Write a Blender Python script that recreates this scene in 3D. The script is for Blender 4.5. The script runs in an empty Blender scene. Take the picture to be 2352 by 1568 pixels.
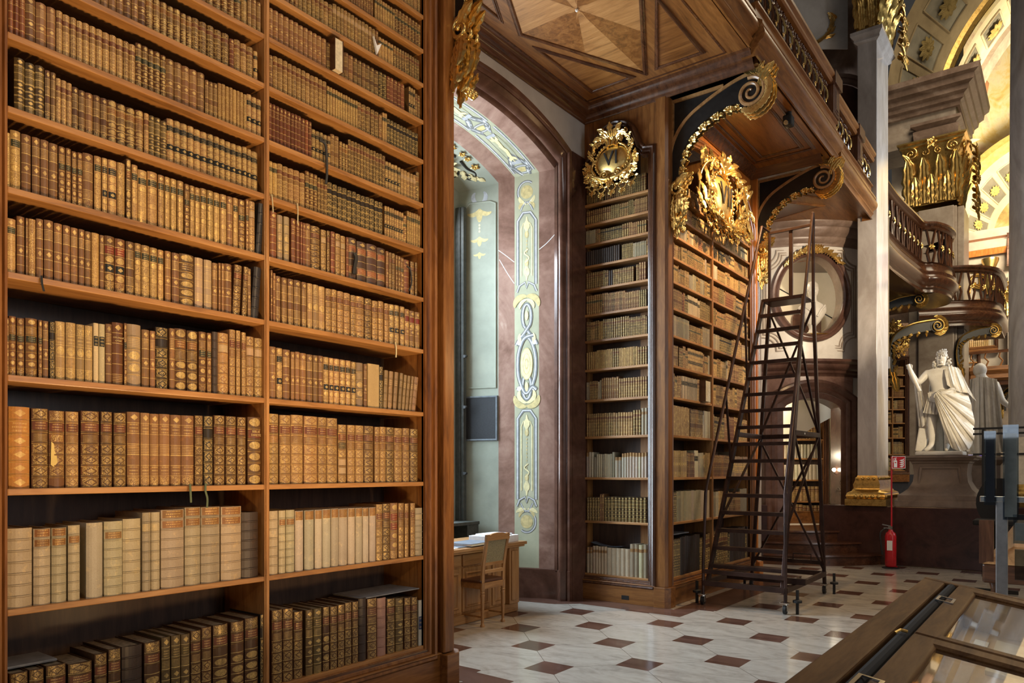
import bpy, math, random
from mathutils import Vector, Matrix
S = bpy.context.scene
COL = S.collection
PI = math.pi
R = random.Random(7)

# ------------------------------------------------------------------ camera
cam = bpy.data.cameras.new('camera'); cam_o = bpy.data.objects.new('camera', cam); COL.objects.link(cam_o)
cam.sensor_width = 36.0; cam.lens = 1690.0 / 2352.0 * 36.0
cam.shift_y = 297.0 / 2352.0
cam.clip_start = 0.1; cam.clip_end = 200
cam_o.location = (0, 0, 1.6); cam_o.rotation_euler = (PI / 2, 0, math.radians(37.054))
cam.dof.use_dof = True; cam.dof.focus_distance = 7.0; cam.dof.aperture_fstop = 11.0
S.camera = cam_o

# ------------------------------------------------------------------ world, exposure, lights
S.view_settings.view_transform = 'Standard'; S.view_settings.look = 'None'
S.view_settings.gamma = 1.0; S.view_settings.use_curve_mapping = False
S.view_settings.exposure = 0.15
W = bpy.data.worlds.new('hall_air'); S.world = W; W.use_nodes = True
W.node_tree.nodes['Background'].inputs[0].default_value = (0.95, 0.90, 0.84, 1)
W.node_tree.nodes['Background'].inputs[1].default_value = 0.035
cy = S.cycles
cy.max_bounces = 6; cy.diffuse_bounces = 3; cy.glossy_bounces = 3; cy.transmission_bounces = 4
cy.transparent_max_bounces = 6; cy.caustics_reflective = False; cy.caustics_refractive = False
cy.sample_clamp_indirect = 4.0; cy.use_denoising = True
cy.use_adaptive_sampling = True; cy.adaptive_threshold = 0.02

WARM = (1.0, 0.64, 0.30); COOL = (0.84, 0.92, 1.0)
def area(name, loc, target, sx, sy, power, color, spread=PI):
    l = bpy.data.lights.new(name, 'AREA'); l.shape = 'RECTANGLE'; l.size = sx; l.size_y = sy
    l.energy = power; l.color = color; l.spread = spread
    o = bpy.data.objects.new(name, l); COL.objects.link(o); o.location = loc
    o.rotation_euler = (Vector(target) - Vector(loc)).to_track_quat('-Z', 'Y').to_euler(); return o
def point(name, loc, power, color, r=0.05):
    l = bpy.data.lights.new(name, 'POINT'); l.energy = power; l.color = color; l.shadow_soft_size = r
    o = bpy.data.objects.new(name, l); COL.objects.link(o); o.location = loc; return o
def spot(name, loc, target, power, color, deg, r=0.08, blend=0.6):
    l = bpy.data.lights.new(name, 'SPOT'); l.energy = power; l.color = color; l.shadow_soft_size = r
    l.spot_size = math.radians(deg); l.spot_blend = blend
    o = bpy.data.objects.new(name, l); COL.objects.link(o); o.location = loc
    o.rotation_euler = (Vector(target) - Vector(loc)).to_track_quat('-Z', 'Y').to_euler(); return o

area('window_daylight', (-6.75, 6.1, 3.2), (-3.0, 6.1, 2.2), 1.7, 3.6, 560, COOL)
area('opposite_window_daylight', (7.5, 4.5, 3.6), (-3.8, 6.5, 2.4), 2.4, 4.2, 135, (0.95, 0.95, 0.97))
area('rear_window_daylight', (-1.5, -4.0, 4.0), (-3.5, 7.0, 2.5), 2.4, 3.6, 42, COOL)
for y_, p_ in ((1.35, 21), (2.75, 25), (3.75, 13)):
    area('floor_flood', (-1.55, y_, 0.28), (-3.77, y_ + 0.1, 3.5), 0.5, 0.25, p_, WARM, 1.75)
spot('upper_shelf_fill', (1.6, 1.6, 4.4), (-3.77, 2.3, 3.1), 330, WARM, 74, 0.25, 1.0)  # added frontal fill for the upper shelves
area('gallery_lamps', (1.0, 10.0, 3.4), (-3.77, 9.4, 3.3), 2.4, 0.3, 42, WARM)
spot('gallery_spot', (-2.72, 9.30, 5.80), (-3.77, 9.5, 4.5), 460, WARM, 130, 0.05, 0.9)
area('overhead_fill', (2.2, 4.5, 9.5), (0.2, 5.0, 0.0), 3.0, 5.0, 130, (1.0, 0.92, 0.82))  # added overhead fill for the floor and the display case
area('oval_dome_light', (1.2, 19.5, 15.5), (0.5, 21.5, 0), 6.0, 6.0, 800, (1.0, 0.84, 0.60))
spot('statue_spot', (1.6, 9.6, 4.3), (-1.65, 14.2, 2.8), 900, (1.0, 0.80, 0.50), 18, 0.06, 0.5)
spot('portal_spot', (1.2, 9.0, 4.6), (-3.6, 13.9, 4.9), 1500, (1.0, 0.80, 0.56), 32, 0.1, 0.8)
area('fresco_light', (1.5, 29.0, 11.2), (-0.5, 34.0, 14.0), 4.0, 2.0, 1600, (1.0, 0.84, 0.55))
area('far_wing_light', (2.5, 31.0, 6.0), (-2.5, 36.0, 5.0), 4.0, 2.0, 230, (1.0, 0.85, 0.62))
area('pier_light', (2.6, 18.0, 7.6), (-2.8, 23.0, 7.0), 2.0, 1.0, 230, (1.0, 0.82, 0.56))
area('pilaster_window', (5.5, 15.5, 6.5), (-2.6, 14.4, 6.0), 1.6, 3.4, 160, COOL, 1.2)

# ------------------------------------------------------------------ materials
MATS = {}
class NT:
    def __init__(s, name):
        m = bpy.data.materials.new(name); m.use_nodes = True; s.m = m; s.t = m.node_tree
        s.b = s.t.nodes['Principled BSDF']; MATS[name] = m
    def n(s, typ, **kw):
        nd = s.t.nodes.new(typ)
        for k, v in kw.items():
            if k.startswith('i_'):
                key = k[2:]; key = int(key) if key.isdigit() else key.replace('_', ' ')
                nd.inputs[key].default_value = v
            else: setattr(nd, k, v)
        return nd
    def l(s, a, b): s.t.links.new(a, b)
    def set(s, **kw):
        for k, v in kw.items(): s.b.inputs[k.replace('_', ' ')].default_value = v
    def math(s, op, a, b=None, c=None, clamp=False):
        nd = s.t.nodes.new('ShaderNodeMath'); nd.operation = op; nd.use_clamp = clamp
        for i, x in enumerate((a, b, c)):
            if x is None: continue
            if isinstance(x, (int, float)): nd.inputs[i].default_value = x
            else: s.l(x, nd.inputs[i])
        return nd.outputs[0]
    def mix(s, f, a, b, blend='MIX'):
        nd = s.t.nodes.new('ShaderNodeMix'); nd.data_type = 'RGBA'; nd.blend_type = blend
        for x, idx in ((f, 0), (a, 6), (b, 7)):
            if isinstance(x, (int, float)): nd.inputs[idx].default_value = x
            elif isinstance(x, tuple): nd.inputs[idx].default_value = x if len(x) == 4 else (*x, 1)
            else: s.l(x, nd.inputs[idx])
        return nd.outputs[2]
    def ramp(s, fac, stops):
        nd = s.t.nodes.new('ShaderNodeValToRGB'); e = nd.color_ramp.elements
        while len(e) < len(stops): e.new(0.5)
        for el, (p, c) in zip(e, stops): el.position = p; el.color = (*c, 1)
        s.l(fac, nd.inputs[0]); return nd.outputs[0]
    def bump(s, h, strength=0.2, dist=0.01):
        nd = s.n('ShaderNodeBump'); nd.inputs['Strength'].default_value = strength; nd.inputs['Distance'].default_value = dist
        s.l(h, nd.inputs['Height']); s.l(nd.outputs[0], s.b.inputs['Normal'])
    def pos(s): return s.n('ShaderNodeNewGeometry').outputs['Position']
    def mapped(s, vec, scale, rot=(0, 0, 0)):
        nd = s.n('ShaderNodeMapping'); nd.inputs['Scale'].default_value = scale; nd.inputs['Rotation'].default_value = rot
        s.l(vec, nd.inputs['Vector']); return nd.outputs[0]
    def noise(s, vec, scale=5, detail=4, rough=0.55, dist=0.0):
        nd = s.n('ShaderNodeTexNoise'); nd.inputs['Scale'].default_value = scale; nd.inputs['Detail'].default_value = detail
        nd.inputs['Roughness'].default_value = rough; nd.inputs['Distortion'].default_value = dist
        if vec is not None: s.l(vec, nd.inputs['Vector'])
        return nd.outputs[0]

def wood(name, axis, dark, mid, light, rough=0.36, figure=1.0):
    t = NT(name); sc = {'x': (0.7, 7, 7), 'y': (7, 0.7, 7), 'z': (7, 7, 0.7)}[axis]
    p = t.pos(); v = t.mapped(p, sc)
    a = t.noise(v, 2.2, 6, 0.6, 0.8); b = t.noise(t.mapped(p, tuple(q * 5 for q in sc)), 3.0, 3, 0.6)
    c = t.math('ADD', t.math('MULTIPLY', a, 0.75), t.math('MULTIPLY', b, 0.25))
    col = t.ramp(c, [(0.30, dark), (0.48, mid), (0.68, light)])
    t.l(col, t.b.inputs['Base Color']); t.set(Roughness=rough, Coat_Weight=0.25, Coat_Roughness=0.22)
    t.bump(b, 0.08, 0.004); return t.m
WD = ((0.070, 0.024, 0.006), (0.185, 0.070, 0.017), (0.30, 0.130, 0.036))
for ax in 'xyz': wood('walnut_' + ax, ax, *WD)
for ax in 'xyz': wood('shelf_' + ax, ax, (0.16, 0.066, 0.018), (0.33, 0.150, 0.043), (0.46, 0.235, 0.080), 0.5)
for ax in 'xyz': wood('dark_' + ax, ax, (0.028, 0.010, 0.005), (0.075, 0.028, 0.012), (0.13, 0.052, 0.022), 0.26)
wood('oak_z', 'z', (0.17, 0.078, 0.026), (0.33, 0.165, 0.058), (0.45, 0.25, 0.10), 0.42)
wood('oak_y', 'y', (0.17, 0.078, 0.026), (0.33, 0.165, 0.058), (0.45, 0.25, 0.10), 0.42)
wood('cherry_z', 'z', (0.30, 0.085, 0.014), (0.47, 0.155, 0.028), (0.60, 0.23, 0.05), 0.38)
wood('case_wood', 'y', (0.045, 0.018, 0.006), (0.105, 0.048, 0.016), (0.165, 0.083, 0.030), 0.5)
MATS['case_wood'].node_tree.nodes['Principled BSDF'].inputs['Coat Weight'].default_value = 0.0; MATS['case_wood'].node_tree.nodes['Principled BSDF'].inputs['Specular IOR Level'].default_value = 0.12
wood('backboard', 'z', (0.030, 0.015, 0.009), (0.055, 0.028, 0.017), (0.085, 0.045, 0.027), 0.7)
def gilt(name, base, deep, rough):
    t = NT(name); p = t.pos(); n = t.noise(p, 38, 4); m = t.noise(p, 9, 3)
    c = t.ramp(t.math('ADD', t.math('MULTIPLY', n, 0.5), t.math('MULTIPLY', m, 0.5)), [(0.34, deep), (0.54, base)])
    t.l(c, t.b.inputs['Base Color']); t.set(Metallic=0.92, Roughness=rough); t.bump(n, 0.25, 0.006); return t.m
gilt('gold', (0.90, 0.62, 0.22), (0.55, 0.32, 0.08), 0.26)
gilt('gold_plate', (0.74, 0.52, 0.19), (0.52, 0.34, 0.11), 0.34)
gilt('gold_old', (0.62, 0.40, 0.12), (0.30, 0.18, 0.05), 0.34)
def marble(name, stops, vein=None, scale=1.6, rough=0.22, stretch=(1, 1, 1)):
    t = NT(name); p = t.mapped(t.pos(), stretch); a = t.noise(p, scale, 7, 0.62, 1.3)
    f = t.noise(p, scale * 9, 4, 0.6)
    c = t.ramp(t.math('ADD', t.math('MULTIPLY', a, 0.8), t.math('MULTIPLY', f, 0.2)), stops)
    if vein:
        w = t.noise(p, scale * 0.8, 5, 0.5, 0.6)
        k = t.math('SUBTRACT', 1.0, t.math('MULTIPLY', t.math('ABSOLUTE', t.math('SUBTRACT', w, 0.565)), 260.0), clamp=True)
        c = t.mix(t.math('MULTIPLY', k, 0.55), c, vein)
    t.l(c, t.b.inputs['Base Color']); t.set(Roughness=rough); return t.m
marble('red_marble', [(0.30, (0.115, 0.058, 0.040)), (0.48, (0.230, 0.130, 0.098)), (0.62, (0.33, 0.205, 0.16)), (0.75, (0.55, 0.43, 0.34))], None, 1.3, 0.25)
marble('dark_marble', [(0.34, (0.050, 0.022, 0.014)), (0.52, (0.105, 0.050, 0.034)), (0.70, (0.18, 0.095, 0.066))], None, 1.1, 0.14)
marble('portal_marble', [(0.34, (0.060, 0.028, 0.019)), (0.52, (0.115, 0.057, 0.040)), (0.70, (0.18, 0.098, 0.070))], None, 1.1, 0.27)
marble('plinth_marble', [(0.34, (0.026, 0.010, 0.008)), (0.60, (0.060, 0.024, 0.019))], None, 2.0, 0.2)
marble('grey_marble', [(0.34, (0.33, 0.29, 0.26)), (0.50, (0.44, 0.40, 0.37)), (0.68, (0.58, 0.54, 0.51))], None, 1.5, 0.16, (1, 1, 0.35))
marble('beige_marble', [(0.34, (0.27, 0.21, 0.165)), (0.52, (0.38, 0.31, 0.25)), (0.70, (0.48, 0.41, 0.345))], None, 1.3, 0.3)
marble('brown_stone', [(0.34, (0.12, 0.078, 0.056)), (0.52, (0.20, 0.135, 0.102)), (0.72, (0.36, 0.275, 0.225))], None, 1.2, 0.35)
marble('pedestal_stone', [(0.34, (0.14, 0.10, 0.075)), (0.60, (0.25, 0.185, 0.14))], None, 1.6, 0.4)
marble('white_marble', [(0.30, (0.60, 0.55, 0.47)), (0.55, (0.78, 0.74, 0.66))], None, 2.5, 0.4)
marble('cream_panel', [(0.30, (0.60, 0.55, 0.49)), (0.60, (0.78, 0.74, 0.68))], None, 1.5, 0.35)
def plaster(name, a, b, scale=2.0, rough=0.75):
    t = NT(name); n = t.noise(t.pos(), scale, 6, 0.6)
    t.l(t.ramp(n, [(0.35, a), (0.65, b)]), t.b.inputs['Base Color']); t.set(Roughness=rough); t.bump(n, 0.06, 0.004); return t.m
plaster('plaster_green', (0.235, 0.255, 0.205), (0.325, 0.345, 0.275))
plaster('plaster_moss', (0.32, 0.33, 0.225), (0.43, 0.43, 0.30))
plaster('plaster_warm', (0.46, 0.39, 0.33), (0.58, 0.51, 0.44))
plaster('plaster_grey', (0.40, 0.385, 0.375), (0.52, 0.50, 0.485))
plaster('plaster_white', (0.72, 0.66, 0.54), (0.80, 0.74, 0.62))
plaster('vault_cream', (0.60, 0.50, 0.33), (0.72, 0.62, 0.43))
plaster('vault_dim', (0.22, 0.165, 0.09), (0.30, 0.23, 0.13))  # dimness of the nearer arch put into the plaster colour
plaster('rosette_dim', (0.17, 0.12, 0.035), (0.26, 0.185, 0.06), 6)  # rosettes of the dim arch, shade put into their colour
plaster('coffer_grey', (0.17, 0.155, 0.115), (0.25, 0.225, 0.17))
plaster('ochre_paint', (0.50, 0.36, 0.10), (0.66, 0.50, 0.18), 6)
def flat(name, col, rough=0.5, metal=0.0, var=0.0, scale=20, **kw):
    t = NT(name)
    if var:
        n = t.noise(t.pos(), scale, 4); a = tuple(c * (1 - var) for c in col); b = tuple(min(1, c * (1 + var)) for c in col)
        t.l(t.ramp(n, [(0.35, a), (0.65, b)]), t.b.inputs['Base Color'])
    else: t.b.inputs['Base Color'].default_value = (*col, 1)
    t.set(Roughness=rough, Metallic=metal, **kw); return t.m
flat('paint_white', (0.74, 0.76, 0.76), 0.7, var=0.1)
flat('paint_grey', (0.36, 0.375, 0.40), 0.7, var=0.15)
flat('paint_shade', (0.155, 0.16, 0.155), 0.7, var=0.15)
flat('paint_ochre', (0.52, 0.43, 0.20), 0.7, var=0.2)
flat('paint_yellow', (0.68, 0.61, 0.34), 0.7, var=0.12)
flat('paint_brown', (0.27, 0.20, 0.10), 0.7, var=0.2)
flat('black_lacquer', (0.010, 0.0095, 0.009), 0.42, var=0.3)
flat('black_paint', (0.010, 0.009, 0.008), 0.5)
flat('black_board', (0.018, 0.019, 0.022), 0.75, var=0.2, scale=60)
flat('board_frame', (0.13, 0.15, 0.17), 0.45, var=0.2)
flat('shutter', (0.052, 0.054, 0.047), 0.5, var=0.25)
flat('ladder_metal', (0.055, 0.030, 0.024), 0.34, 0.55, var=0.35, scale=6)
flat('rubber', (0.012, 0.012, 0.012), 0.6)
flat('chrome', (0.62, 0.63, 0.62), 0.2, 1.0)
flat('steel_post', (0.40, 0.41, 0.42), 0.35, 0.7, var=0.1)
flat('red_enamel', (0.50, 0.012, 0.018), 0.3, var=0.1)
flat('sign_white', (0.82, 0.82, 0.80), 0.5)
flat('paper', (0.78, 0.80, 0.84), 0.7, var=0.05)
flat('paper_cream', (0.66, 0.60, 0.47), 0.8, var=0.1)
flat('folder_blue', (0.10, 0.115, 0.145), 0.6, var=0.15)
flat('folder_grey', (0.17, 0.18, 0.205), 0.7, var=0.15)
flat('felt_black', (0.010, 0.010, 0.011), 0.9)
flat('case_lining', (0.50, 0.38, 0.25), 0.85, var=0.08)
flat('cane', (0.24, 0.20, 0.11), 0.7, var=0.25, scale=90)
flat('leather_seat', (0.075, 0.026, 0.013), 0.38, var=0.2)
flat('page_edge', (0.17, 0.135, 0.092), 0.85, var=0.35, scale=45)
flat('page_pale', (0.62, 0.55, 0.40), 0.85, var=0.15, scale=60)
flat('tie_dark', (0.022, 0.022, 0.022), 0.6)
flat('tie_cream', (0.55, 0.47, 0.28), 0.7)
flat('tie_green', (0.10, 0.13, 0.07), 0.7)
flat('gilt_letter', (0.62, 0.46, 0.19), 0.45, 0.2)
flat('navy_cloth', (0.030, 0.032, 0.045), 0.7, var=0.1)
flat('skin_fresco', (0.36, 0.17, 0.08), 0.7)
def glow(name, col, strength):
    t = NT(name); t.b.inputs['Base Color'].default_value = (*col, 1)
    t.b.inputs['Emission Color'].default_value = (*col, 1); t.b.inputs['Emission Strength'].default_value = strength; return t.m
glow('lamp_glow', (1.0, 0.86, 0.62), 22)
glow('screen_glow', (0.62, 0.60, 1.0), 1.3)
glow('screen_violet', (0.20, 0.10, 0.55), 1.0)
glow('sky_glow', (0.80, 0.90, 1.0), 5.0)
def glass(name, tint, refl=0.12):
    t = NT(name); o = t.t.nodes['Material Output']; tr = t.n('ShaderNodeBsdfTransparent'); tr.inputs[0].default_value = (*tint, 1)
    g = t.n('ShaderNodeBsdfGlossy'); g.inputs['Roughness'].default_value = 0.03
    ge = t.n('ShaderNodeNewGeometry'); vm = t.n('ShaderNodeVectorMath', operation='DOT_PRODUCT'); t.l(ge.outputs['Incoming'], vm.inputs[0]); t.l(ge.outputs['Normal'], vm.inputs[1])
    mx = t.n('ShaderNodeMixShader'); f = t.math('POWER', t.math('SUBTRACT', 1.0, t.math('ABSOLUTE', vm.outputs['Value'])), 5.0)
    f = t.math('ADD', t.math('MULTIPLY', f, 0.9), 0.035 + refl, clamp=True)
    t.l(f, mx.inputs[0]); t.l(tr.outputs[0], mx.inputs[1]); t.l(g.outputs[0], mx.inputs[2]); t.l(mx.outputs[0], o.inputs['Surface']); return t.m
glass('case_glass', (0.90, 0.89, 0.86), 0.0)
glass('acrylic', (0.70, 0.76, 0.82), 0.06)
glass('window_glass', (0.9, 0.95, 0.98), 0.03)
# fresco on the dome and walls: loose painted fields, ochre, rose and pale sky
t = NT('fresco'); p = t.pos(); a = t.noise(p, 0.55, 5, 0.6, 1.2); b = t.noise(p, 1.7, 5, 0.65, 1.0)
c = t.ramp(t.math('ADD', t.math('MULTIPLY', a, 0.6), t.math('MULTIPLY', b, 0.4)), [(0.30, (0.36, 0.22, 0.10)), (0.42, (0.74, 0.55, 0.20)), (0.52, (0.80, 0.70, 0.46)), (0.62, (0.66, 0.46, 0.34)), (0.72, (0.60, 0.60, 0.62))])
t.l(c, t.b.inputs['Base Color']); t.set(Roughness=0.8)
# floor: pale clipped slabs, dark red squares, hairline joints
t = NT('floor_stone'); p = t.pos(); sp = t.n('ShaderNodeSeparateXYZ'); t.l(p, sp.inputs[0])
P0 = 1.083; ox, oy = -3.909, 5.50
def lat(o1, o2):
    fx = t.math('SUBTRACT', t.math('FRACT', t.math('ADD', t.math('DIVIDE', t.math('SUBTRACT', sp.outputs[0], ox + o1), P0), 100.5)), 0.5)
    fy = t.math('SUBTRACT', t.math('FRACT', t.math('ADD', t.math('DIVIDE', t.math('SUBTRACT', sp.outputs[1], oy + o2), P0), 100.5)), 0.5)
    return t.math('MAXIMUM', t.math('ABSOLUTE', fx), t.math('ABSOLUTE', fy)), fx, fy
m1, fx, fy = lat(0, 0); m2, fx2, fy2 = lat(P0 / 2, P0 / 2)
sq = t.math('LESS_THAN', t.math('MINIMUM', m1, m2), 0.138)
j1 = t.math('LESS_THAN', t.math('ABSOLUTE', t.math('SUBTRACT', t.math('ABSOLUTE', fx), t.math('ABSOLUTE', fy))), 0.0035)
n1 = t.noise(t.mapped(p, (1.2, 3.0, 1)), 1.6, 7, 0.65, 1.4); n2 = t.noise(p, 14, 4); n3 = t.noise(t.mapped(p, (1, 4, 1)), 2.0, 6, 0.6, 0.5)
slab = t.ramp(t.math('ADD', t.math('MULTIPLY', n1, 0.8), t.math('MULTIPLY', n2, 0.2)), [(0.34, (0.30, 0.27, 0.235)), (0.50, (0.43, 0.395, 0.345)), (0.68, (0.50, 0.465, 0.41))])
red = t.ramp(n3, [(0.35, (0.075, 0.036, 0.026)), (0.65, (0.135, 0.070, 0.052))])
col = t.mix(j1, slab, (0.15, 0.125, 0.10)); col = t.mix(sq, col, red)
t.l(col, t.b.inputs['Base Color']); t.l(t.math('ADD', t.math('MULTIPLY', n2, 0.14), 0.08), t.b.inputs['Roughness'])
t.bump(t.noise(p, 3.0, 3), 0.03, 0.01)
marble('floor_border', [(0.34, (0.085, 0.042, 0.030)), (0.62, (0.15, 0.080, 0.060))], None, 2.0, 0.2)

# book leather: tint and motif are stored on the faces, uv is one spine compartment
def leather(name):
    t = NT(name)
    at = t.n('ShaderNodeAttribute', attribute_name='tint'); mo = t.n('ShaderNodeAttribute', attribute_name='motif')
    uv = t.n('ShaderNodeUVMap'); sp = t.n('ShaderNodeSeparateXYZ'); t.l(uv.outputs[0], sp.inputs[0])
    u, v = sp.outputs[0], sp.outputs[1]; p = t.pos()
    n = t.noise(p, 26, 5, 0.65); fine = t.noise(p, 300, 3, 0.65); blot = t.noise(p, 7, 4, 0.6)
    def is_(k): return t.math('COMPARE', mo.outputs['Fac'], float(k), 0.25)
    cu = t.math('ABSOLUTE', t.math('SUBTRACT', u, 0.5)); cv = t.math('ABSOLUTE', t.math('SUBTRACT', v, 0.5))
    dia = t.math('ADD', t.math('DIVIDE', cu, 0.40), t.math('DIVIDE', cv, 0.44))
    rad = t.math('SQRT', t.math('ADD', t.math('POWER', cu, 2.0), t.math('POWER', cv, 2.0)))
    frame = t.math('MULTIPLY', t.math('LESS_THAN', cu, 0.43), t.math('LESS_THAN', cv, 0.45))
    ring = t.math('MULTIPLY', t.math('GREATER_THAN', dia, 0.66), t.math('LESS_THAN', dia, 0.95))
    g1 = t.math('MULTIPLY', frame, t.math('SUBTRACT', 1.0, ring)); g1 = t.math('MULTIPLY', g1, t.math('GREATER_THAN', fine, 0.49))
    g2 = t.math('MULTIPLY', t.math('LESS_THAN', rad, 0.31), t.math('GREATER_THAN', fine, 0.40))
    g3 = t.math('MULTIPLY', frame, t.math('GREATER_THAN', t.math('ADD', fine, t.math('MULTIPLY', n, 0.2)), 0.615))
    fr = t.math('FRACT', t.math('MULTIPLY', v, 6.0)); g4 = t.math('MULTIPLY', t.math('LESS_THAN', fr, 0.30), t.math('LESS_THAN', cu, 0.46))
    fr2 = t.math('FRACT', t.math('MULTIPLY', v, 3.0)); wv = t.n('ShaderNodeTexNoise'); wv.inputs['Scale'].default_value = 26
    cx = t.n('ShaderNodeCombineXYZ'); t.l(u, cx.inputs[0]); t.l(t.math('FLOOR', t.math('MULTIPLY', v, 3.0)), cx.inputs[1]); t.l(cx.outputs[0], wv.inputs['Vector'])
    g5 = t.math('MULTIPLY', t.math('MULTIPLY', t.math('GREATER_THAN', fr2, 0.35), t.math('LESS_THAN', fr2, 0.75)), t.math('MULTIPLY', t.math('LESS_THAN', cu, 0.36), t.math('GREATER_THAN', wv.outputs[0], 0.5)))
    g6 = t.math('MULTIPLY', t.math('LESS_THAN', t.math('ADD', t.math('MULTIPLY', cu, 1.0), cv), 0.30), t.math('GREATER_THAN', fine, 0.36))
    ov = t.math('ADD', t.math('POWER', t.math('DIVIDE', cu, 0.42), 2.0), t.math('POWER', t.math('DIVIDE', cv, 0.40), 2.0))
    g8 = t.math('MULTIPLY', t.math('LESS_THAN', ov, 1.0), t.math('GREATER_THAN', fine, 0.42))
    m = None
    for k, g in ((1, g1), (2, g2), (3, g3), (4, g4), (5, g5), (6, g6), (8, g8)):
        x = t.math('MULTIPLY', is_(k), g); m = x if m is None else t.math('ADD', m, x)
    m = t.math('ADD', m, t.math('MULTIPLY', is_(7), 0.85))
    wear = t.math('MULTIPLY', t.math('ADD', t.math('MULTIPLY', n, 2.0), -0.42), 1.0, clamp=True)
    m = t.math('MULTIPLY', m, wear, clamp=True)
    base = t.mix(t.math('MULTIPLY', blot, 0.55), at.outputs['Color'], (0.46, 0.36, 0.24), 'MULTIPLY')
    base = t.mix(t.math('MULTIPLY', t.math('GREATER_THAN', n, 0.60), 0.35), base, (1.0, 0.85, 0.62), 'SOFT_LIGHT')
    rub = t.math('MULTIPLY', t.math('LESS_THAN', fine, 0.42), 0.3); base = t.mix(rub, base, (0.3, 0.24, 0.17), 'MULTIPLY')
    t.l(t.mix(m, base, (0.78, 0.55, 0.20)), t.b.inputs['Base Color'])
    t.l(t.math('MULTIPLY', m, 0.55), t.b.inputs['Metallic']); t.l(t.math('SUBTRACT', 0.52, t.math('MULTIPLY', n, 0.2)), t.b.inputs['Roughness'])
    t.bump(n, 0.15, 0.003); return t.m
leather('book_leather')
def M(n): return MATS[n]

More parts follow.
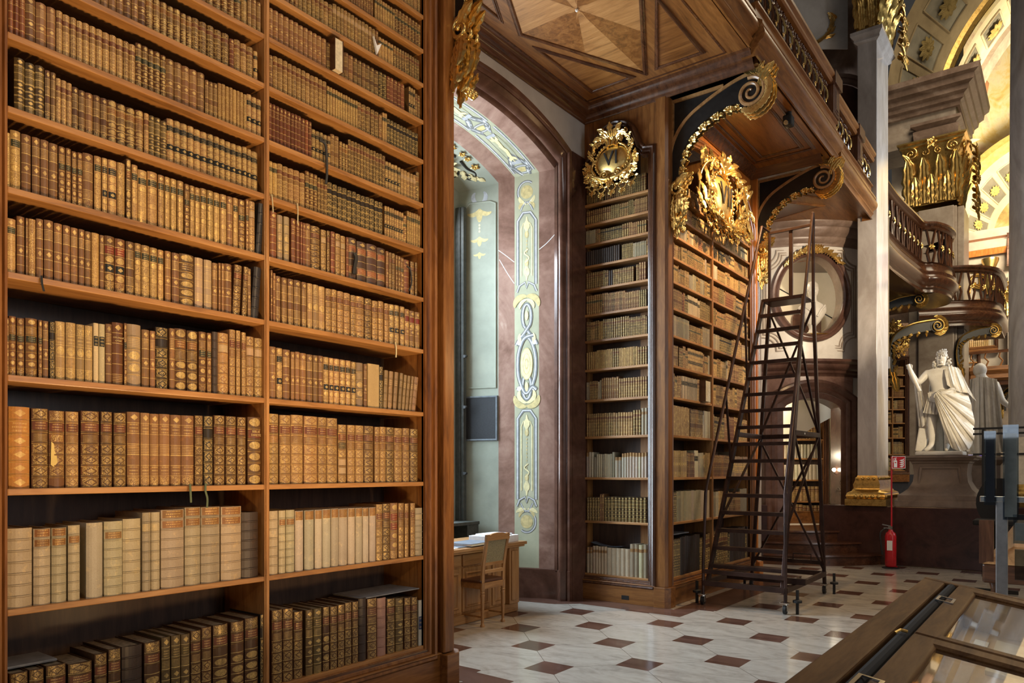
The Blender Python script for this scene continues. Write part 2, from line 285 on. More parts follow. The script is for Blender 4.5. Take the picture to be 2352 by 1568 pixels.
# ------------------------------------------------------------------ mesh helpers
class MB:
    def __init__(s): s.v = []; s.f = []; s.tint = None; s.uv = {}
    def add(s, vs, fs):
        o = len(s.v); s.v += [tuple(x) for x in vs]; s.f += [tuple(i + o for i in f) for f in fs]; return s
    def box(s, x0, x1, y0, y1, z0, z1):
        x0, x1 = min(x0, x1), max(x0, x1); y0, y1 = min(y0, y1), max(y0, y1); z0, z1 = min(z0, z1), max(z0, z1)
        return s.add([(x0, y0, z0), (x1, y0, z0), (x1, y1, z0), (x0, y1, z0), (x0, y0, z1), (x1, y0, z1), (x1, y1, z1), (x0, y1, z1)],
                     [(0, 3, 2, 1), (4, 5, 6, 7), (0, 1, 5, 4), (1, 2, 6, 5), (2, 3, 7, 6), (3, 0, 4, 7)])
    def fbox(s, F, u0, u1, n0, n1, z0, z1):
        c = [(u0, n0, z0), (u1, n0, z0), (u1, n1, z0), (u0, n1, z0), (u0, n0, z1), (u1, n0, z1), (u1, n1, z1), (u0, n1, z1)]
        return s.add([F(*q) for q in c], [(0, 3, 2, 1), (4, 5, 6, 7), (0, 1, 5, 4), (1, 2, 6, 5), (2, 3, 7, 6), (3, 0, 4, 7)])
    def grid(s, pts, closed_u=False, closed_v=False):
        nu = len(pts); nv = len(pts[0]); fs = []
        for i in range(nu if closed_u else nu - 1):
            for j in range(nv if closed_v else nv - 1):
                a = i * nv + j; b = ((i + 1) % nu) * nv + j; c = ((i + 1) % nu) * nv + (j + 1) % nv; d = i * nv + (j + 1) % nv
                fs.append((a, b, c, d))
        return s.add([p for r in pts for p in r], fs)
    def tube(s, path, rad, seg=8, closed=False, cap=True):
        path = [Vector(p) for p in path]; n = len(path); rs = rad if isinstance(rad, (list, tuple)) else [rad] * n
        rows = []; ref = None
        for i, p in enumerate(path):
            if closed: d = path[(i + 1) % n] - path[i - 1]
            else: d = path[min(i + 1, n - 1)] - path[max(i - 1, 0)]
            if d.length < 1e-9: d = Vector((0, 0, 1))
            d.normalize()
            if ref is None: ref = Vector((0, 0, 1)) if abs(d.z) < 0.9 else Vector((1, 0, 0))
            a = ref - d * ref.dot(d)
            if a.length < 1e-5: a = d.orthogonal()
            a.normalize(); b = d.cross(a); ref = a
            rows.append([p + (a * math.cos(2 * PI * k / seg) + b * math.sin(2 * PI * k / seg)) * rs[i] for k in range(seg)])
        s.grid(rows, closed, True)
        if cap and not closed:
            o = len(s.v) - n * seg; s.f.append(tuple(o + k for k in reversed(range(seg)))); s.f.append(tuple(o + (n - 1) * seg + k for k in range(seg)))
        return s
    def bar(s, a, b, w, h=None, up=(0, 0, 1)):
        a = Vector(a); b = Vector(b); d = (b - a).normalized(); h = h or w; u = Vector(up)
        if abs(d.dot(u)) > 0.98: u = Vector((0, 1, 0))
        x = d.cross(u).normalized(); y = x.cross(d)
        c = [a + x * i * w / 2 + y * j * h / 2 for i, j in ((-1, -1), (1, -1), (1, 1), (-1, 1))]; e = [q + (b - a) for q in c]
        return s.add(c + e, [(3, 2, 1, 0), (4, 5, 6, 7), (0, 1, 5, 4), (1, 2, 6, 5), (2, 3, 7, 6), (3, 0, 4, 7)])
    def lathe(s, prof, c=(0, 0, 0), seg=24, axis=None, arc=2 * PI, start=0):
        rows = []; full = abs(arc - 2 * PI) < 1e-6; k = seg if full else seg + 1
        for r, z in prof: rows.append([(c[0] + r * math.cos(start + arc * i / seg), c[1] + r * math.sin(start + arc * i / seg), c[2] + z) for i in range(k)])
        s.grid(rows, False, full); return s
    def prism(s, poly, F, n0, n1):
        k = len(poly); s.add([F(a, n0, b) for a, b in poly] + [F(a, n1, b) for a, b in poly],
            [tuple(reversed(range(k))), tuple(range(k, 2 * k))] + [(i, (i + 1) % k, k + (i + 1) % k, k + i) for i in range(k)]); return s
    def sweep(s, path, prof, F, closed=False):
        """path: 2d points (u,z); prof: (offset in plane, offset along n); F(u,n,z) -> world"""
        n = len(path); rows = []
        for i in range(n):
            p = Vector(path[i])
            if closed: a = Vector(path[i - 1]); b = Vector(path[(i + 1) % n])
            else: a = Vector(path[max(i - 1, 0)]); b = Vector(path[min(i + 1, n - 1)])
            d1 = (p - a); d2 = (b - p)
            if d1.length < 1e-9: d1 = d2
            if d2.length < 1e-9: d2 = d1
            d1.normalize(); d2.normalize(); n1 = Vector((-d1.y, d1.x)); n2 = Vector((-d2.y, d2.x)); m = n1 + n2
            if m.length < 1e-6: m = n1
            m.normalize(); k = 1 / max(0.35, m.dot(n1))
            rows.append([F(p.x + m.x * o * k, h, p.y + m.y * o * k) for o, h in prof])
        s.grid(rows, closed, False); return s
    def ball(s, c, r, seg=8, rings=6, sx=1, sy=1, sz=1):
        rows = []
        for i in range(rings + 1):
            a = PI * i / rings; rows.append([(c[0] + r * sx * math.sin(a) * math.cos(2 * PI * j / seg), c[1] + r * sy * math.sin(a) * math.sin(2 * PI * j / seg), c[2] - r * sz * math.cos(a)) for j in range(seg)])
        return s.grid(rows, False, True)
    def build(s, name, mat, parent=None, smooth=None, bevel=0, loc=None, subsurf=0):
        me = bpy.data.meshes.new(name); L = Vector(loc) if loc else Vector((0, 0, 0))
        pl = Vector(parent['_w']) if parent is not None and '_w' in parent else Vector((0, 0, 0))
        me.from_pydata([tuple(Vector(p) - L) if loc else tuple(Vector(p) - pl) for p in s.v], [], s.f); me.update()
        o = bpy.data.objects.new(name, me); COL.objects.link(o); me.materials.append(M(mat) if isinstance(mat, str) else mat)
        if loc: o.location = L if parent is None else L - pl
        if parent is not None: o.parent = parent
        o['_w'] = list(L) if loc else list(pl)
        if smooth is not None:
            me.polygons.foreach_set('use_smooth', [True] * len(me.polygons))
            if smooth < 180: me.set_sharp_from_angle(angle=math.radians(smooth))
        if bevel:
            b = o.modifiers.new('bevel', 'BEVEL'); b.width = bevel; b.segments = 2; b.limit_method = 'ANGLE'; b.angle_limit = math.radians(50)
        if subsurf:
            b = o.modifiers.new('sub', 'SUBSURF'); b.levels = subsurf; b.render_levels = subsurf
        return o
def tag(o, label, cat, group=None):
    o['label'] = label; o['category'] = cat
    if group: o['group'] = group
    return o
def thing(name, label, cat, loc=(0, 0, 0), group=None):
    o = bpy.data.objects.new(name, None); COL.objects.link(o); o.location = loc; o['_w'] = list(loc); o.empty_display_size = 0.1
    return tag(o, label, cat, group)
def struct(o): o['kind'] = 'structure'; return o
def stuff(o, label, cat): o['kind'] = 'stuff'; return tag(o, label, cat)
# frames: F(u, n, z) -> world
def FX(x, sgn=1): return lambda u, n, z: (x + n * sgn, u, z)      # plane facing +x (or -x)
def FY(y): return lambda u, n, z: (u, y - n, z)                    # plane facing -y (towards the camera side)
def FG(o, U, N, Zv=(0, 0, 1)):
    o = Vector(o); U = Vector(U).normalized(); N = Vector(N).normalized(); Zv = Vector(Zv)
    return lambda u, n, z: tuple(o + U * u + N * n + Zv * z)
def arc(c, r, a0, a1, n, ry=None):
    ry = ry or r
    return [(c[0] + r * math.cos(math.radians(a0 + (a1 - a0) * i / n)), c[1] + ry * math.sin(math.radians(a0 + (a1 - a0) * i / n))) for i in range(n + 1)]
def smoothpath(pts, k=6):
    """Catmull-Rom through 2d or 3d points"""
    P = [Vector(p) for p in pts]; out = []
    for i in range(len(P) - 1):
        a = P[max(i - 1, 0)]; b = P[i]; c = P[i + 1]; d = P[min(i + 2, len(P) - 1)]
        for j in range(k):
            t = j / k; out.append(tuple(0.5 * ((2 * b) + (c - a) * t + (2 * a - 5 * b + 4 * c - d) * t * t + (3 * b - a - 3 * c + d) * t ** 3)))
    out.append(tuple(P[-1])); return out
# ------------------------------------------------------------------ books
SH = [0.32, 0.98, 1.52, 2.03, 2.49, 2.87, 3.23, 3.56, 3.88, 4.17, 4.44, 4.69, 4.94]
ROWS = {
'L0': '1279,74,366:d 1357,61,366:d 1427,86,369:d 1522,108,357:d 1640,59,382:d 1705,61,393:e 1770,103,392:K 1884,84,392:e 1972,48,404:h 2025,52,404:h 2079,50,401:h 2134,60,410:d 2197,59,418:d 2266,91,418:e 2376,83,418:e 2465,88,426:e 2562,38,435:k',
'R0': '2645,75,445:d 2722,75,442:d 2800,68,412:d 2888,56,410:h 2949,66,409:h 3019,55,410:e 3078,60,404:d 3140,58,406:d 3200,59,412:d 3262,53,409:d 3319,69,421:K 3396,87,409:d 3487,81,400:P 3576,79,384:d 3660,77,376:h 3745,66,368:d 3815,63,362:d 3885,36,332:y',
'L1': '1270,100,360:v 1374,73,352:2 1449,66,352:2 1520,54,360:1 1602,78,367:w 1685,90,369:1 1775,91,377:v 1871,45,405:q 1917,47,405:q 1971,127,414:2 2102,90,422:2 2194,114,420:2 2314,128,417:2 2443,110,380:K',
'R1': '2621,68,380:v 2691,49,380:1 2744,63,381:1 2810,61,372:t 2881,73,372:t 2958,57,372:t 3019,66,374:t 3087,62,375:t 3151,74,372:t 3227,62,372:t 3292,59,372:t 3353,54,370:t 3413,60,370:t 3475,60,389:D 3537,70,392:d 3609,72,393:R 3685,56,390:D 3745,40,385:D 3804,49,386:D 3858,89,349:q',
'L2': '1274,86,370:o 1366,71,368:d 1438,69,362:x 1509,59,362:D 1578,86,370:d 1668,56,372:d 1730,62,370:d 1796,65,379:L 1862,48,378:L 1911,48,376:L 1961,57,378:L 2020,60,377:L 2082,72,378:L 2156,48,382:d 2208,56,383:k 2270,68,390:d 2342,67,389:d 2413,57,388:d 2483,88,393:B',
'R2': '2620,72,421:D 2699,81,418:D 2781,90,424:D 2876,105,422:D 2983,69,421:D 3053,87,420:D 3145,69,382:X 3222,67,383:D 3292,73,384:D 3367,86,385:d 3459,48,382:D 3509,57,385:D 3568,77,385:d 3647,79,383:D 3728,70,386:D 3802,83,384:d',
'L3': '1263,11,254:f 1274,28,265:f 1304,32,262:f 1340,49,268:f 1391,18,266:f 1410,25,265:l 1438,24,266:k 1464,43,273:p 1509,45,275:p 1555,38,273:p 1594,36,273:p 1632,25,291:V 1658,29,291:V 1689,31,296:l 1722,54,310:C 1777,15,313:f 1796,70,314:u 1868,39,296:l 1909,29,295:l 1941,68,321:k 2013,30,324:l 2044,65,330:E 2112,62,328:E 2179,43,332:f 2225,28,331:f 2257,36,343:K 2294,65,344:T 2362,38,372:D 2403,29,372:D 2438,29,367:D 2469,53,349:T 2524,54,347:T',
'R3': '2627,43,311:l 2673,43,309:b 2719,53,306:l 2775,29,298:l 2807,35,303:l 2845,46,300:l 2894,47,298:l 2942,39,298:l 2983,38,300:l 3022,45,298:b 3068,36,297:b 3106,48,297:b 3156,47,297:b 3204,45,297:b 3251,41,294:b 3296,61,294:u 3359,31,291:l 3392,105,299:c 3501,34,290:k 3537,39,267:n 3580,42,265:n 3628,40,264:n 3676,35,263:n 3713,32,254:n 3747,33,252:n 3782,29,252:n 3813,47,250:n',
'L4': '1262,40,242:m 1304,33,262:l 1339,11,261:l 1351,31,263:g 1383,30,272:l 1416,40,276:l 1458,36,272:l 1496,33,272:l 1530,33,270:l 1565,28,271:l 1594,28,268:l 1624,36,270:g 1661,22,267:l 1685,49,272:r 1735,50,270:r 1788,42,269:s 1831,33,270:m 1866,43,269:m 1910,39,267:m 1950,32,265:m 1989,33,268:l 2027,42,268:l 2071,83,276:S 2156,48,273:z 2209,47,273:z 2257,33,266:l 2293,15,272:l 2311,19,274:l 2332,46,279:l 2381,55,286:d 2439,37,287:d 2477,22,281:l 2500,59,301:N',
'R4': '2630,15,306:l 2648,17,292:l 2667,36,280:s 2709,42,279:s 2754,43,281:s 2800,52,283:s 2855,39,282:s 2898,41,283:p 2941,44,284:p 2986,50,282:p 3041,46,279:D 3088,43,282:D 3136,51,281:D 3189,55,280:D 3247,47,276:D 3296,73,279:D 3371,64,278:d 3437,54,274:D 3493,50,281:D 3549,44,276:D 3595,48,278:b 3645,46,281:b 3700,45,281:b 3747,46,271:j 3796,51,267:j 3851,50,267:j',
'L5': '1263,15,243:g 1279,42,263:m 1323,40,261:l 1366,34,262:l 1401,35,263:l 1437,38,260:l 1477,30,258:f 1508,24,260:f 1534,24,254:f 1559,25,257:f 1585,48,266:s 1636,34,268:m 1672,27,270:b 1701,43,272:b 1745,39,273:g 1788,25,303:E 1816,31,285:m 1848,47,271:m 1898,52,279:m 1952,33,277:m 1987,29,277:m 2018,35,278:m 2056,36,279:m 2096,29,274:f 2126,28,274:m 2155,30,273:m 2187,38,279:m 2227,38,280:m 2266,37,279:m 2306,40,282:m 2347,37,282:l 2385,32,285:m 2420,42,286:f 2465,21,299:f 2487,40,296:T 2530,47,302:N',
'R5': '2630,46,278:i 2679,38,270:u 2725,40,273:u 2778,35,276:i 2815,27,271:i 2844,18,270:i 2863,20,270:i 2884,38,273:l 2927,73,272:d 3003,43,266:T 3048,25,270:d 3081,36,274:i 3119,41,271:T 3162,41,267:T 3207,20,268:i 3229,71,274:Q 3304,84,268:Q 3390,93,273:Q 3485,75,269:Q 3562,26,261:l 3590,28,259:d 3620,31,260:d 3653,23,255:f 3679,23,254:f 3704,33,249:f 3739,54,244:i 3802,42,244:d 3847,24,246:d'}
DK = (0.105, 0.050, 0.022); TAN = (0.27, 0.150, 0.068); BR = (0.19, 0.088, 0.036); GOL = (0.36, 0.215, 0.085)
VEL = (0.41, 0.345, 0.235); WHT = (0.52, 0.465, 0.37); BLK = (0.028, 0.020, 0.015); RED = (0.21, 0.035, 0.022); RUS = (0.20, 0.072, 0.034)
LBR = (0.16, 0.055, 0.03); LTA = (0.25, 0.115, 0.04); LBK = (0.018, 0.019, 0.020); LGR = (0.035, 0.042, 0.03); LPA = (0.50, 0.35, 0.20)
# code: (description, leather, compartments, raised bands, motif per compartment, {compartment: (label colour, motif)})
ST = {
 'd': ('dark calf book with gilt diamond panels', DK, 7, 1, [1, 0, 0, 1, 1, 1, 1], {1: (LBR, 5), 2: (DK, 4)}),
 'D': ('tan calf book with stamped diamond panels', TAN, 7, 1, [1, 0, 0, 1, 1, 1, 1], {1: (LBR, 5), 2: (BR, 4)}),
 'e': ('dark brown book with gilt arabesque panels', DK, 7, 1, [3, 0, 0, 8, 8, 8, 3], {1: (LBR, 5)}),
 'h': ('olive brown book with small gilt lozenges', (0.125, 0.085, 0.035), 7, 1, [6, 0, 4, 6, 6, 6, 4], {1: ((0.13, 0.09, 0.035), 5)}),
 'K': ('plain blackish book with raised bands', (0.055, 0.036, 0.028), 7, 1, [0] * 7, {}),
 'k': ('black book with bright gilt diamond panels', BLK, 6, 1, [1, 0, 1, 1, 1, 1], {1: (BLK, 0)}),
 'P': ('faded pinkish brown book with raised bands', (0.34, 0.205, 0.155), 6, 1, [0] * 6, {}),
 'y': ('slim white paper booklet with blue label', (0.62, 0.62, 0.60), 3, 0, [0] * 3, {1: ((0.03, 0.055, 0.15), 5)}),
 'v': ('plain ivory vellum folio with raised bands', VEL, 7, 1, [0] * 7, {}),
 '2': ('ivory vellum folio with two tan labels', VEL, 8, 1, [0] * 8, {0: (LTA, 5), 1: (LTA, 5)}),
 '1': ('vellum book with one brown title label', (0.43, 0.365, 0.255), 8, 1, [0] * 8, {1: ((0.25, 0.125, 0.05), 5)}),
 'q': ('glossy mottled vellum book with raised bands', (0.40, 0.345, 0.23), 8, 1, [0, 4, 0, 0, 0, 0, 0, 0], {}),
 'w': ('smooth limp vellum folio without any label', (0.46, 0.41, 0.31), 2, 0, [0, 0], {}),
 't': ('smooth white vellum book with tan top label', WHT, 6, 0, [0] * 6, {0: (LTA, 4)}),
 'R': ('tan ornate book with two red labels', TAN, 6, 1, [2, 0, 0, 2, 2, 3], {1: (RED, 5), 2: (RED, 5)}),
 'x': ('torn calf folio with bare orange patch', BR, 7, 1, [3, 0, 0, 1, 1, 1, 0], {1: (LBR, 5), 2: (LTA, 3)}),
 'X': ('tan book with peeled diamond panels', TAN, 7, 1, [1, 0, 0, 1, 0, 0, 1], {1: (LBR, 5), 2: (BLK, 4), 4: (LPA, 0), 5: (LPA, 0)}),
 'o': ('tall smooth orange tan leather folio', (0.46, 0.215, 0.058), 6, 1, [6, 5, 6, 6, 6, 6], {}),
 'L': ('brown calf book with paired gilt lines', (0.26, 0.135, 0.06), 7, 0, [6, 5, 0, 4, 0, 5, 3], {}),
 'l': ('brown calf book with thin gilt lines', (0.235, 0.122, 0.055), 6, 0, [6, 4, 0, 6, 0, 0], {}),
 'B': ('dark book titled BIBLIE SWIETE, gilt ovals', DK, 6, 1, [8, 0, 8, 8, 8, 8], {1: (LBR, 0)}),
 'f': ('brown book with round gilt stamps', BR, 7, 1, [2, 4, 0, 2, 2, 2, 3], {2: (LGR, 5)}),
 'p': ('pale tan book with gilt rosette panels', (0.36, 0.235, 0.11), 5, 0, [3, 5, 8, 0, 3], {}),
 'V': ('narrow vellum book with black label', (0.60, 0.50, 0.31), 5, 0, [0] * 5, {1: (LBK, 5)}),
 'C': ('red-brown book titled COLONNE OPERE', (0.17, 0.066, 0.028), 6, 0, [6, 0, 0, 0, 0, 4], {}),
 'u': ('faded grey tan book with worn gilding', (0.30, 0.225, 0.145), 5, 1, [0, 4, 8, 8, 0], {}),
 'E': ('dark book with gilt arabesque medallions', (0.13, 0.065, 0.03), 6, 1, [8, 0, 4, 8, 8, 8], {1: (LTA, 5)}),
 'T': ('tan diamond-stamped book with pale label', TAN, 6, 1, [1, 0, 4, 1, 1, 1], {1: (LPA, 0)}),
 'b': ('tan book with two black labels', (0.33, 0.195, 0.09), 7, 0, [8, 0, 8, 8, 0, 8, 3], {1: (LBK, 5), 4: (LBK, 6)}),
 'c': ('wide smooth cream cloth book', (0.58, 0.43, 0.215), 1, 0, [0], {}),
 'n': ('leaning tan book with raised bands', (0.29, 0.19, 0.10), 5, 1, [0, 5, 0, 0, 0], {}),
 'm': ('golden marbled book with dark green label', GOL, 7, 0, [6, 0, 8, 3, 8, 3, 3], {1: (LGR, 5)}),
 'g': ('slim book densely covered in gilding', (0.34, 0.20, 0.075), 6, 0, [3] * 6, {}),
 'r': ('brown book with red and black labels', BR, 6, 0, [6, 0, 8, 0, 8, 3], {1: (RED, 5), 3: (LBK, 6)}),
 's': ('brown book with many gilt rules', (0.17, 0.088, 0.04), 6, 0, [6, 4, 4, 0, 4, 3], {}),
 'S': ('wide dark book with five gilt cartouches', (0.14, 0.072, 0.032), 6, 1, [8, 5, 8, 8, 8, 8], {}),
 'z': ('worn pinkish book with pale rubbed spine', (0.42, 0.29, 0.20), 7, 0, [4, 5, 4, 4, 0, 4, 0], {}),
 'N': ('leaning black leather book with raised bands', (0.030, 0.030, 0.034), 5, 1, [0] * 5, {}),
 'j': ('tan book with faded red label', TAN, 6, 0, [6, 0, 8, 6, 0, 3], {1: (RED, 0)}),
 'i': ('reddish brown book with gilt title', RUS, 6, 0, [6, 5, 0, 0, 0, 0], {}),
 'Q': ('thick dark book with two red bands', (0.085, 0.046, 0.032), 6, 0, [6, 0, 0, 0, 0, 0], {1: ((0.25, 0.06, 0.032), 4), 4: ((0.25, 0.06, 0.032), 4)}),
}
class BK:
    def __init__(s): s.v = []; s.f = []; s.t = []; s.m = []; s.uv = []
    def quad(s, P, tint, motif, uv=None):
        o = len(s.v); s.v += P; s.f.append(tuple(range(o, o + len(P)))); s.t.append(tint); s.m.append(motif)
        s.uv += uv or [(0.5, 0.02)] * len(P)
    def build(s, name, parent=None, loc=None):
        me = bpy.data.meshes.new(name); L = Vector(loc) if loc else Vector(parent['_w'])
        me.from_pydata([tuple(Vector(p) - L) for p in s.v], [], s.f); me.update()
        a = me.attributes.new('tint', 'FLOAT_COLOR', 'FACE'); a.data.foreach_set('color', [c for t in s.t for c in (*t, 1.0)])
        a = me.attributes.new('motif', 'FLOAT', 'FACE'); a.data.foreach_set('value', [float(x) for x in s.m])
        u = me.uv_layers.new(name='UVMap'); u.data.foreach_set('uv', [c for q in s.uv for c in q])
        me.materials.append(M('book_leather')); me.polygons.foreach_set('use_smooth', [True] * len(me.polygons)); me.set_sharp_from_angle(angle=math.radians(38))
        o = bpy.data.objects.new(name, me); COL.objects.link(o)
        if loc: o.location = L
        if parent is not None: o.parent = parent
        o['_w'] = list(L); return o
def jit(c, r, a=0.16):
    k = 1 + r.uniform(-a, a); return tuple(max(0.004, min(0.9, x * k * (1 + r.uniform(-0.05, 0.05)))) for x in c)
def book_shape(T, w, h, depth, style, r, k=6, simple=False, lean=0.0):
    """T(u, n, z) -> world; spine faces +n. Returns binding, page block and label meshes"""
    desc, col, nc, raised, motifs, labels = ST[style]
    col = jit(col, r, 0.38 if simple else 0.2); bul = (min(0.014, 0.20 * w) if not simple else min(0.014, 0.30 * w)) if style not in 'c' else 0.003
    ca, sa = math.cos(lean), math.sin(lean)
    def P(u, n, z):
        return T(u * ca + z * sa, n, -u * sa + z * ca + (w * sa if lean > 0 else 0))
    bnd = BK(); labs = []
    us = [i / k for i in range(k + 1)]
    def arcp(u, off): return bul * (1 - (2 * u - 1) ** 2) + off * (1 - abs(2 * u - 1) ** 3) - bul
    bw = 0.012 if raised else 0.0035
    bw = min(bw, h / nc * 0.2); edge = [h * (1 - i / nc) for i in range(nc + 1)]
    edges = [h] + [e + (0.0 if i else 0) for i, e in enumerate(edge[1:-1])] + [0.0]
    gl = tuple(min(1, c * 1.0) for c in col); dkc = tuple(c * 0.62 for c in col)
    for i in range(nc):
        z1 = edges[i] - (bw / 2 if i else 0.0); z0 = edges[i + 1] + (bw / 2 if i < nc - 1 else 0.0)
        m = motifs[i]; tint = col
        if i in labels and simple: tint, m = labels[i]
        for a in range(k):
            u0, u1 = us[a], us[a + 1]
            bnd.quad([P(u0 * w, arcp(u0, 0), z0), P(u1 * w, arcp(u1, 0), z0), P(u1 * w, arcp(u1, 0), z1), P(u0 * w, arcp(u0, 0), z1)], tint, m, [(u0, 0), (u1, 0), (u1, 1), (u0, 1)])
        if i in labels and not simple:
            lb = BK(); lt, lm = labels[i]; lt = jit(lt, r, 0.1); mz = (z1 - z0) * 0.06; o = 0.0009
            for a in range(k):
                u0 = 0.05 + 0.9 * us[a]; u1 = 0.05 + 0.9 * us[a + 1]
                lb.quad([P(u0 * w, arcp(u0, o), z0 + mz), P(u1 * w, arcp(u1, o), z0 + mz), P(u1 * w, arcp(u1, o), z1 - mz), P(u0 * w, arcp(u0, o), z1 - mz)], lt, lm, [(us[a], 0), (us[a + 1], 0), (us[a + 1], 1), (us[a], 1)])
            labs.append(lb)
        if i < nc - 1:
            zc = edges[i + 1]; rr = min(0.005, 0.09 * w) if raised else 0.0
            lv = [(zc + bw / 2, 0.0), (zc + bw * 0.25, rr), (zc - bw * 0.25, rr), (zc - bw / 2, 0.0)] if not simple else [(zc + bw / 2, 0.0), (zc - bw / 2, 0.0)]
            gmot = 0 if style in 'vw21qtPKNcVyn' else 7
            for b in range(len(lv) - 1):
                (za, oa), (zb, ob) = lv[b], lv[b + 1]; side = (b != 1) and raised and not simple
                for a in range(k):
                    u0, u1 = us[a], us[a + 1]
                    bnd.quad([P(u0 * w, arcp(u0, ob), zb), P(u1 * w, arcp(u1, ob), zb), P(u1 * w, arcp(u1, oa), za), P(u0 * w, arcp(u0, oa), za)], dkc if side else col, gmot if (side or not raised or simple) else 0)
    bt = min(0.004, w * 0.16); n0, n1 = -depth, -bul
    def bx(u0, u1, na, nb, za, zb, tgt, tint):
        c = [P(u0, na, za), P(u1, na, za), P(u1, nb, za), P(u0, nb, za), P(u0, na, zb), P(u1, na, zb), P(u1, nb, zb), P(u0, nb, zb)]
        for q in ((0, 3, 2, 1), (4, 5, 6, 7), (0, 1, 5, 4), (1, 2, 6, 5), (2, 3, 7, 6), (3, 0, 4, 7)): tgt.quad([c[i] for i in q], tint, 0)
    top = [P(u * w, arcp(u, 0), h) for u in us]
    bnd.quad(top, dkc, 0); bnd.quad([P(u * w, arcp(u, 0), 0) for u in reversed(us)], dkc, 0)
    pages = None
    if simple:
        bx(0, w, n0, n1, 0, h, bnd, dkc)
    else:
        bx(0, bt, n0, n1, 0, h, bnd, col); bx(w - bt, w, n0, n1, 0, h, bnd, col); bx(bt, w - bt, n1 - 0.004, n1, 0, h, bnd, col)
        pages = MB(); c = [P(bt, n0 + 0.006, 0.004), P(w - bt, n0 + 0.006, 0.004), P(w - bt, n1 - 0.004, 0.004), P(bt, n1 - 0.004, 0.004), P(bt, n0 + 0.006, h - 0.006), P(w - bt, n0 + 0.006, h - 0.006), P(w - bt, n1 - 0.004, h - 0.006), P(bt, n1 - 0.004, h - 0.006)]
        pages.add(c, [(0, 3, 2, 1), (4, 5, 6, 7), (0, 1, 5, 4), (1, 2, 6, 5), (2, 3, 7, 6), (3, 0, 4, 7)])
    return bnd, pages, labs
ORD = 'first second third fourth fifth sixth seventh eighth ninth tenth eleventh twelfth thirteenth fourteenth fifteenth sixteenth seventeenth eighteenth nineteenth twentieth twenty-first twenty-second twenty-third twenty-fourth twenty-fifth twenty-sixth twenty-seventh twenty-eighth twenty-ninth thirtieth thirty-first thirty-second thirty-third thirty-fourth thirty-fifth thirty-sixth thirty-seventh thirty-eighth thirty-ninth fortieth'.split()
SHN = ['lowest shelf', 'second shelf up', 'third shelf up', 'fourth shelf up', 'fifth shelf up', 'sixth shelf up']
XS = -3.785
def text_on(body, P, size, mat, parent, name, ext=0.0006, align='CENTER', rot=None):
    cu = bpy.data.curves.new(name, 'FONT'); cu.body = body; cu.size = size; cu.align_x = align; cu.align_y = 'CENTER'; cu.extrude = ext; cu.resolution_u = 3
    o = bpy.data.objects.new(name, cu); COL.objects.link(o); dg = bpy.context.evaluated_depsgraph_get()
    me = bpy.data.meshes.new_from_object(o.evaluated_get(dg)); bpy.data.objects.remove(o); bpy.data.curves.remove(cu)
    ob = bpy.data.objects.new(name, me); COL.objects.link(ob); me.materials.clear(); me.materials.append(M(mat))
    L = Vector(parent['_w']) if parent else Vector((0, 0, 0))
    me.transform(Matrix.LocRotScale(Vector(P) - L, rot or Matrix(((0, 0, 1), (1, 0, 0), (0, 1, 0))).to_quaternion(), None))
    if parent: ob.parent = parent; ob['_w'] = list(L)
    return ob
def book(y, w, z, h, style, r, label, group, lean=0.0, x=XS):
    T = lambda u, n, zz: (x + n, y + u, z + zz)
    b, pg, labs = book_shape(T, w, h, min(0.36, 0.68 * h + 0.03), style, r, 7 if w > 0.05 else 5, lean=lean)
    o = b.build('book', loc=(x, y, z)); tag(o, label, 'book', group)
    pg.build('page_block', 'page_edge', o)
    for lb in labs: lb.build('title_label', o)
    if style == 'B':
        for i, s in enumerate(('BIBLIE', 'SWIETE')): text_on(s, (x + 0.0022, y + w * 0.52, z + h * (0.785 - 0.052 * i)), 0.0195, 'gilt_letter', o, 'spine_lettering')
    if style == 'C':
        for i, s in enumerate(('COLONNE', 'OPERE')): text_on(s, (x + 0.0012, y + w * 0.5, z + h * (0.755 - 0.05 * i)), 0.0105, 'gilt_letter', o, 'spine_lettering')
    if style == 'x':
        q = MB(); sp = [(0.02, 0.30), (0.25, 0.27), (0.5, 0.33), (0.44, 0.43), (0.30, 0.47), (0.24, 0.57), (0.06, 0.60)]
        q.prism([(y + a * w * 0.9 + 0.002, z + c * h) for a, c in sp], FX(x), -0.006, 0.0012); q.build('bare_patch', 'ochre_paint', o)
    return o
def near_books():
    r = random.Random(21)
    for key, row in ROWS.items():
        side = 'left' if key[0] == 'L' else 'right'; k = int(key[1])
        for i, b in enumerate(row.split()):
            dim, st = b.split(':'); y, w, h = (int(q) / 1000 for q in dim.split(','))
            lab = '%s, %s from left, %s, %s bay' % (ST[st][0], ORD[i], SHN[k], side)
            lean = 0.0
            if st == 'n': lean = 0.035 + 0.012 * (y - 3.5) / 0.04; w *= 0.9; h *= 1.01
            if st == 'N': lean = 0.075; w *= 0.86
            if key == 'L4' and st == 'd': lean = 0.05; w *= 0.9
            book(y + 0.0012, w - 0.0024, SH[k], h, st, r, lab, 'books on the %s of the near bookcase' % SHN[k], lean)
near_books()
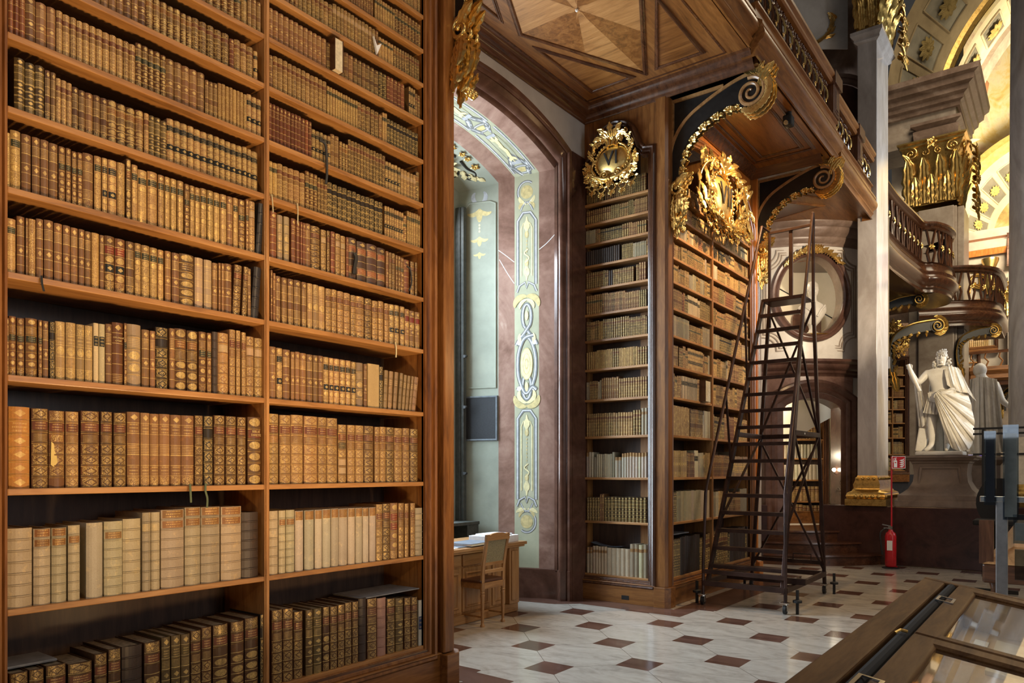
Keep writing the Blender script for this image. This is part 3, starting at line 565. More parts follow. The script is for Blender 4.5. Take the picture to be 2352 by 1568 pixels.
# the rest of the books: small in the picture, one mass
REST = BK()
def fill(T, u0, u1, z, space, r, pal, depth=0.2, wmean=0.03, gap=0.06, hmax=0.9, k=2):
    u = u0 + r.uniform(0.002, 0.01); run = 0
    while True:
        if run <= 0:
            st = r.choice(pal); run = r.choice((1, 2, 3, 5, 8, 12)); w0 = wmean * r.uniform(0.72, 1.4); h0 = space * r.uniform(hmax - 0.15, hmax)
            seed = r.randint(0, 9999)
            if r.random() < gap: u += r.uniform(0.01, 0.04)
        w = w0 * r.uniform(0.9, 1.1); h = h0 * r.uniform(0.985, 1.01)
        if u + w > u1 - 0.003: break
        rr = random.Random(seed) if r.random() < 0.7 else r
        b, _, _ = book_shape(lambda a, n, c: T(u + 0.0011 + a, n - r_in[0], z + c), w - 0.0022, h, depth, st, rr, k, True)
        o = len(REST.v); REST.v += b.v; REST.f += [tuple(i + o for i in f) for f in b.f]; REST.t += b.t; REST.m += b.m; REST.uv += b.uv
        u += w; run -= 1
r_in = [0.015]
# ------------------------------------------------------------------ floor
b = MB(); b.box(-7.0, 7, -2.5, 40, -0.12, 0.0); struct(b.build('floor', 'floor_stone'))
b = MB()   # dark red border laid along the walls and the bookcases
def strip(pts): b.prism(pts, lambda u, n, z: (u, z, n), 0.0002, 0.003)
strip([(-5.09, 7.655), (-4.86, 7.77), (-4.86, 7.95), (-3.62, 7.89), (-3.62, 7.55), (-4.30, 7.565), (-4.69, 7.565), (-4.92, 7.36), (-5.45, 7.27), (-5.56, 7.50)])
strip([(-3.62, 7.548), (-3.39, 7.53), (-3.385, 8.1), (-3.2, 8.1), (-3.2, 10.95), (-3.62, 10.95), (-3.62, 7.892)])
strip([(-4.9, 4.24), (-4.03, 4.24), (-4.03, 4.56), (-3.756, 4.56), (-3.75, 4.49), (-3.36, 4.47), (-3.36, 4.1), (-3.36, 0.0), (-3.66, 0.0), (-3.66, 4.24)])
struct(b.build('trim_1', 'floor_border'))

# ------------------------------------------------------------------ window niche: rings of the splayed arch (x, half width, springing, crown)
Y0 = 6.10
RING = [(-4.85, 1.550, 5.515, 5.845), (-5.098, 1.544, 5.361, 5.69), (-5.298, 1.479, 5.351, 5.66), (-5.605, 1.378, 5.327, 5.60), (-5.812, 1.311, 5.283, 5.55), (-6.33, 1.141, 5.22, 5.45)]
NA = 28
def ringpts(ring, z0=0.0, off=0.0):
    x, a, zs, zc = ring; a -= off; zs -= off * 0.3; zc -= off; s = zc - zs; Rr = (a * a + s * s) / (2 * s); cz = zc - Rr; th = math.asin(a / Rr)
    arcs = [(x, Y0 + Rr * math.sin(th - 2 * th * i / NA), cz + Rr * math.cos(th - 2 * th * i / NA)) for i in range(NA + 1)]
    return [(x, Y0 + a, z0)] + [(x, Y0 + a, z0 + (zs - z0) * k / 6) for k in range(1, 6)] + arcs + [(x, Y0 - a, z0 + (zs - z0) * k / 6) for k in range(5, 0, -1)] + [(x, Y0 - a, z0)]
def lerp(a, b_, t): return tuple(p + (q - p) * t for p, q in zip(a, b_))
def loft(name, ra, rb, mat, z0=0.36, n=1, smooth=30):
    m = MB(); m.grid([ringpts(lerp(ra, rb, i / n), z0) for i in range(n + 1)]); return struct(m.build(name, mat, smooth=smooth))
m = MB()   # rounded engaged moulding framing the opening
rows = []
for t_, o in ((0, 0.0), (0.02, 0.055), (0.12, 0.06), (0.14, 0.02), (0.2, 0.03), (0.3, 0.075), (0.42, 0.1), (0.55, 0.095), (0.66, 0.06), (0.72, 0.02), (0.76, 0.02), (0.78, 0.035), (0.95, 0.035), (1.0, 0.0)):
    rows.append(ringpts(lerp(RING[0], RING[1], t_), 0.36, o))
m.grid(rows); struct(m.build('trim_2', 'dark_marble', smooth=50))
loft('trim_3', RING[1], RING[2], 'red_marble'); loft('wall_niche_fresco_band', RING[2], RING[3], 'plaster_moss')
loft('trim_4', RING[3], RING[4], 'red_marble'); loft('wall_niche', RING[4], RING[5], 'plaster_green')
m = MB()   # dark marble base course round the niche
rows = []
for ring, o in ((lerp(RING[0], RING[1], 0.0), 0.0), (RING[0], 0.06), (lerp(RING[0], RING[1], 0.12), 0.065), (lerp(RING[0], RING[1], 0.16), 0.03), (lerp(RING[0], RING[1], 0.42), 0.105), (lerp(RING[0], RING[1], 0.68), 0.07), (lerp(RING[0], RING[1], 0.75), 0.03), (RING[1], 0.02), (RING[4], 0.02), (RING[5], 0.02)):
    x, a, zs, zc = ring; rows.append([(x, Y0 + a - o, 0.0), (x, Y0 + a - o, 0.37), (x, Y0 + a - o + 0.03, 0.385)])
m.grid(rows); rows2 = [[(p[0], 2 * Y0 - p[1], p[2]) for p in rw] for rw in rows]; m.grid(rows2)
struct(m.build('baseboard_niche', 'dark_marble', smooth=40))
m = MB()   # plaster wall above and beside the arch, up to the gallery ceiling
arcq = [p for p in ringpts(RING[0], 0.0) ]
for i in range(6, len(arcq) - 7):
    p, q = arcq[i], arcq[i + 1]; m.add([(-4.85, p[1], p[2]), (-4.85, q[1], q[2]), (-4.85, q[1], 6.12), (-4.85, p[1], 6.12)], [(0, 1, 2, 3)])
for s_ in (1, -1):
    ya, yb = Y0 + s_ * 1.55, Y0 + s_ * 1.86; m.add([(-4.85, ya, 5.5), (-4.85, yb, 5.5), (-4.85, yb, 6.12), (-4.85, ya, 6.12)], [(0, 1, 2, 3)])
struct(m.build('wall_window_side', 'plaster_grey'))
m = MB()
for s_ in (1, -1):
    ya, yb = Y0 + s_ * 1.545, Y0 + s_ * 1.86; m.box(-4.87, -4.845, ya, yb, 0, 5.52)
struct(m.build('trim_50', 'dark_marble'))
# window at the back of the niche
m = MB(); m.box(-6.42, -6.33, Y0 - 1.3, Y0 - 0.86, 0.95, 5.5); m.box(-6.42, -6.33, Y0 + 0.86, Y0 + 1.3, 0.0, 5.5); m.box(-6.42, -6.33, Y0 - 0.86, Y0 + 0.86, 0.0, 0.95); m.box(-6.42, -6.33, Y0 - 0.86, Y0 + 0.86, 5.05, 5.5)
struct(m.build('wall_window_back', 'plaster_green'))
m = MB()
for y in (-0.86, -0.03, 0.80): m.box(-6.40, -6.34, Y0 + y, Y0 + y + 0.06, 0.95, 5.05)
for z in (0.95, 1.9, 2.9, 3.9, 4.99): m.box(-6.395, -6.345, Y0 - 0.86, Y0 + 0.86, z, z + 0.055)
w1 = struct(m.build('window_1', 'shutter', loc=(-6.37, Y0, 0.95)))
g = MB(); g.box(-6.372, -6.368, Y0 - 0.82, Y0 + 0.82, 0.98, 5.0); g.build('pane', 'window_glass', w1)
m = MB()   # folded shutters on the jamb, with iron catches
for s_ in (1, -1):
    y = Y0 + s_ * 1.10
    m.box(-6.33, -6.25, y - 0.04, y + 0.04, 0.45, 5.0); m.box(-6.25, -6.20, y - 0.025, y + 0.035, 0.45, 5.0)
sh = thing('window_shutter', 'grey green folded window shutter beside the niche window', 'shutter', (-6.28, Y0 + 1.1, 0.45)); m.build('leaf_panel', 'shutter', sh, bevel=0.006)
for z in (1.55, 3.05, 2.4):
    k = MB(); k.box(-6.2, -6.15, Y0 + 1.05, Y0 + 1.08, z, z + 0.035); k.ball((-6.145, Y0 + 1.065, z + 0.018), 0.018); k.build('catch', 'black_paint', sh)
m = MB(); m.box(-6.33, -6.0, Y0 + 0.92, Y0 + 1.14, 0.72, 0.95); m.box(-6.33, -5.98, Y0 - 1.2, Y0 + 1.14, 0.92, 0.96); struct(m.build('trim_5', 'shutter', bevel=0.006))
# stucco panel frames of the green jamb: local frame along the splay, u 0 (outer) .. 1 (inner)
JA = Vector((-5.09, 7.647, 0)); JD = Vector((-0.47, -0.154, 0)).normalized(); JN = Vector((JD.y, -JD.x, 0))
if JN.y > 0: JN = -JN
FJ = FG(JA, JD, JN)
def ju(x): return (x + 5.09) / JD.x
m = MB(); u0, u1 = ju(-5.855), ju(-6.25)
pr = [(0, 0), (0, 0.008), (0.006, 0.014), (0.014, 0.014), (0.022, 0.006), (0.026, 0.0)]
pts = [(u0 + 0.0, 2.68), (u0, 5.02), (u0 + 0.07, 5.05), (u1 - 0.07, 5.05), (u1, 4.98), (u1, 2.68)]
m.sweep(pts, pr, FJ, True)
pts = [(u0, 1.2), (u0, 1.95), (u0 + 0.01, 1.95)]
struct(m.build('trim_6', 'plaster_green', smooth=40))

# painted ornament ---------------------------------------------------------------------------------
def ribbon(mb, path, w, F, n=0.0015, th=0.002):
    P = [Vector(p[:2]) for p in path]; k = len(P); rows = []
    for i, p in enumerate(P):
        d = P[min(i + 1, k - 1)] - P[max(i - 1, 0)]
        if d.length < 1e-9: d = Vector((0, 1))
        d.normalize(); q = Vector((-d.y, d.x)); ww = w(i / (k - 1)) if callable(w) else w
        rows.append([F(p.x + q.x * ww / 2, n, p.y + q.y * ww / 2), F(p.x, n + th, p.y), F(p.x - q.x * ww / 2, n, p.y - q.y * ww / 2)])
    mb.grid(rows); return mb
class Paint:
    """flat painted ornament on one plane: one mesh per colour, all children of one painting"""
    def __init__(s, F, split=False): s.F = F; s.mb = {}; s.lay = 0.0010; s.split = split
    def g(s, c):
        if s.split: k = (c, len(s.mb)); s.mb[k] = MB(); return s.mb[k]
        return s.mb.setdefault(c, MB())
    def line(s, path, w, c):
        s.lay += 0.00004; ribbon(s.g(c), path, w, s.F, s.lay, 0.0004)
    def band(s, path, w):
        """trompe l'oeil moulding: shade, body and light lines"""
        s.line(path, w, 'paint_shade'); s.line(path, w * 0.78, 'paint_grey')
        P = [Vector(p) for p in path]; off = []
        for i, p in enumerate(P):
            d = (P[min(i + 1, len(P) - 1)] - P[max(i - 1, 0)]); d = d.normalized() if d.length > 1e-9 else Vector((0, 1)); off.append(tuple(p + Vector((-d.y, d.x)) * w * 0.12))
        s.line(off, w * 0.36, 'paint_white')
    def disc(s, c, rx, rz, col, k=24):
        s.lay += 0.00004; s.g(col).add([s.F(c[0] + rx * math.cos(2 * PI * i / k), s.lay, c[1] + rz * math.sin(2 * PI * i / k)) for i in range(k)], [tuple(range(k))])
    def leaf(s, p, ang, L, w, c, curl=0.0):
        pts = []; a = math.radians(ang); q = Vector(p); n = 10
        for i in range(n + 1): pts.append(tuple(q)); q = q + Vector((math.cos(a), math.sin(a))) * L / n; a += math.radians(curl) / n
        s.line(pts, lambda t_: w * (0.15 + math.sin(PI * min(1, t_ * 0.92 + 0.05)) ** 0.8), c)
    def build(s, root):
        for c, mb in s.mb.items():
            if s.split: mb.build('painted_petal', c[0], root); continue
            mb.build({'paint_white': 'light_painted_pattern', 'paint_grey': 'grey_painted_pattern', 'paint_shade': 'shadow_painted_pattern', 'paint_ochre': 'ochre_painted_pattern', 'paint_yellow': 'yellow_painted_pattern', 'paint_brown': 'brown_painted_pattern'}[c], c, root)
def strip_ornament(F, cx, hw, zmap):
    p = Paint(F); Z = zmap; w = hw
    def el(c, rx, rz, a0, a1, n=20): return [(c[0] + rx * math.cos(math.radians(a0 + (a1 - a0) * i / n)), c[1] + rz * math.sin(math.radians(a0 + (a1 - a0) * i / n))) for i in range(n + 1)]
    for sgn, top in ((1, 5.12), (-1, 0.96)):   # cartouches at both ends
        z = top
        p.disc((cx, z), w * 0.50, 0.085, 'paint_ochre'); p.band(el((cx, z), w * 0.72, 0.135, 90 - 215 * sgn, 90 + 35 * sgn, 26), w * 0.20)
        for s in (-1, 1):
            p.leaf((cx + s * w * 0.05, z - sgn * 0.15), 90 - s * 75, w * 0.9, w * 0.26, 'paint_yellow', s * 70 * sgn); p.leaf((cx + s * w * 0.2, z - sgn * 0.13), 90 - s * 100, w * 0.7, w * 0.2, 'paint_ochre', -s * 90)
            p.band(smoothpath([(cx + s * w * 0.05, z - sgn * 0.12), (cx + s * w * 0.3, z - sgn * 0.17), (cx + s * w * 0.5, z - sgn * 0.235)], 5), w * 0.13)
    for za, zb in ((4.86, 3.88), (2.36, 1.17)):   # two long panels
        p.disc((cx, (za + zb) / 2), 0.001, 0.001, 'paint_brown')
        fr = [(cx - w * 0.74, zb + 0.07), (cx - w * 0.74, za - 0.10), (cx - w * 0.3, za), (cx + w * 0.3, za), (cx + w * 0.74, za - 0.10), (cx + w * 0.74, zb + 0.07)]
        p.band(fr, w * 0.26); p.band([(cx - w * 0.8, zb - 0.02), (cx - w * 0.6, zb + 0.06), (cx - w * 0.15, zb + 0.10), (cx, zb + 0.03), (cx + w * 0.15, zb + 0.10), (cx + w * 0.6, zb + 0.06), (cx + w * 0.8, zb - 0.02)], w * 0.2)
        i = 0.44; p.line([(cx - w * i, zb + 0.18), (cx - w * i, za - 0.20), (cx - w * i * 0.6, za - 0.13), (cx, za - 0.19), (cx + w * i * 0.6, za - 0.13), (cx + w * i, za - 0.20), (cx + w * i, zb + 0.18)], w * 0.09, 'paint_yellow')
        for zz, q in ((za - 0.05, -1), (zb + 0.12, 1)):
            p.leaf((cx, zz), 90 * q, 0.26, w * 0.2, 'paint_yellow')
            for s in (-1, 1): p.leaf((cx, zz + q * 0.05), 90 * q - s * 38 * q, 0.15, w * 0.18, 'paint_yellow', s * 95 * q); p.leaf((cx, zz + q * 0.18), 90 * q - s * 30 * q, 0.10, w * 0.14, 'paint_ochre', s * 70 * q)
        for j in range(9): p.disc((cx, za - 0.36 - j * 0.045), 0.009 - j * 0.0005, 0.014, 'paint_ochre', 8)
        p.line(smoothpath([(cx - 0.02, zb + 0.52), (cx + 0.03, zb + 0.47), (cx - 0.03, zb + 0.41), (cx + 0.02, zb + 0.35)], 5), 0.016, 'paint_yellow')
    # interlaced bands in the middle
    p.band(el((cx, 3.55), w * 0.36, 0.155, -60, 240), w * 0.27); p.band(el((cx, 2.66), w * 0.36, 0.155, 120, 420), w * 0.27)
    for s in (-1, 1):
        p.band(smoothpath([(cx - s * w * 0.25, 3.44), (cx + s * w * 0.15, 3.35), (cx + s * w * 0.66, 3.25), (cx + s * w * 0.86, 3.19)], 5), w * 0.27)
        p.band(smoothpath([(cx - s * w * 0.55, 3.31), (cx + s * w * 0.2, 3.27), (cx + s * w * 0.62, 3.12), (cx + s * w * 0.74, 2.95), (cx + s * w * 0.62, 2.76), (cx + s * w * 0.1, 2.58), (cx - s * w * 0.45, 2.66), (cx - s * w * 0.8, 2.62)], 6), w * 0.30)
        p.leaf((cx + s * w * 0.5, 3.20), 90 - s * 20, 0.14, w * 0.26, 'paint_yellow', s * 40); p.leaf((cx + s * w * 0.55, 2.62), -90 + s * 20, 0.14, w * 0.26, 'paint_yellow', -s * 40)
        p.leaf((cx, 3.80), 90 - s * 80, 0.24, w * 0.42, 'paint_ochre', -s * 110); p.leaf((cx, 2.42), -90 + s * 80, 0.24, w * 0.42, 'paint_ochre', s * 110); p.leaf((cx, 3.76), 90 - s * 100, 0.16, w * 0.26, 'paint_yellow', -s * 90); p.leaf((cx, 2.46), -90 + s * 100, 0.16, w * 0.26, 'paint_yellow', s * 90)
        p.disc((cx + s * w * 0.62, 3.22), 0.03, 0.03, 'paint_white', 12); p.disc((cx + s * w * 0.62, 2.64), 0.03, 0.03, 'paint_white', 12)
    p.disc((cx, 2.95), w * 0.50, 0.205, 'paint_ochre'); p.disc((cx, 2.95), w * 0.46, 0.192, 'paint_yellow'); p.line(el((cx, 2.95), w * 0.3, 0.13, 0, 360, 28), 0.008, 'paint_ochre')
    p.disc((cx, 2.95), w * 0.16, 0.07, 'paint_ochre'); p.disc((cx, 2.95), w * 0.1, 0.05, 'paint_yellow'); p.disc((cx, 3.56), w * 0.14, 0.06, 'paint_yellow'); p.disc((cx, 2.66), w * 0.14, 0.06, 'paint_yellow')
    return p
root = thing('wall_painting', 'tall painted scrollwork strip in grey and ochre on the niche jamb', 'painting', FJ(ju(-5.45), 0, 0.4))
strip_ornament(FJ, (ju(-5.298) + ju(-5.605)) / 2, abs(ju(-5.605) - ju(-5.298)) / 2, None).build(root)
# painted soffit of the arch: u along the arch (metres from the right springing), z across the band
def soffit(u, n, z):
    ring = lerp(RING[2], RING[3], z); P = ringpts(ring)[6:6 + NA + 1]; k = max(0, min(NA - 1e-6, u * NA)); i = int(k); f = k - i
    a, c = Vector(P[i]), Vector(P[i + 1]); return tuple(a + (c - a) * f - Vector((0, 0, n)))
p = Paint(soffit)
def soff_line(pts, w, c): p.line(pts, w, c)
class SP(Paint): pass
for u0, u1 in ((0.02, 0.30), (0.34, 0.66), (0.70, 0.98)):
    for zz, w in ((0.10, 0.10), (0.90, 0.10)): p.band([(u0 + (u1 - u0) * i / 12, zz) for i in range(13)], w)
for uc in (0.035, 0.32, 0.68, 0.965):
    p.band([(uc + 0.022 * math.cos(a * PI / 9), 0.5 + 0.34 * math.sin(a * PI / 9)) for a in range(19)], 0.012)
    p.disc((uc, 0.5), 0.012, 0.2, 'paint_ochre')
    for s in (-1, 1): p.band([(uc - 0.03 + 0.02 * i, 0.5 + s * (0.12 + 0.08 * i)) for i in range(4)], 0.05); p.band([(uc + 0.025 + 0.02 * i, 0.5 - s * (0.3 - 0.09 * i)) for i in range(4)], 0.05)
for uc in (0.17, 0.5, 0.83):
    p.line([(uc - 0.09, 0.32), (uc - 0.09, 0.68), (uc + 0.09, 0.68), (uc + 0.09, 0.32), (uc - 0.09, 0.32)], 0.02, 'paint_grey')
    p.line([(uc - 0.06 + 0.12 * i / 10, 0.5 + 0.06 * math.sin(i * 1.6)) for i in range(11)], 0.07, 'paint_yellow')
    for s in (-1, 1): p.line([(uc + s * 0.07, 0.36), (uc + s * 0.055, 0.5), (uc + s * 0.07, 0.64)], 0.018, 'paint_yellow')
root = thing('wall_painting', 'painted ribbon scrollwork along the curved arch soffit above the niche', 'painting', soffit(0.1, 0, 0.5)); p.build(root)
# grey-ochre trefoil drop painted on the green jamb panel
p = Paint(FJ, True); cx = (u0 := ju(-5.90)) * 0.5 + 0.5 * ju(-6.22)
for z, s in ((4.98, 1.0), (4.62, 0.72), (4.42, 0.5)):
    p.leaf((cx, z), -90, 0.17 * s, 0.075 * s, 'paint_ochre')
    for q in (-1, 1): p.leaf((cx, z + 0.0), -90 - q * 25, 0.2 * s, 0.05 * s, 'paint_ochre', -q * 105)
for z in (4.77, 4.73, 4.69): p.disc((cx, z), 0.013, 0.016, 'paint_yellow', 10)
for q in (-1, 1): p.leaf((cx + q * 0.03, 5.06), 90 - q * 70, 0.17, 0.05, 'paint_grey', q * 130)
root = thing('wall_painting', 'small ochre flower drop painted on the grey green jamb panel', 'painting', FJ(cx, 0, 4.4)); p.build(root)
# black board in a grey frame fixed on the jamb
a, c = ju(-5.823), ju(-6.31)
root = thing('framed_board', 'black panel in a thin grey metal frame on the niche jamb', 'board', FJ((a + c) / 2, 0.02, 1.99))
m = MB(); m.fbox(FJ, a + 0.015, c - 0.015, 0.002, 0.016, 2.005, 2.545); m.build('panel', 'black_board', root)
m = MB(); m.sweep([(a + 0.0, 1.99), (a, 2.56), (c, 2.56), (c, 1.99)], [(-0.02, 0.002), (-0.02, 0.02), (-0.012, 0.026), (0, 0.024), (0.004, 0.002)], FJ, True); m.build('frame', 'board_frame', root, smooth=40)

# pale veins running through the marble bands
m = MB()
for P in ([(-5.81, 4.42), (-5.70, 4.33), (-5.61, 4.25)], [(-5.80, 4.30), (-5.70, 4.12), (-5.61, 3.98)], [(-5.295, 4.38), (-5.2, 4.45), (-5.10, 4.55)]):
    ribbon(m, smoothpath([(ju(x), z) for x, z in P], 4), 0.008, FJ, 0.0006, 0.0003)
struct(m.build('trim_51', 'paint_white'))
# stucco relief on the little vault over the window
P4 = ringpts(RING[4])[6:6 + NA + 1]; P5 = ringpts(RING[5])[6:6 + NA + 1]
def vaultp(u, v): k = u * NA; i = min(int(k), NA - 1); f = k - i; a = Vector(P4[i]).lerp(Vector(P4[i + 1]), f); c = Vector(P5[i]).lerp(Vector(P5[i + 1]), f); return a.lerp(c, v)
def FVt(u, n, z):
    q = vaultp(u, max(0.0, min(1.0, z))); return (q.x, q.y, q.z - n)
# ------------------------------------------------------------------ carved and gilded ornament, in a plane frame F(u, n, z)
def leaf(mb, F, p, ang, L, w, curl=40, lift=0.05, tip=0.02, lobes=4, n=16, n0=0.0):
    """acanthus leaf: lobed edge, raised ribs, tip curling forward"""
    q = Vector(p); a = math.radians(ang); mid = []
    for i in range(n + 1): mid.append((q.copy(), a)); q = q + Vector((math.cos(a), math.sin(a))) * (L / n); a += math.radians(curl) / n
    rows = []; th = max(0.004, w * 0.10)
    for i, (c, a) in enumerate(mid):
        t_ = i / n; ww = w * 0.5 * (0.35 + 0.65 * math.sin(PI * min(1.0, 0.12 + 0.86 * t_)) ** 0.7) * (0.50 + 0.50 * abs(math.sin(PI * (lobes * t_ + 0.25))) ** 0.8) * (1 if t_ < 0.93 else 0.55)
        up = n0 + lift * math.sin(PI * min(1, t_ * 0.8 + 0.08)) + tip * t_ ** 3; nx, nz = -math.sin(a), math.cos(a)
        sec = [(-1.0, -0.25), (-0.62, 0.30), (-0.34, -0.02), (0.0, 0.42), (0.34, -0.02), (0.62, 0.30), (1.0, -0.25)]
        back = [(0.7, -0.9), (-0.7, -0.9)]
        rows.append([F(c.x + nx * ww * s, up + h * ww * 0.5, c.y + nz * ww * s) for s, h in sec] + [F(c.x + nx * ww * s, up + h * ww * 0.4 - th * 0.4, c.y + nz * ww * s) for s, h in back])
    mb.grid(rows, False, True); o = len(mb.v) - len(rows) * 9; mb.f.append(tuple(o + j for j in range(9))); mb.f.append(tuple(o + n * 9 + j for j in reversed(range(9)))); return mb
def scroll(mb, F, c, r, a0, turns, th, n0=0.02, flip=1, rise=0.02, n=None):
    n = n or int(18 * abs(turns)); pts = []; rad = []
    for i in range(n + 1):
        t_ = i / n; rr = r * (1 - 0.86 * t_); a = math.radians(a0) + flip * 2 * PI * turns * t_
        pts.append(F(c[0] + rr * math.cos(a), n0 + rise * t_, c[1] + rr * math.sin(a))); rad.append(th * (1 - 0.55 * t_))
    mb.tube(pts, rad, 7); mb.ball(pts[-1], th * 0.95, 8, 6); return mb
def vine(mb, F, pts, th0, th1, n0=0.02, k=6, seg=7):
    P = smoothpath(pts, k); n = len(P); mb.tube([F(q[0], n0 + (q[2] if len(q) > 2 else 0), q[1]) for q in P], [th0 + (th1 - th0) * i / (n - 1) for i in range(n)], seg); return mb
def beads(mb, F, path, r, n0=0.02, step=None):
    P = [Vector(p) for p in path]; step = step or r * 2.1; acc = 0
    for i in range(len(P) - 1):
        d = (P[i + 1] - P[i]).length; u = -acc + step if acc else 0
        while u < d: q = P[i] + (P[i + 1] - P[i]) * (u / d); mb.ball(F(q.x, n0, q.y), r, 8, 5); u += step
        acc = (d - (u - step))
    return mb
def flower(mb, F, c, r, n0=0.02, k=6, a0=0):
    for i in range(k): leaf(mb, F, (c[0], c[1]), a0 + 360 * i / k, r, r * 0.78, 12, r * 0.3, r * 0.1, 1, 5, n0)
    mb.ball(F(c[0], n0 + r * 0.3, c[1]), r * 0.24, 8, 6); return mb
def shell(mb, F, c, r, ang, spread=120, k=5, n0=0.02, lift=0.03):
    for i in range(k):
        a = ang - spread / 2 + spread * i / (k - 1); leaf(mb, F, c, a, r * (1 - 0.25 * abs(i - (k - 1) / 2) / k), r * 0.36, (a - ang) * 0.55, lift, r * 0.16, 2, 9, n0)
    return mb

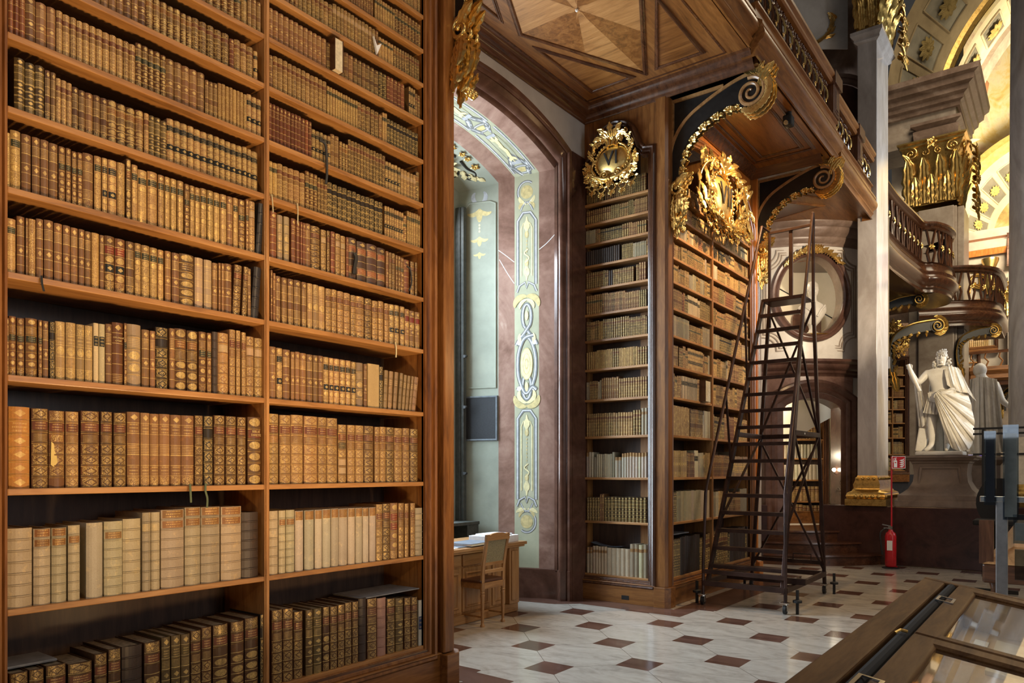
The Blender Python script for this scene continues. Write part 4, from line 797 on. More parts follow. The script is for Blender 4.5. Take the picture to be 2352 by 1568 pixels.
def cartouche(name, label, F, base, numeral, size, plate_mat, n0=0.06, wx=1.0, kz=1.0, wide=False):
    """gilded shield with a Roman numeral; F plane frame, base = (u, z) of its centre"""
    u, z = base; s = size
    G = lambda a, n, b_: F(u + a * s, n0 + n * s, z + b_ * s)
    root = thing(name, label, 'cartouche', G(0, -0.05, -0.6))
    pl = MB(); rows = []; k = 32
    for f, h in ((0.0, 0.075), (0.35, 0.068), (0.7, 0.045), (0.92, 0.012), (1.0, -0.03)):
        rows.append([G(0.36 * f * math.cos(2 * PI * i / k) * (1 + 0.06 * math.cos(4 * PI * i / k)), h, 0.31 * f * math.sin(2 * PI * i / k) * (1 + 0.05 * math.cos(4 * PI * i / k)) + 0.02) for i in range(k)])
    pl.grid(rows, False, True); pl.build('plate', plate_mat, root, smooth=60)
    rim = MB(); el = [(0.385 * math.cos(2 * PI * i / 60), 0.335 * math.sin(2 * PI * i / 60) + 0.02) for i in range(61)]
    rim.tube([G(a, 0.0, b_) for a, b_ in el[:-1]], 0.03 * s, 7, True)
    for i in range(34): a = 2 * PI * i / 34; rim.ball(G(0.385 * math.cos(a), 0.035, 0.335 * math.sin(a) + 0.02), 0.021 * s, 8, 5)
    rim.build('beaded_rim', 'gold', root, smooth=60)
    P0, P1, P2 = (Vector(G(*q)) for q in ((0, 0, 0), (1, 0, 0), (0, 1, 0))); U = (P1 - P0).normalized(); N = (P2 - P0).normalized(); Zv = Vector((0, 0, 1))
    rot = Matrix((U, Zv, N)).transposed().to_quaternion()
    text_on(numeral, G(0.0, 0.078, 0.02), 0.40 * s, 'black_paint', root, 'numeral', 0.006 * s, rot=rot)
    G0 = G; G = lambda a, n, b_: G0(a * wx, n, b_ * kz + (0.36 if b_ > 0 else -0.34) * (1 - kz) * min(1.0, abs(b_) / 0.3))
    cr = MB()   # crest of plumes
    for a, L, w, c in ((90, 0.34, 0.17, 0), (68, 0.36, 0.17, -46), (112, 0.36, 0.17, 46), (46, 0.34, 0.15, -85), (134, 0.34, 0.15, 85), (22, 0.26, 0.13, -120), (158, 0.26, 0.13, 120)):
        leaf(cr, G, (0.10 * math.cos(math.radians(a)), 0.40 + 0.0), a, L, w, c, 0.10, 0.10, 3, 12, 0.0)
    for q in (-1, 1):
        vine(cr, G, [(q * 0.04, 0.30), (q * 0.05, 0.38), (q * 0.12, 0.47), (q * 0.24, 0.5)], 0.026, 0.016, 0.05); vine(cr, G, [(q * 0.10, 0.28), (q * 0.12, 0.38), (q * 0.20, 0.45), (q * 0.31, 0.46)], 0.022, 0.012, 0.03)
        scroll(cr, G, (q * 0.30, 0.52), 0.06, 90, 1.1, 0.02 * s, 0.03, -q)
    cr.build('crest', 'gold', root, smooth=55)
    sc = MB()   # leafy scrolls and open strapwork below
    for q in (-1, 1):
        an = lambda a: a if q > 0 else 180 - a
        vine(sc, G, [(q * 0.02, -0.37, 0.06), (q * 0.16, -0.36, 0.07), (q * 0.33, -0.28, 0.05), (q * 0.50, -0.20, 0.03), (q * 0.60, -0.08, 0.02)], 0.026, 0.014, 0.03); scroll(sc, G, (q * 0.15, -0.27), 0.105, -90, 1.5, 0.026 * s, 0.06, q); scroll(sc, G, (q * 0.52, -0.02), 0.075, -90, 1.3, 0.018 * s, 0.03, q); scroll(sc, G, (q * 0.40, 0.22), 0.06, -90, 1.2, 0.016 * s, 0.03, q)
        vine(sc, G, [(q * 0.38, -0.22, 0.02), (q * 0.46, -0.08, 0.03), (q * 0.42, 0.08, 0.02), (q * 0.45, 0.24, 0.02), (q * 0.36, 0.36, 0.02)], 0.02, 0.012, 0.02)
        for (x, y), a, L, w, c in (((0.10, -0.37), -8, 0.26, 0.15, 30), ((0.22, -0.35), 8, 0.28, 0.14, 40), ((0.24, -0.36), -40, 0.22, 0.12, 60), ((0.32, -0.30), -18, 0.30, 0.14, 50), ((0.36, -0.27), 32, 0.26, 0.12, -50), ((0.42, -0.22), 5, 0.26, 0.12, 55), ((0.44, -0.24), -50, 0.2, 0.11, 50), ((0.48, -0.14), 62, 0.2, 0.10, -70), ((0.44, -0.06), 20, 0.2, 0.10, 60), ((0.40, 0.04), 75, 0.2, 0.10, -55), ((0.43, 0.14), 40, 0.18, 0.09, 60), ((0.42, 0.26), 100, 0.22, 0.10, 50), ((0.36, 0.33), 70, 0.16, 0.08, -70), ((0.30, -0.38), -75, 0.18, 0.10, 30)):
            leaf(sc, G, (q * x, y), an(a), L, w, c * q, 0.05, 0.07, 3, 12, 0.025)
        for cxx, czz, r_ in ((0.0, -0.53, 0.075), (0.24, -0.54, 0.07), (0.45, -0.45, 0.07)):
            if q < 0 and cxx == 0: continue
            dmd = smoothpath([(q * cxx - r_ * 1.2, czz), (q * cxx, czz + r_), (q * cxx + r_ * 1.2, czz), (q * cxx, czz - r_ * 1.1), (q * cxx - r_ * 1.2, czz)], 4)
            sc.tube([G(x, 0.03, z_) for x, z_ in dmd[:-1]], 0.013 * s, 6, True)
            for e in (-1, 1): scroll(sc, G, (q * cxx + e * 0.05, czz - 0.11), 0.045, 90, 1.2, 0.013 * s, 0.03, e); leaf(sc, G, (q * cxx + e * 0.06, czz + 0.02), 90 - e * 60, 0.1, 0.05, -e * 60, 0.02, 0.03, 2, 6, 0.02)
            leaf(sc, G, (q * cxx, czz - 0.05), -90, 0.15, 0.08, 0, 0.03, 0.03, 2, 8, 0.02); flower(sc, G, (q * cxx, czz + r_), 0.05, 0.03)
    leaf(sc, G, (0, -0.30), -90, 0.26, 0.2, 0, 0.08, 0.08, 3, 12, 0.03)
    for e in (-1, 1): leaf(sc, G, (0, -0.31), -90 + e * 38, 0.22, 0.13, e * 50, 0.06, 0.07, 3, 10, 0.03)
    if wide:   # long leafy garlands reaching out to both sides
        for q in (-1, 1):
            vine(sc, G, [(q * 0.30, 0.30, 0.05), (q * 0.52, 0.30, 0.06), (q * 0.70, 0.18, 0.04), (q * 0.80, -0.02, 0.03), (q * 0.78, -0.3, 0.02)], 0.024, 0.012, 0.03)
            for j, (x, y, a, L) in enumerate(((0.42, 0.34, 60, 0.3), (0.55, 0.30, 20, 0.34), (0.60, 0.24, -60, 0.34), (0.68, 0.2, 30, 0.3), (0.75, 0.08, -20, 0.28), (0.74, 0.0, -110, 0.3), (0.80, -0.12, -60, 0.28), (0.78, -0.2, -120, 0.26), (0.62, -0.1, -90, 0.34), (0.55, 0.05, 200, 0.28), (0.5, -0.16, -100, 0.3), (0.66, -0.3, -80, 0.3))):
                leaf(sc, G, (q * x, y), a if q > 0 else 180 - a, L * 0.85, 0.13, (50 if j % 2 else -50) * q, 0.07, 0.07, 3, 9, 0.02)
            for x, y in ((0.5, 0.36), (0.66, 0.3), (0.74, -0.34), (0.55, -0.3)): flower(sc, G, (q * x, y), 0.09, 0.06)
            scroll(sc, G, (q * 0.36, 0.34), 0.11, 90, 1.4, 0.026, 0.08, -q)
    sc.build('scrollwork', 'gold', root, smooth=55)
    return root

# stucco relief in the window vault
c_ = vaultp(0.22, 0.62); uu = (vaultp(0.26, 0.62) - vaultp(0.18, 0.62)).normalized(); vv = (vaultp(0.22, 0.7) - vaultp(0.22, 0.5)).normalized(); nn = uu.cross(vv); nn = nn if nn.z < 0 else -nn
FVv = lambda u, n, z: tuple(c_ + uu * u + vv * z + nn * n)
root = thing('stucco_relief', 'scrolled cream and gilt stucco relief on the little vault above the niche window', 'relief', tuple(c_))
m = MB()
for q in (-1, 1):
    scroll(m, FVv, (q * 0.16, 0.05), 0.10, 90, 1.2, 0.018, 0.01, -q); scroll(m, FVv, (q * 0.34, -0.08), 0.08, -90, 1.2, 0.015, 0.01, q)
    vine(m, FVv, [(q * 0.05, -0.16), (q * 0.2, -0.14), (q * 0.34, -0.17), (q * 0.48, -0.06)], 0.018, 0.01, 0.01)
m.build('scroll_band', 'black_paint', root, smooth=60)
m = MB(); shell(m, FVv, (0, 0.12), 0.26, -90, 150, 7, 0.01)
for q in (-1, 1):
    for j in range(4): leaf(m, FVv, (q * (0.12 + 0.09 * j), -0.02 - 0.03 * j), 90 - q * (60 + 30 * j), 0.14, 0.08, 50 * q, 0.03, 0.02, 2, 8, 0.01)
m.build('shell', 'paint_yellow', root, smooth=60)
m = MB()
for q in (-1, 1): flower(m, FVv, (q * 0.22, -0.24), 0.06, 0.01, 5); flower(m, FVv, (q * 0.05, -0.26), 0.05, 0.01, 5)
m.build('rosette_pattern', 'gold_old', root, smooth=60)
# ------------------------------------------------------------------ bookcases
FRP = [(-0.004, -0.06), (0.0, -0.02), (0.004, 0.012), (0.016, 0.016), (0.022, 0.006), (0.032, 0.030), (0.046, 0.036), (0.058, 0.028), (0.064, 0.028), (0.068, 0.050), (0.084, 0.058), (0.098, 0.050), (0.106, 0.030), (0.112, 0.030), (0.112, 0.0)]
def bookcase(label, F, base, u0, u1, divs, depth, zs, zhead, head, z_top, left, right, ax, group=None, posts=True, thick=0.03, mould='dark_z', zb=0.0):
    """F(u, n, z): front plane at n = 0, books stand behind it. head: outline of the opening's top (u, z) from u0 to u1"""
    root = thing('bookcase', label, 'bookcase', base, group)
    zc = max(p[1] for p in head) + 0.02
    m = MB(); m.fbox(F, u0 - 0.02, u1 + 0.02, -depth - 0.03, -depth, zs[0] - 0.05, zc); m.build('back_panel', 'backboard', root)
    for a, b_ in ((u0 - 0.03, u0), (u1, u1 + 0.03)):
        m = MB(); m.fbox(F, a, b_, -depth, -0.004, zs[0] - 0.04, zc); m.build('side_panel', 'shelf_z', root)
    for d in divs:
        m = MB(); m.fbox(F, d - 0.0165, d + 0.0165, -depth, 0.002, zs[0], zc)
        m.fbox(F, d - 0.010, d + 0.010, 0.002, 0.010, zs[0], zc); m.build('divider', 'shelf_z', root, bevel=0.003)
    cuts = [u0] + list(divs) + [u1]
    for z in zs:
        for a, b_ in zip(cuts[:-1], cuts[1:]):
            m = MB(); e0 = a + (0.0165 if a in divs else 0); e1 = b_ - (0.0165 if b_ in divs else 0)
            m.fbox(F, e0, e1, -depth, 0.0, z - thick, z); m.build('shelf', 'shelf_' + ax, root, bevel=0.004)
    m = MB(); path = [(u0, zs[0] - 0.02)] + list(head) + [(u1, zs[0] - 0.02)]
    m.sweep(path, FRP, F, True); m.build('frame_moulding', mould, root, smooth=40)
    m = MB()   # board above the opening up to the cornice
    hp = list(head)
    for p, q in zip(hp[:-1], hp[1:]):
        if q[0] - p[0] > 1e-4: m.add([F(p[0], -0.004, p[1]), F(q[0], -0.004, q[1]), F(q[0], -0.004, z_top), F(p[0], -0.004, z_top)], [(0, 1, 2, 3)])
    for a, b_ in ((left, u0), (u1, right)):
        m.fbox(F, a, b_, -0.05, 0.0, zs[0] - 0.10, z_top)
    m.build('frame_board', 'walnut_z', root)
    m = MB(); m.fbox(F, left - 0.0, right + 0.0, -depth, 0.05, zb, zb + 0.235); m.fbox(F, left, right, -depth, 0.058, zb + 0.235, zb + 0.25); m.build('plinth', 'walnut_' + ax, root, bevel=0.006)
    m = MB(); m.fbox(F, left, right, -depth + 0.01, 0.02, min(zb + 0.25, zs[0] - 0.04), zs[0] - 0.03); m.build('bottom_rail', 'dark_' + ax, root, bevel=0.008)
    return root
# near bookcase, facing the hall
FN = FX(-3.77)
rt = bookcase('tall two-bay walnut bookcase with thirteen crowded shelves, nearest the camera', FN, (-3.95, 2.6, 0), 1.262, 3.917, [2.593], 0.42, SH, 5.6, [(1.262, 5.6), (3.917, 5.6)], 5.95, 0.90, 4.06, 'y', mould='walnut_z')
m = MB(); m.prism([(4.05, -3.80), (4.05, -3.695), (4.06, -3.685), (4.155, -3.685), (4.205, -3.735), (4.205, -4.25), (4.05, -4.25)], lambda u, n, z: (z, u, n), 0.25, 5.95); m.build('corner_post', 'walnut_z', rt, bevel=0.004)
m = MB(); m.prism([(4.04, -3.80), (4.04, -3.645), (4.17, -3.645), (4.245, -3.715), (4.245, -4.25), (4.04, -4.25)], lambda u, n, z: (z, u, n), 0.0, 0.24); m.build('post_plinth', 'walnut_y', rt, bevel=0.006)
m = MB(); m.box(-4.82, -4.25, 4.06, 4.20, 0, 5.95); m.build('return_panel', 'walnut_z', rt)
# bookcase VI, beside the niche and at right angles to the hall
FV = FY(7.94)
cV = -4.41
hv = [(-4.85, 5.30), (-4.85, 5.345), (-4.755, 5.36)] + smoothpath([(-4.735, 5.40), (-4.68, 5.46), (-4.645, 5.56), (-4.60, 5.66), (-4.52, 5.735), (-4.41, 5.765)], 4)
head6 = hv + [(2 * cV - u, z) for u, z in reversed(hv)][1:]
rt = bookcase('narrow dark walnut bookcase with numeral VI, between the niche and the corner', FV, (-4.41, 8.1, 0), -4.85, -3.97, [], 0.20, SH, 5.7, head6, 5.97, -4.90, -3.86, 'x')
m = MB(); m.box(-4.30, -4.20, 7.888, 7.90, 0.05, 0.10); m.build('vent_grille', 'black_paint', rt)
# bookcase VII, round the corner, facing the hall
F7 = FX(-3.77)
head7 = [(8.165, 5.30), (8.165, 5.36), (8.30, 5.38)] + smoothpath([(8.34, 5.44), (8.42, 5.54), (8.60, 5.64), (9.0, 5.72), (9.5, 5.75), (10.0, 5.72), (10.35, 5.62), (10.6, 5.46), (10.78, 5.28), (10.86, 5.17)], 4)
rt = bookcase('two-bay walnut bookcase with numeral VII, behind the rolling ladder', F7, (-3.95, 9.5, 0), 8.165, 10.86, [9.42], 0.40, SH, 5.7, head7, 5.97, 8.05, 10.98, 'y', mould='walnut_z')
m = MB(); m.prism([(-3.87, 7.915), (-3.745, 7.915), (-3.715, 7.945), (-3.715, 8.06), (-3.87, 8.06)], lambda u, n, z: (u, z, n), 0.24, 5.97); m.build('corner_post', 'walnut_z', rt, bevel=0.004)
m = MB(); m.prism([(-3.87, 7.875), (-3.73, 7.875), (-3.675, 7.93), (-3.675, 8.06), (-3.87, 8.06)], lambda u, n, z: (u, z, n), 0.0, 0.24); m.build('post_plinth', 'walnut_x', rt, bevel=0.005)
m = MB(); m.box(-3.80, -3.70, 10.98, 11.02, 0.24, 5.97); m.box(-3.84, -3.73, 11.02, 11.12, 0.24, 5.97); m.box(-3.86, -3.66, 10.98, 11.14, 0, 0.24); m.build('end_pilaster', 'cherry_z', rt, bevel=0.008)
m = MB()   # bright cherry spandrel above the arched head
hp = head7[3:]
off = [(u, z + 0.09) for u, z in hp]
for p, q in zip(off[:-1], off[1:]):
    m.add([F7(p[0], 0.004, p[1]), F7(q[0], 0.004, q[1]), F7(q[0], 0.004, 5.97), F7(p[0], 0.004, 5.97)], [(0, 1, 2, 3)])
m.build('spandrel_veneer', 'cherry_z', rt)
# fill the small books
r = random.Random(5)
PALN = list('llllssmmgfffDDdddbbEETkhi'); 
for k in range(6, 13):
    sp = (SH[k + 1] - SH[k] if k < 12 else 0.30) - 0.03
    for a, b_ in ((1.265, 2.575), (2.612, 3.913)):
        r_in[0] = 0.015
        fill(lambda u, n, z: (-3.77 + n, u, z), a, b_, SH[k], sp, r, PALN, 0.20, 0.032 if a < 2 else 0.029, 0.05, 0.80 if k < 9 else 0.84, 3)
P6 = list('dddhhheeeKKllfsskq') ; r = random.Random(8)
for k in range(13):
    sp = (SH[k + 1] - SH[k] if k < 12 else 0.30) - 0.03
    wm = 0.052 if k == 0 else 0.036 if k < 4 else 0.024
    pal = list('v112qDv') if k == 0 else list('hhKel') if k == 1 else list('wtwwt') if k == 2 else list('dDd11qg') if k == 3 else list('wqDlqp') if k == 4 else list('ddgDg') if k < 7 else P6
    fill(lambda u, n, z: (u, 7.94 - n, z), -4.845, -3.975, SH[k], sp, r, pal, 0.15, wm, 0.03, 0.66 if k < 3 else 0.76 if k < 6 else 0.84, 3)
P7 = list('DDDTllssmmgffbbddEkuVqwhi'); r = random.Random(11)
for k in range(13):
    sp = (SH[k + 1] - SH[k] if k < 12 else 0.30) - 0.03
    wm = 0.055 if k < 2 else 0.042 if k < 4 else 0.03
    pal = list('hedKhe') if k == 0 else list('hgvqlD') if k == 1 else list('DuhgvqpVl') if k == 2 else P7
    for a, b_ in ((8.17, 9.403), (9.437, 10.855)):
        fill(lambda u, n, z: (-3.77 + n, u, z), a, b_, SH[k], sp, r, pal, 0.20, wm, 0.05, 0.74 if k < 3 else 0.84, 3)
# odd volumes that stand out
def odd(y, w, z, h, d, x, mat, name, label, cat='book'):
    o = thing(name, label, cat, (x, y, z)); m = MB(); m.box(x - d, x, y, y + 0.004, z, z + h); m.box(x - d, x, y + w - 0.004, y + w, z, z + h); m.box(x - d, x - d + 0.004, y, y + w, z, z + h); m.build('cover', mat, o, bevel=0.001)
    m = MB(); m.box(x - d + 0.006, x - 0.004, y + 0.005, y + w - 0.005, z + 0.003, z + h - 0.004); m.build('page_block', 'page_pale', o); return o
def flatcover(y0, y1, x0, x1, z, mat, label, th=0.012):
    m = MB(); m.box(x0, x1, y0, y1, z, z + th); o = m.build('folder', mat, loc=((x0 + x1) / 2, (y0 + y1) / 2, z), bevel=0.003); tag(o, label, 'folder'); return o
flatcover(3.36, 3.905, -4.12, -3.80, SH[0] + 0.412, 'folder_grey', 'grey card folder lying flat on the dark books, lowest shelf, right bay', 0.008)
flatcover(1.27, 1.50, -4.08, -3.86, SH[0] + 0.372, 'folder_grey', 'grey card folder lying on the books, lowest shelf, left bay')
m = MB(); rows = []
for i in range(9):
    a = i / 8; rows.append([(-4.78 + 0.56 * a, y, SH[0] + 0.335 + 0.045 * (2 * a - 1) ** 2) for y in (7.97, 8.10)])
m.grid(rows); rows = [[(p[0], p[1], p[2] + 0.008) for p in q] for q in rows]; m.grid(rows)
o = m.build('folder', 'folder_blue', loc=(-4.5, 8.03, SH[0] + 0.3)); tag(o, 'sagging blue-grey folder on the vellum books at the foot of bookcase VI', 'folder')
flatcover(8.2, 8.75, -4.08, -3.81, SH[0] + 0.50, 'folder_grey', 'grey folder lying on the lowest books of bookcase VII')
odd(9.02, 0.17, SH[4], 0.27, 0.24, -3.70, 'dark_z', 'book', 'dark red book pulled forward on a middle shelf of bookcase VII')
odd(3.07, 0.07, SH[9], 0.205, 0.15, -3.735, 'dark_z', 'book', 'upright brown book showing its pale page edges, high in the right bay')
# ribbons hanging over the shelf edges
def tie(y, z, pts, mat, label, x=-3.764, w=0.005):
    m = MB(); P = smoothpath([(x + a, y + b_, z + c) for a, b_, c in pts], 5); m.tube(P, [w] * len(P), 5); o = m.build('ribbon', mat, loc=(x, y, z), smooth=60); tag(o, label, 'ribbon', None); return o
tie(2.985, 3.62, [(0.006, -0.02, 0.06), (0.012, 0.02, 0.05), (0.014, 0.03, -0.02), (0.012, 0.035, -0.13), (0.008, 0.03, -0.2)], 'tie_dark', 'black ribbon dangling from the eighth shelf, right bay', w=0.009)
tie(3.62, 2.49, [(0.006, 0, 0.01), (0.01, 0.004, -0.02), (0.008, 0.008, -0.06), (0.008, 0.004, -0.095)], 'tie_cream', 'cream ribbon hanging over the edge of the fifth shelf, right bay', w=0.006)
tie(2.11, 1.52, [(0.006, 0, 0.01), (0.01, 0.0, -0.03), (0.008, 0.004, -0.09)], 'tie_green', 'green ribbon below the gilt-lined books, third shelf, first of a pair', w=0.006)
tie(2.20, 1.52, [(0.006, 0, 0.01), (0.01, -0.004, -0.03), (0.008, 0.008, -0.07), (0.008, 0.006, -0.12)], 'tie_green', 'longer green ribbon below the gilt-lined books, third shelf', w=0.006)
tie(1.395, 2.49, [(0.004, 0, 0.005), (0.008, 0.0, -0.03), (0.008, 0.008, -0.065)], 'tie_dark', 'short dark ribbon over the fifth shelf edge near the left post', w=0.005)
tie(2.62, 3.23, [(0.004, 0, 0.005), (0.008, 0.002, -0.04), (0.008, 0.006, -0.10)], 'tie_cream', 'cream ribbon at the seventh shelf beside the divider', w=0.004)
tie(2.80, 3.23, [(0.004, 0, 0.005), (0.008, 0.002, -0.04), (0.008, 0.0, -0.12)], 'tie_cream', 'second cream ribbon at the seventh shelf, right bay', w=0.004)
tie(3.255, 2.87, [(0.012, 0, 0.17), (0.016, 0.012, 0.14), (0.014, 0.0, 0.07), (0.014, -0.005, 0.03)], 'tie_dark', 'black bow hanging on the thick red-banded book, sixth shelf', x=-3.776, w=0.014)
tie(3.74, 2.87, [(0.012, 0, 0.19), (0.016, 0.03, 0.17), (0.014, 0.045, 0.08), (0.014, 0.02, 0.02)], 'tie_dark', 'black ribbon loop at the far end of the sixth shelf', x=-3.776, w=0.006)
m = MB(); m.add([(-3.755, 3.42, 4.55), (-3.755, 3.45, 4.44), (-3.755, 3.49, 4.53), (-3.757, 3.45, 4.50), (-3.77, 3.42, 4.55), (-3.77, 3.45, 4.44), (-3.77, 3.49, 4.53)], [(0, 1, 3), (1, 2, 3), (4, 5, 1, 0), (5, 6, 2, 1)]); o = m.build('paper_slip', 'paper', loc=(-3.76, 3.45, 4.44)); tag(o, 'small white folded paper slip on a high shelf of the right bay', 'paper')
# numerals
cartouche('gilded_cartouche', 'gilded cartouche with numeral VI at the head of the narrow bookcase', FV, (cV, 5.36), 'VI', 0.60, 'gold_plate', 0.075)
cartouche('gilded_cartouche', 'large gilded cartouche with numeral VII on the bookcase behind the ladder', F7, (9.47, 5.20), 'VII', 0.96, 'gold_plate', 0.10, 1.12, 0.56, True)
# ------------------------------------------------------------------ gallery: soffits, cornices, fascia, balustrade
ZC = 6.10
m = MB(); m.box(-4.9, -2.72, 4.0, 7.97, ZC, ZC + 0.10); m.box(-4.9, -2.68, 7.97, 14.4, 6.02, 6.15); m.box(-4.9, -2.68, 0.6, 4.0, 6.02, 6.15); struct(m.build('ceiling', 'walnut_y'))
FC = lambda u, n, z: (u, z, ZC - n)
pan = [(0.0, 0.0), (0.0, 0.012), (0.012, 0.022), (0.026, 0.022), (0.038, 0.010), (0.046, 0.012), (0.05, 0.0)]
def panel(name, pts, F, mat_in, mat_fr, root_label=None, rad=None, sunk=0.004):
    m = MB(); m.sweep(pts, pan, F, True); fr = struct(m.build(name, mat_fr, smooth=40))
    m = MB(); m.add([F(u, sunk, z) for u, z in pts], [tuple(range(len(pts)))]); i = m.build('panel', mat_in, fr); return fr
cx, cyy = -3.815, 6.10
dm = [(cx - 0.66, cyy), (cx, cyy + 1.395), (cx + 0.66, cyy), (cx, cyy - 1.395)]
fr = panel('trim_7', dm, FC, 'walnut_y', 'dark_y')
# radiating veneers of the star: alternating grain
m1, m2, m3 = MB(), MB(), MB()
c0 = (cx, cyy)
mid = [((dm[i][0] + dm[(i + 1) % 4][0]) / 2, (dm[i][1] + dm[(i + 1) % 4][1]) / 2) for i in range(4)]
for i in range(4):
    a, b_, c = mid[i - 1], dm[i], mid[i]
    m1.add([FC(*q) for q in ((c0[0], 0.0052, c0[1]), (a[0], 0.0052, a[1]), (b_[0], 0.0052, b_[1]))], [(0, 1, 2)]); m2.add([FC(*q) for q in ((c0[0], 0.0054, c0[1]), (b_[0], 0.0054, b_[1]), (c[0], 0.0054, c[1]))], [(0, 1, 2)])
m1.build('veneer', 'shelf_x', fr); m2.build('veneer', 'walnut_z', fr)
for i in range(8):
    a = PI * i / 4; m3.add([FC(c0[0], 0.0058, c0[1]), FC(c0[0] + 0.05 * math.cos(a - 0.25), 0.0058, c0[1] + 0.08 * math.sin(a - 0.25)), FC(c0[0] + 0.13 * math.cos(a), 0.0058, c0[1] + 0.2 * math.sin(a))], [(0, 1, 2)])
m3.build('star_inlay', 'shelf_y', fr)
for k, (sx, sy) in enumerate(((-1, 1), (1, 1), (-1, -1), (1, -1))):
    panel('trim_%d' % (8 + k), [(cx + sx * 0.68, cyy + sy * 0.38), (cx + sx * 0.19, cyy + sy * 1.41), (cx + sx * 0.665, cyy + sy * 1.42)][::1 if sx * sy > 0 else -1], FC, 'walnut_x', 'dark_y')
m = MB(); m.sweep([(-4.665, 4.51), (-4.665, 7.69), (-2.95, 7.69), (-2.95, 4.51)], [(0, 0), (0, 0.006), (0.02, 0.006), (0.02, 0)], FC, True); struct(m.build('trim_12', 'dark_x'))
m = MB(); m.ball((cx, cyy, ZC - 0.015), 0.016); o = m.build('smoke_detector', 'sign_white', loc=(cx, cyy, ZC - 0.02)); tag(o, 'tiny white detector dot at the centre of the inlaid star ceiling', 'detector')
# cornice: along the arch wall and round the bookcases
def run(name, pts, prof, mat, z):
    """prof (out, up) swept along a floor-plan polyline; 'out' points to the left of travel"""
    mm = MB(); mm.sweep(pts, prof, lambda u, n, zz: (u, zz, z + n)); return struct(mm.build(name, mat, smooth=42))
CP = [(0, -0.15), (0.012, -0.15), (0.02, -0.135), (0.045, -0.125), (0.07, -0.095), (0.075, -0.075), (0.09, -0.07), (0.125, -0.05), (0.14, -0.02), (0.15, -0.012), (0.19, 0.0), (0.0, 0.0)]
wl = [(-3.775, 4.20), (-4.85, 4.20), (-4.85, 7.94), (-2.70, 7.94)]
run('trim_13', [(u, z) for u, z in reversed(wl)], CP, 'dark_y', ZC)
run('trim_14', [(-2.74, 8.07), (-3.755, 8.07), (-3.755, 10.88), (-2.74, 10.88)][::-1], [(0, -0.10), (0.02, -0.10), (0.05, -0.07), (0.08, -0.05), (0.10, -0.02), (0.13, 0.0), (0, 0)], 'dark_x', 6.02)
# sunk panel of the soffit above bookcase VII and the soffit beyond
FS = lambda u, n, z: (u, z, 6.02 - n)
panel('trim_15', [(-3.42, 8.52), (-3.42, 10.36), (-2.92, 10.36), (-2.92, 8.52)], FS, 'walnut_y', 'dark_y')
panel('trim_16', [(-3.55, 8.40), (-3.55, 10.50), (-2.80, 10.50), (-2.80, 8.40)], FS, 'walnut_y', 'dark_y', sunk=0.001)
panel('trim_17', [(-3.9, 11.3), (-3.2, 12.5), (-2.95, 11.3)], FS, 'dark_y', 'walnut_x'); panel('trim_18', [(-4.3, 11.6), (-4.4, 13.2), (-3.3, 12.9)], FS, 'dark_y', 'walnut_x')
# ceiling spotlight, the housing of gallery_spot
o = thing('spotlight', 'small black ceiling projector under the gallery in front of bookcase VII', 'spotlight', (-2.745, 9.3, 5.90))
m = MB(); m.lathe([(0.0, 0.0), (0.035, 0.0), (0.035, 0.05), (0.0, 0.05)], (-2.745, 9.3, 5.97), 14); m.build('mount', 'black_paint', o)
m = MB(); m.box(-2.80, -2.69, 9.22, 9.36, 5.84, 5.97); m.build('body', 'felt_black', o, bevel=0.02)
m = MB(); m.tube([(-2.745, 9.24, 5.87), (-2.745, 9.18, 5.85)], 0.028, 12); m.build('lens', 'chrome', o, smooth=50)
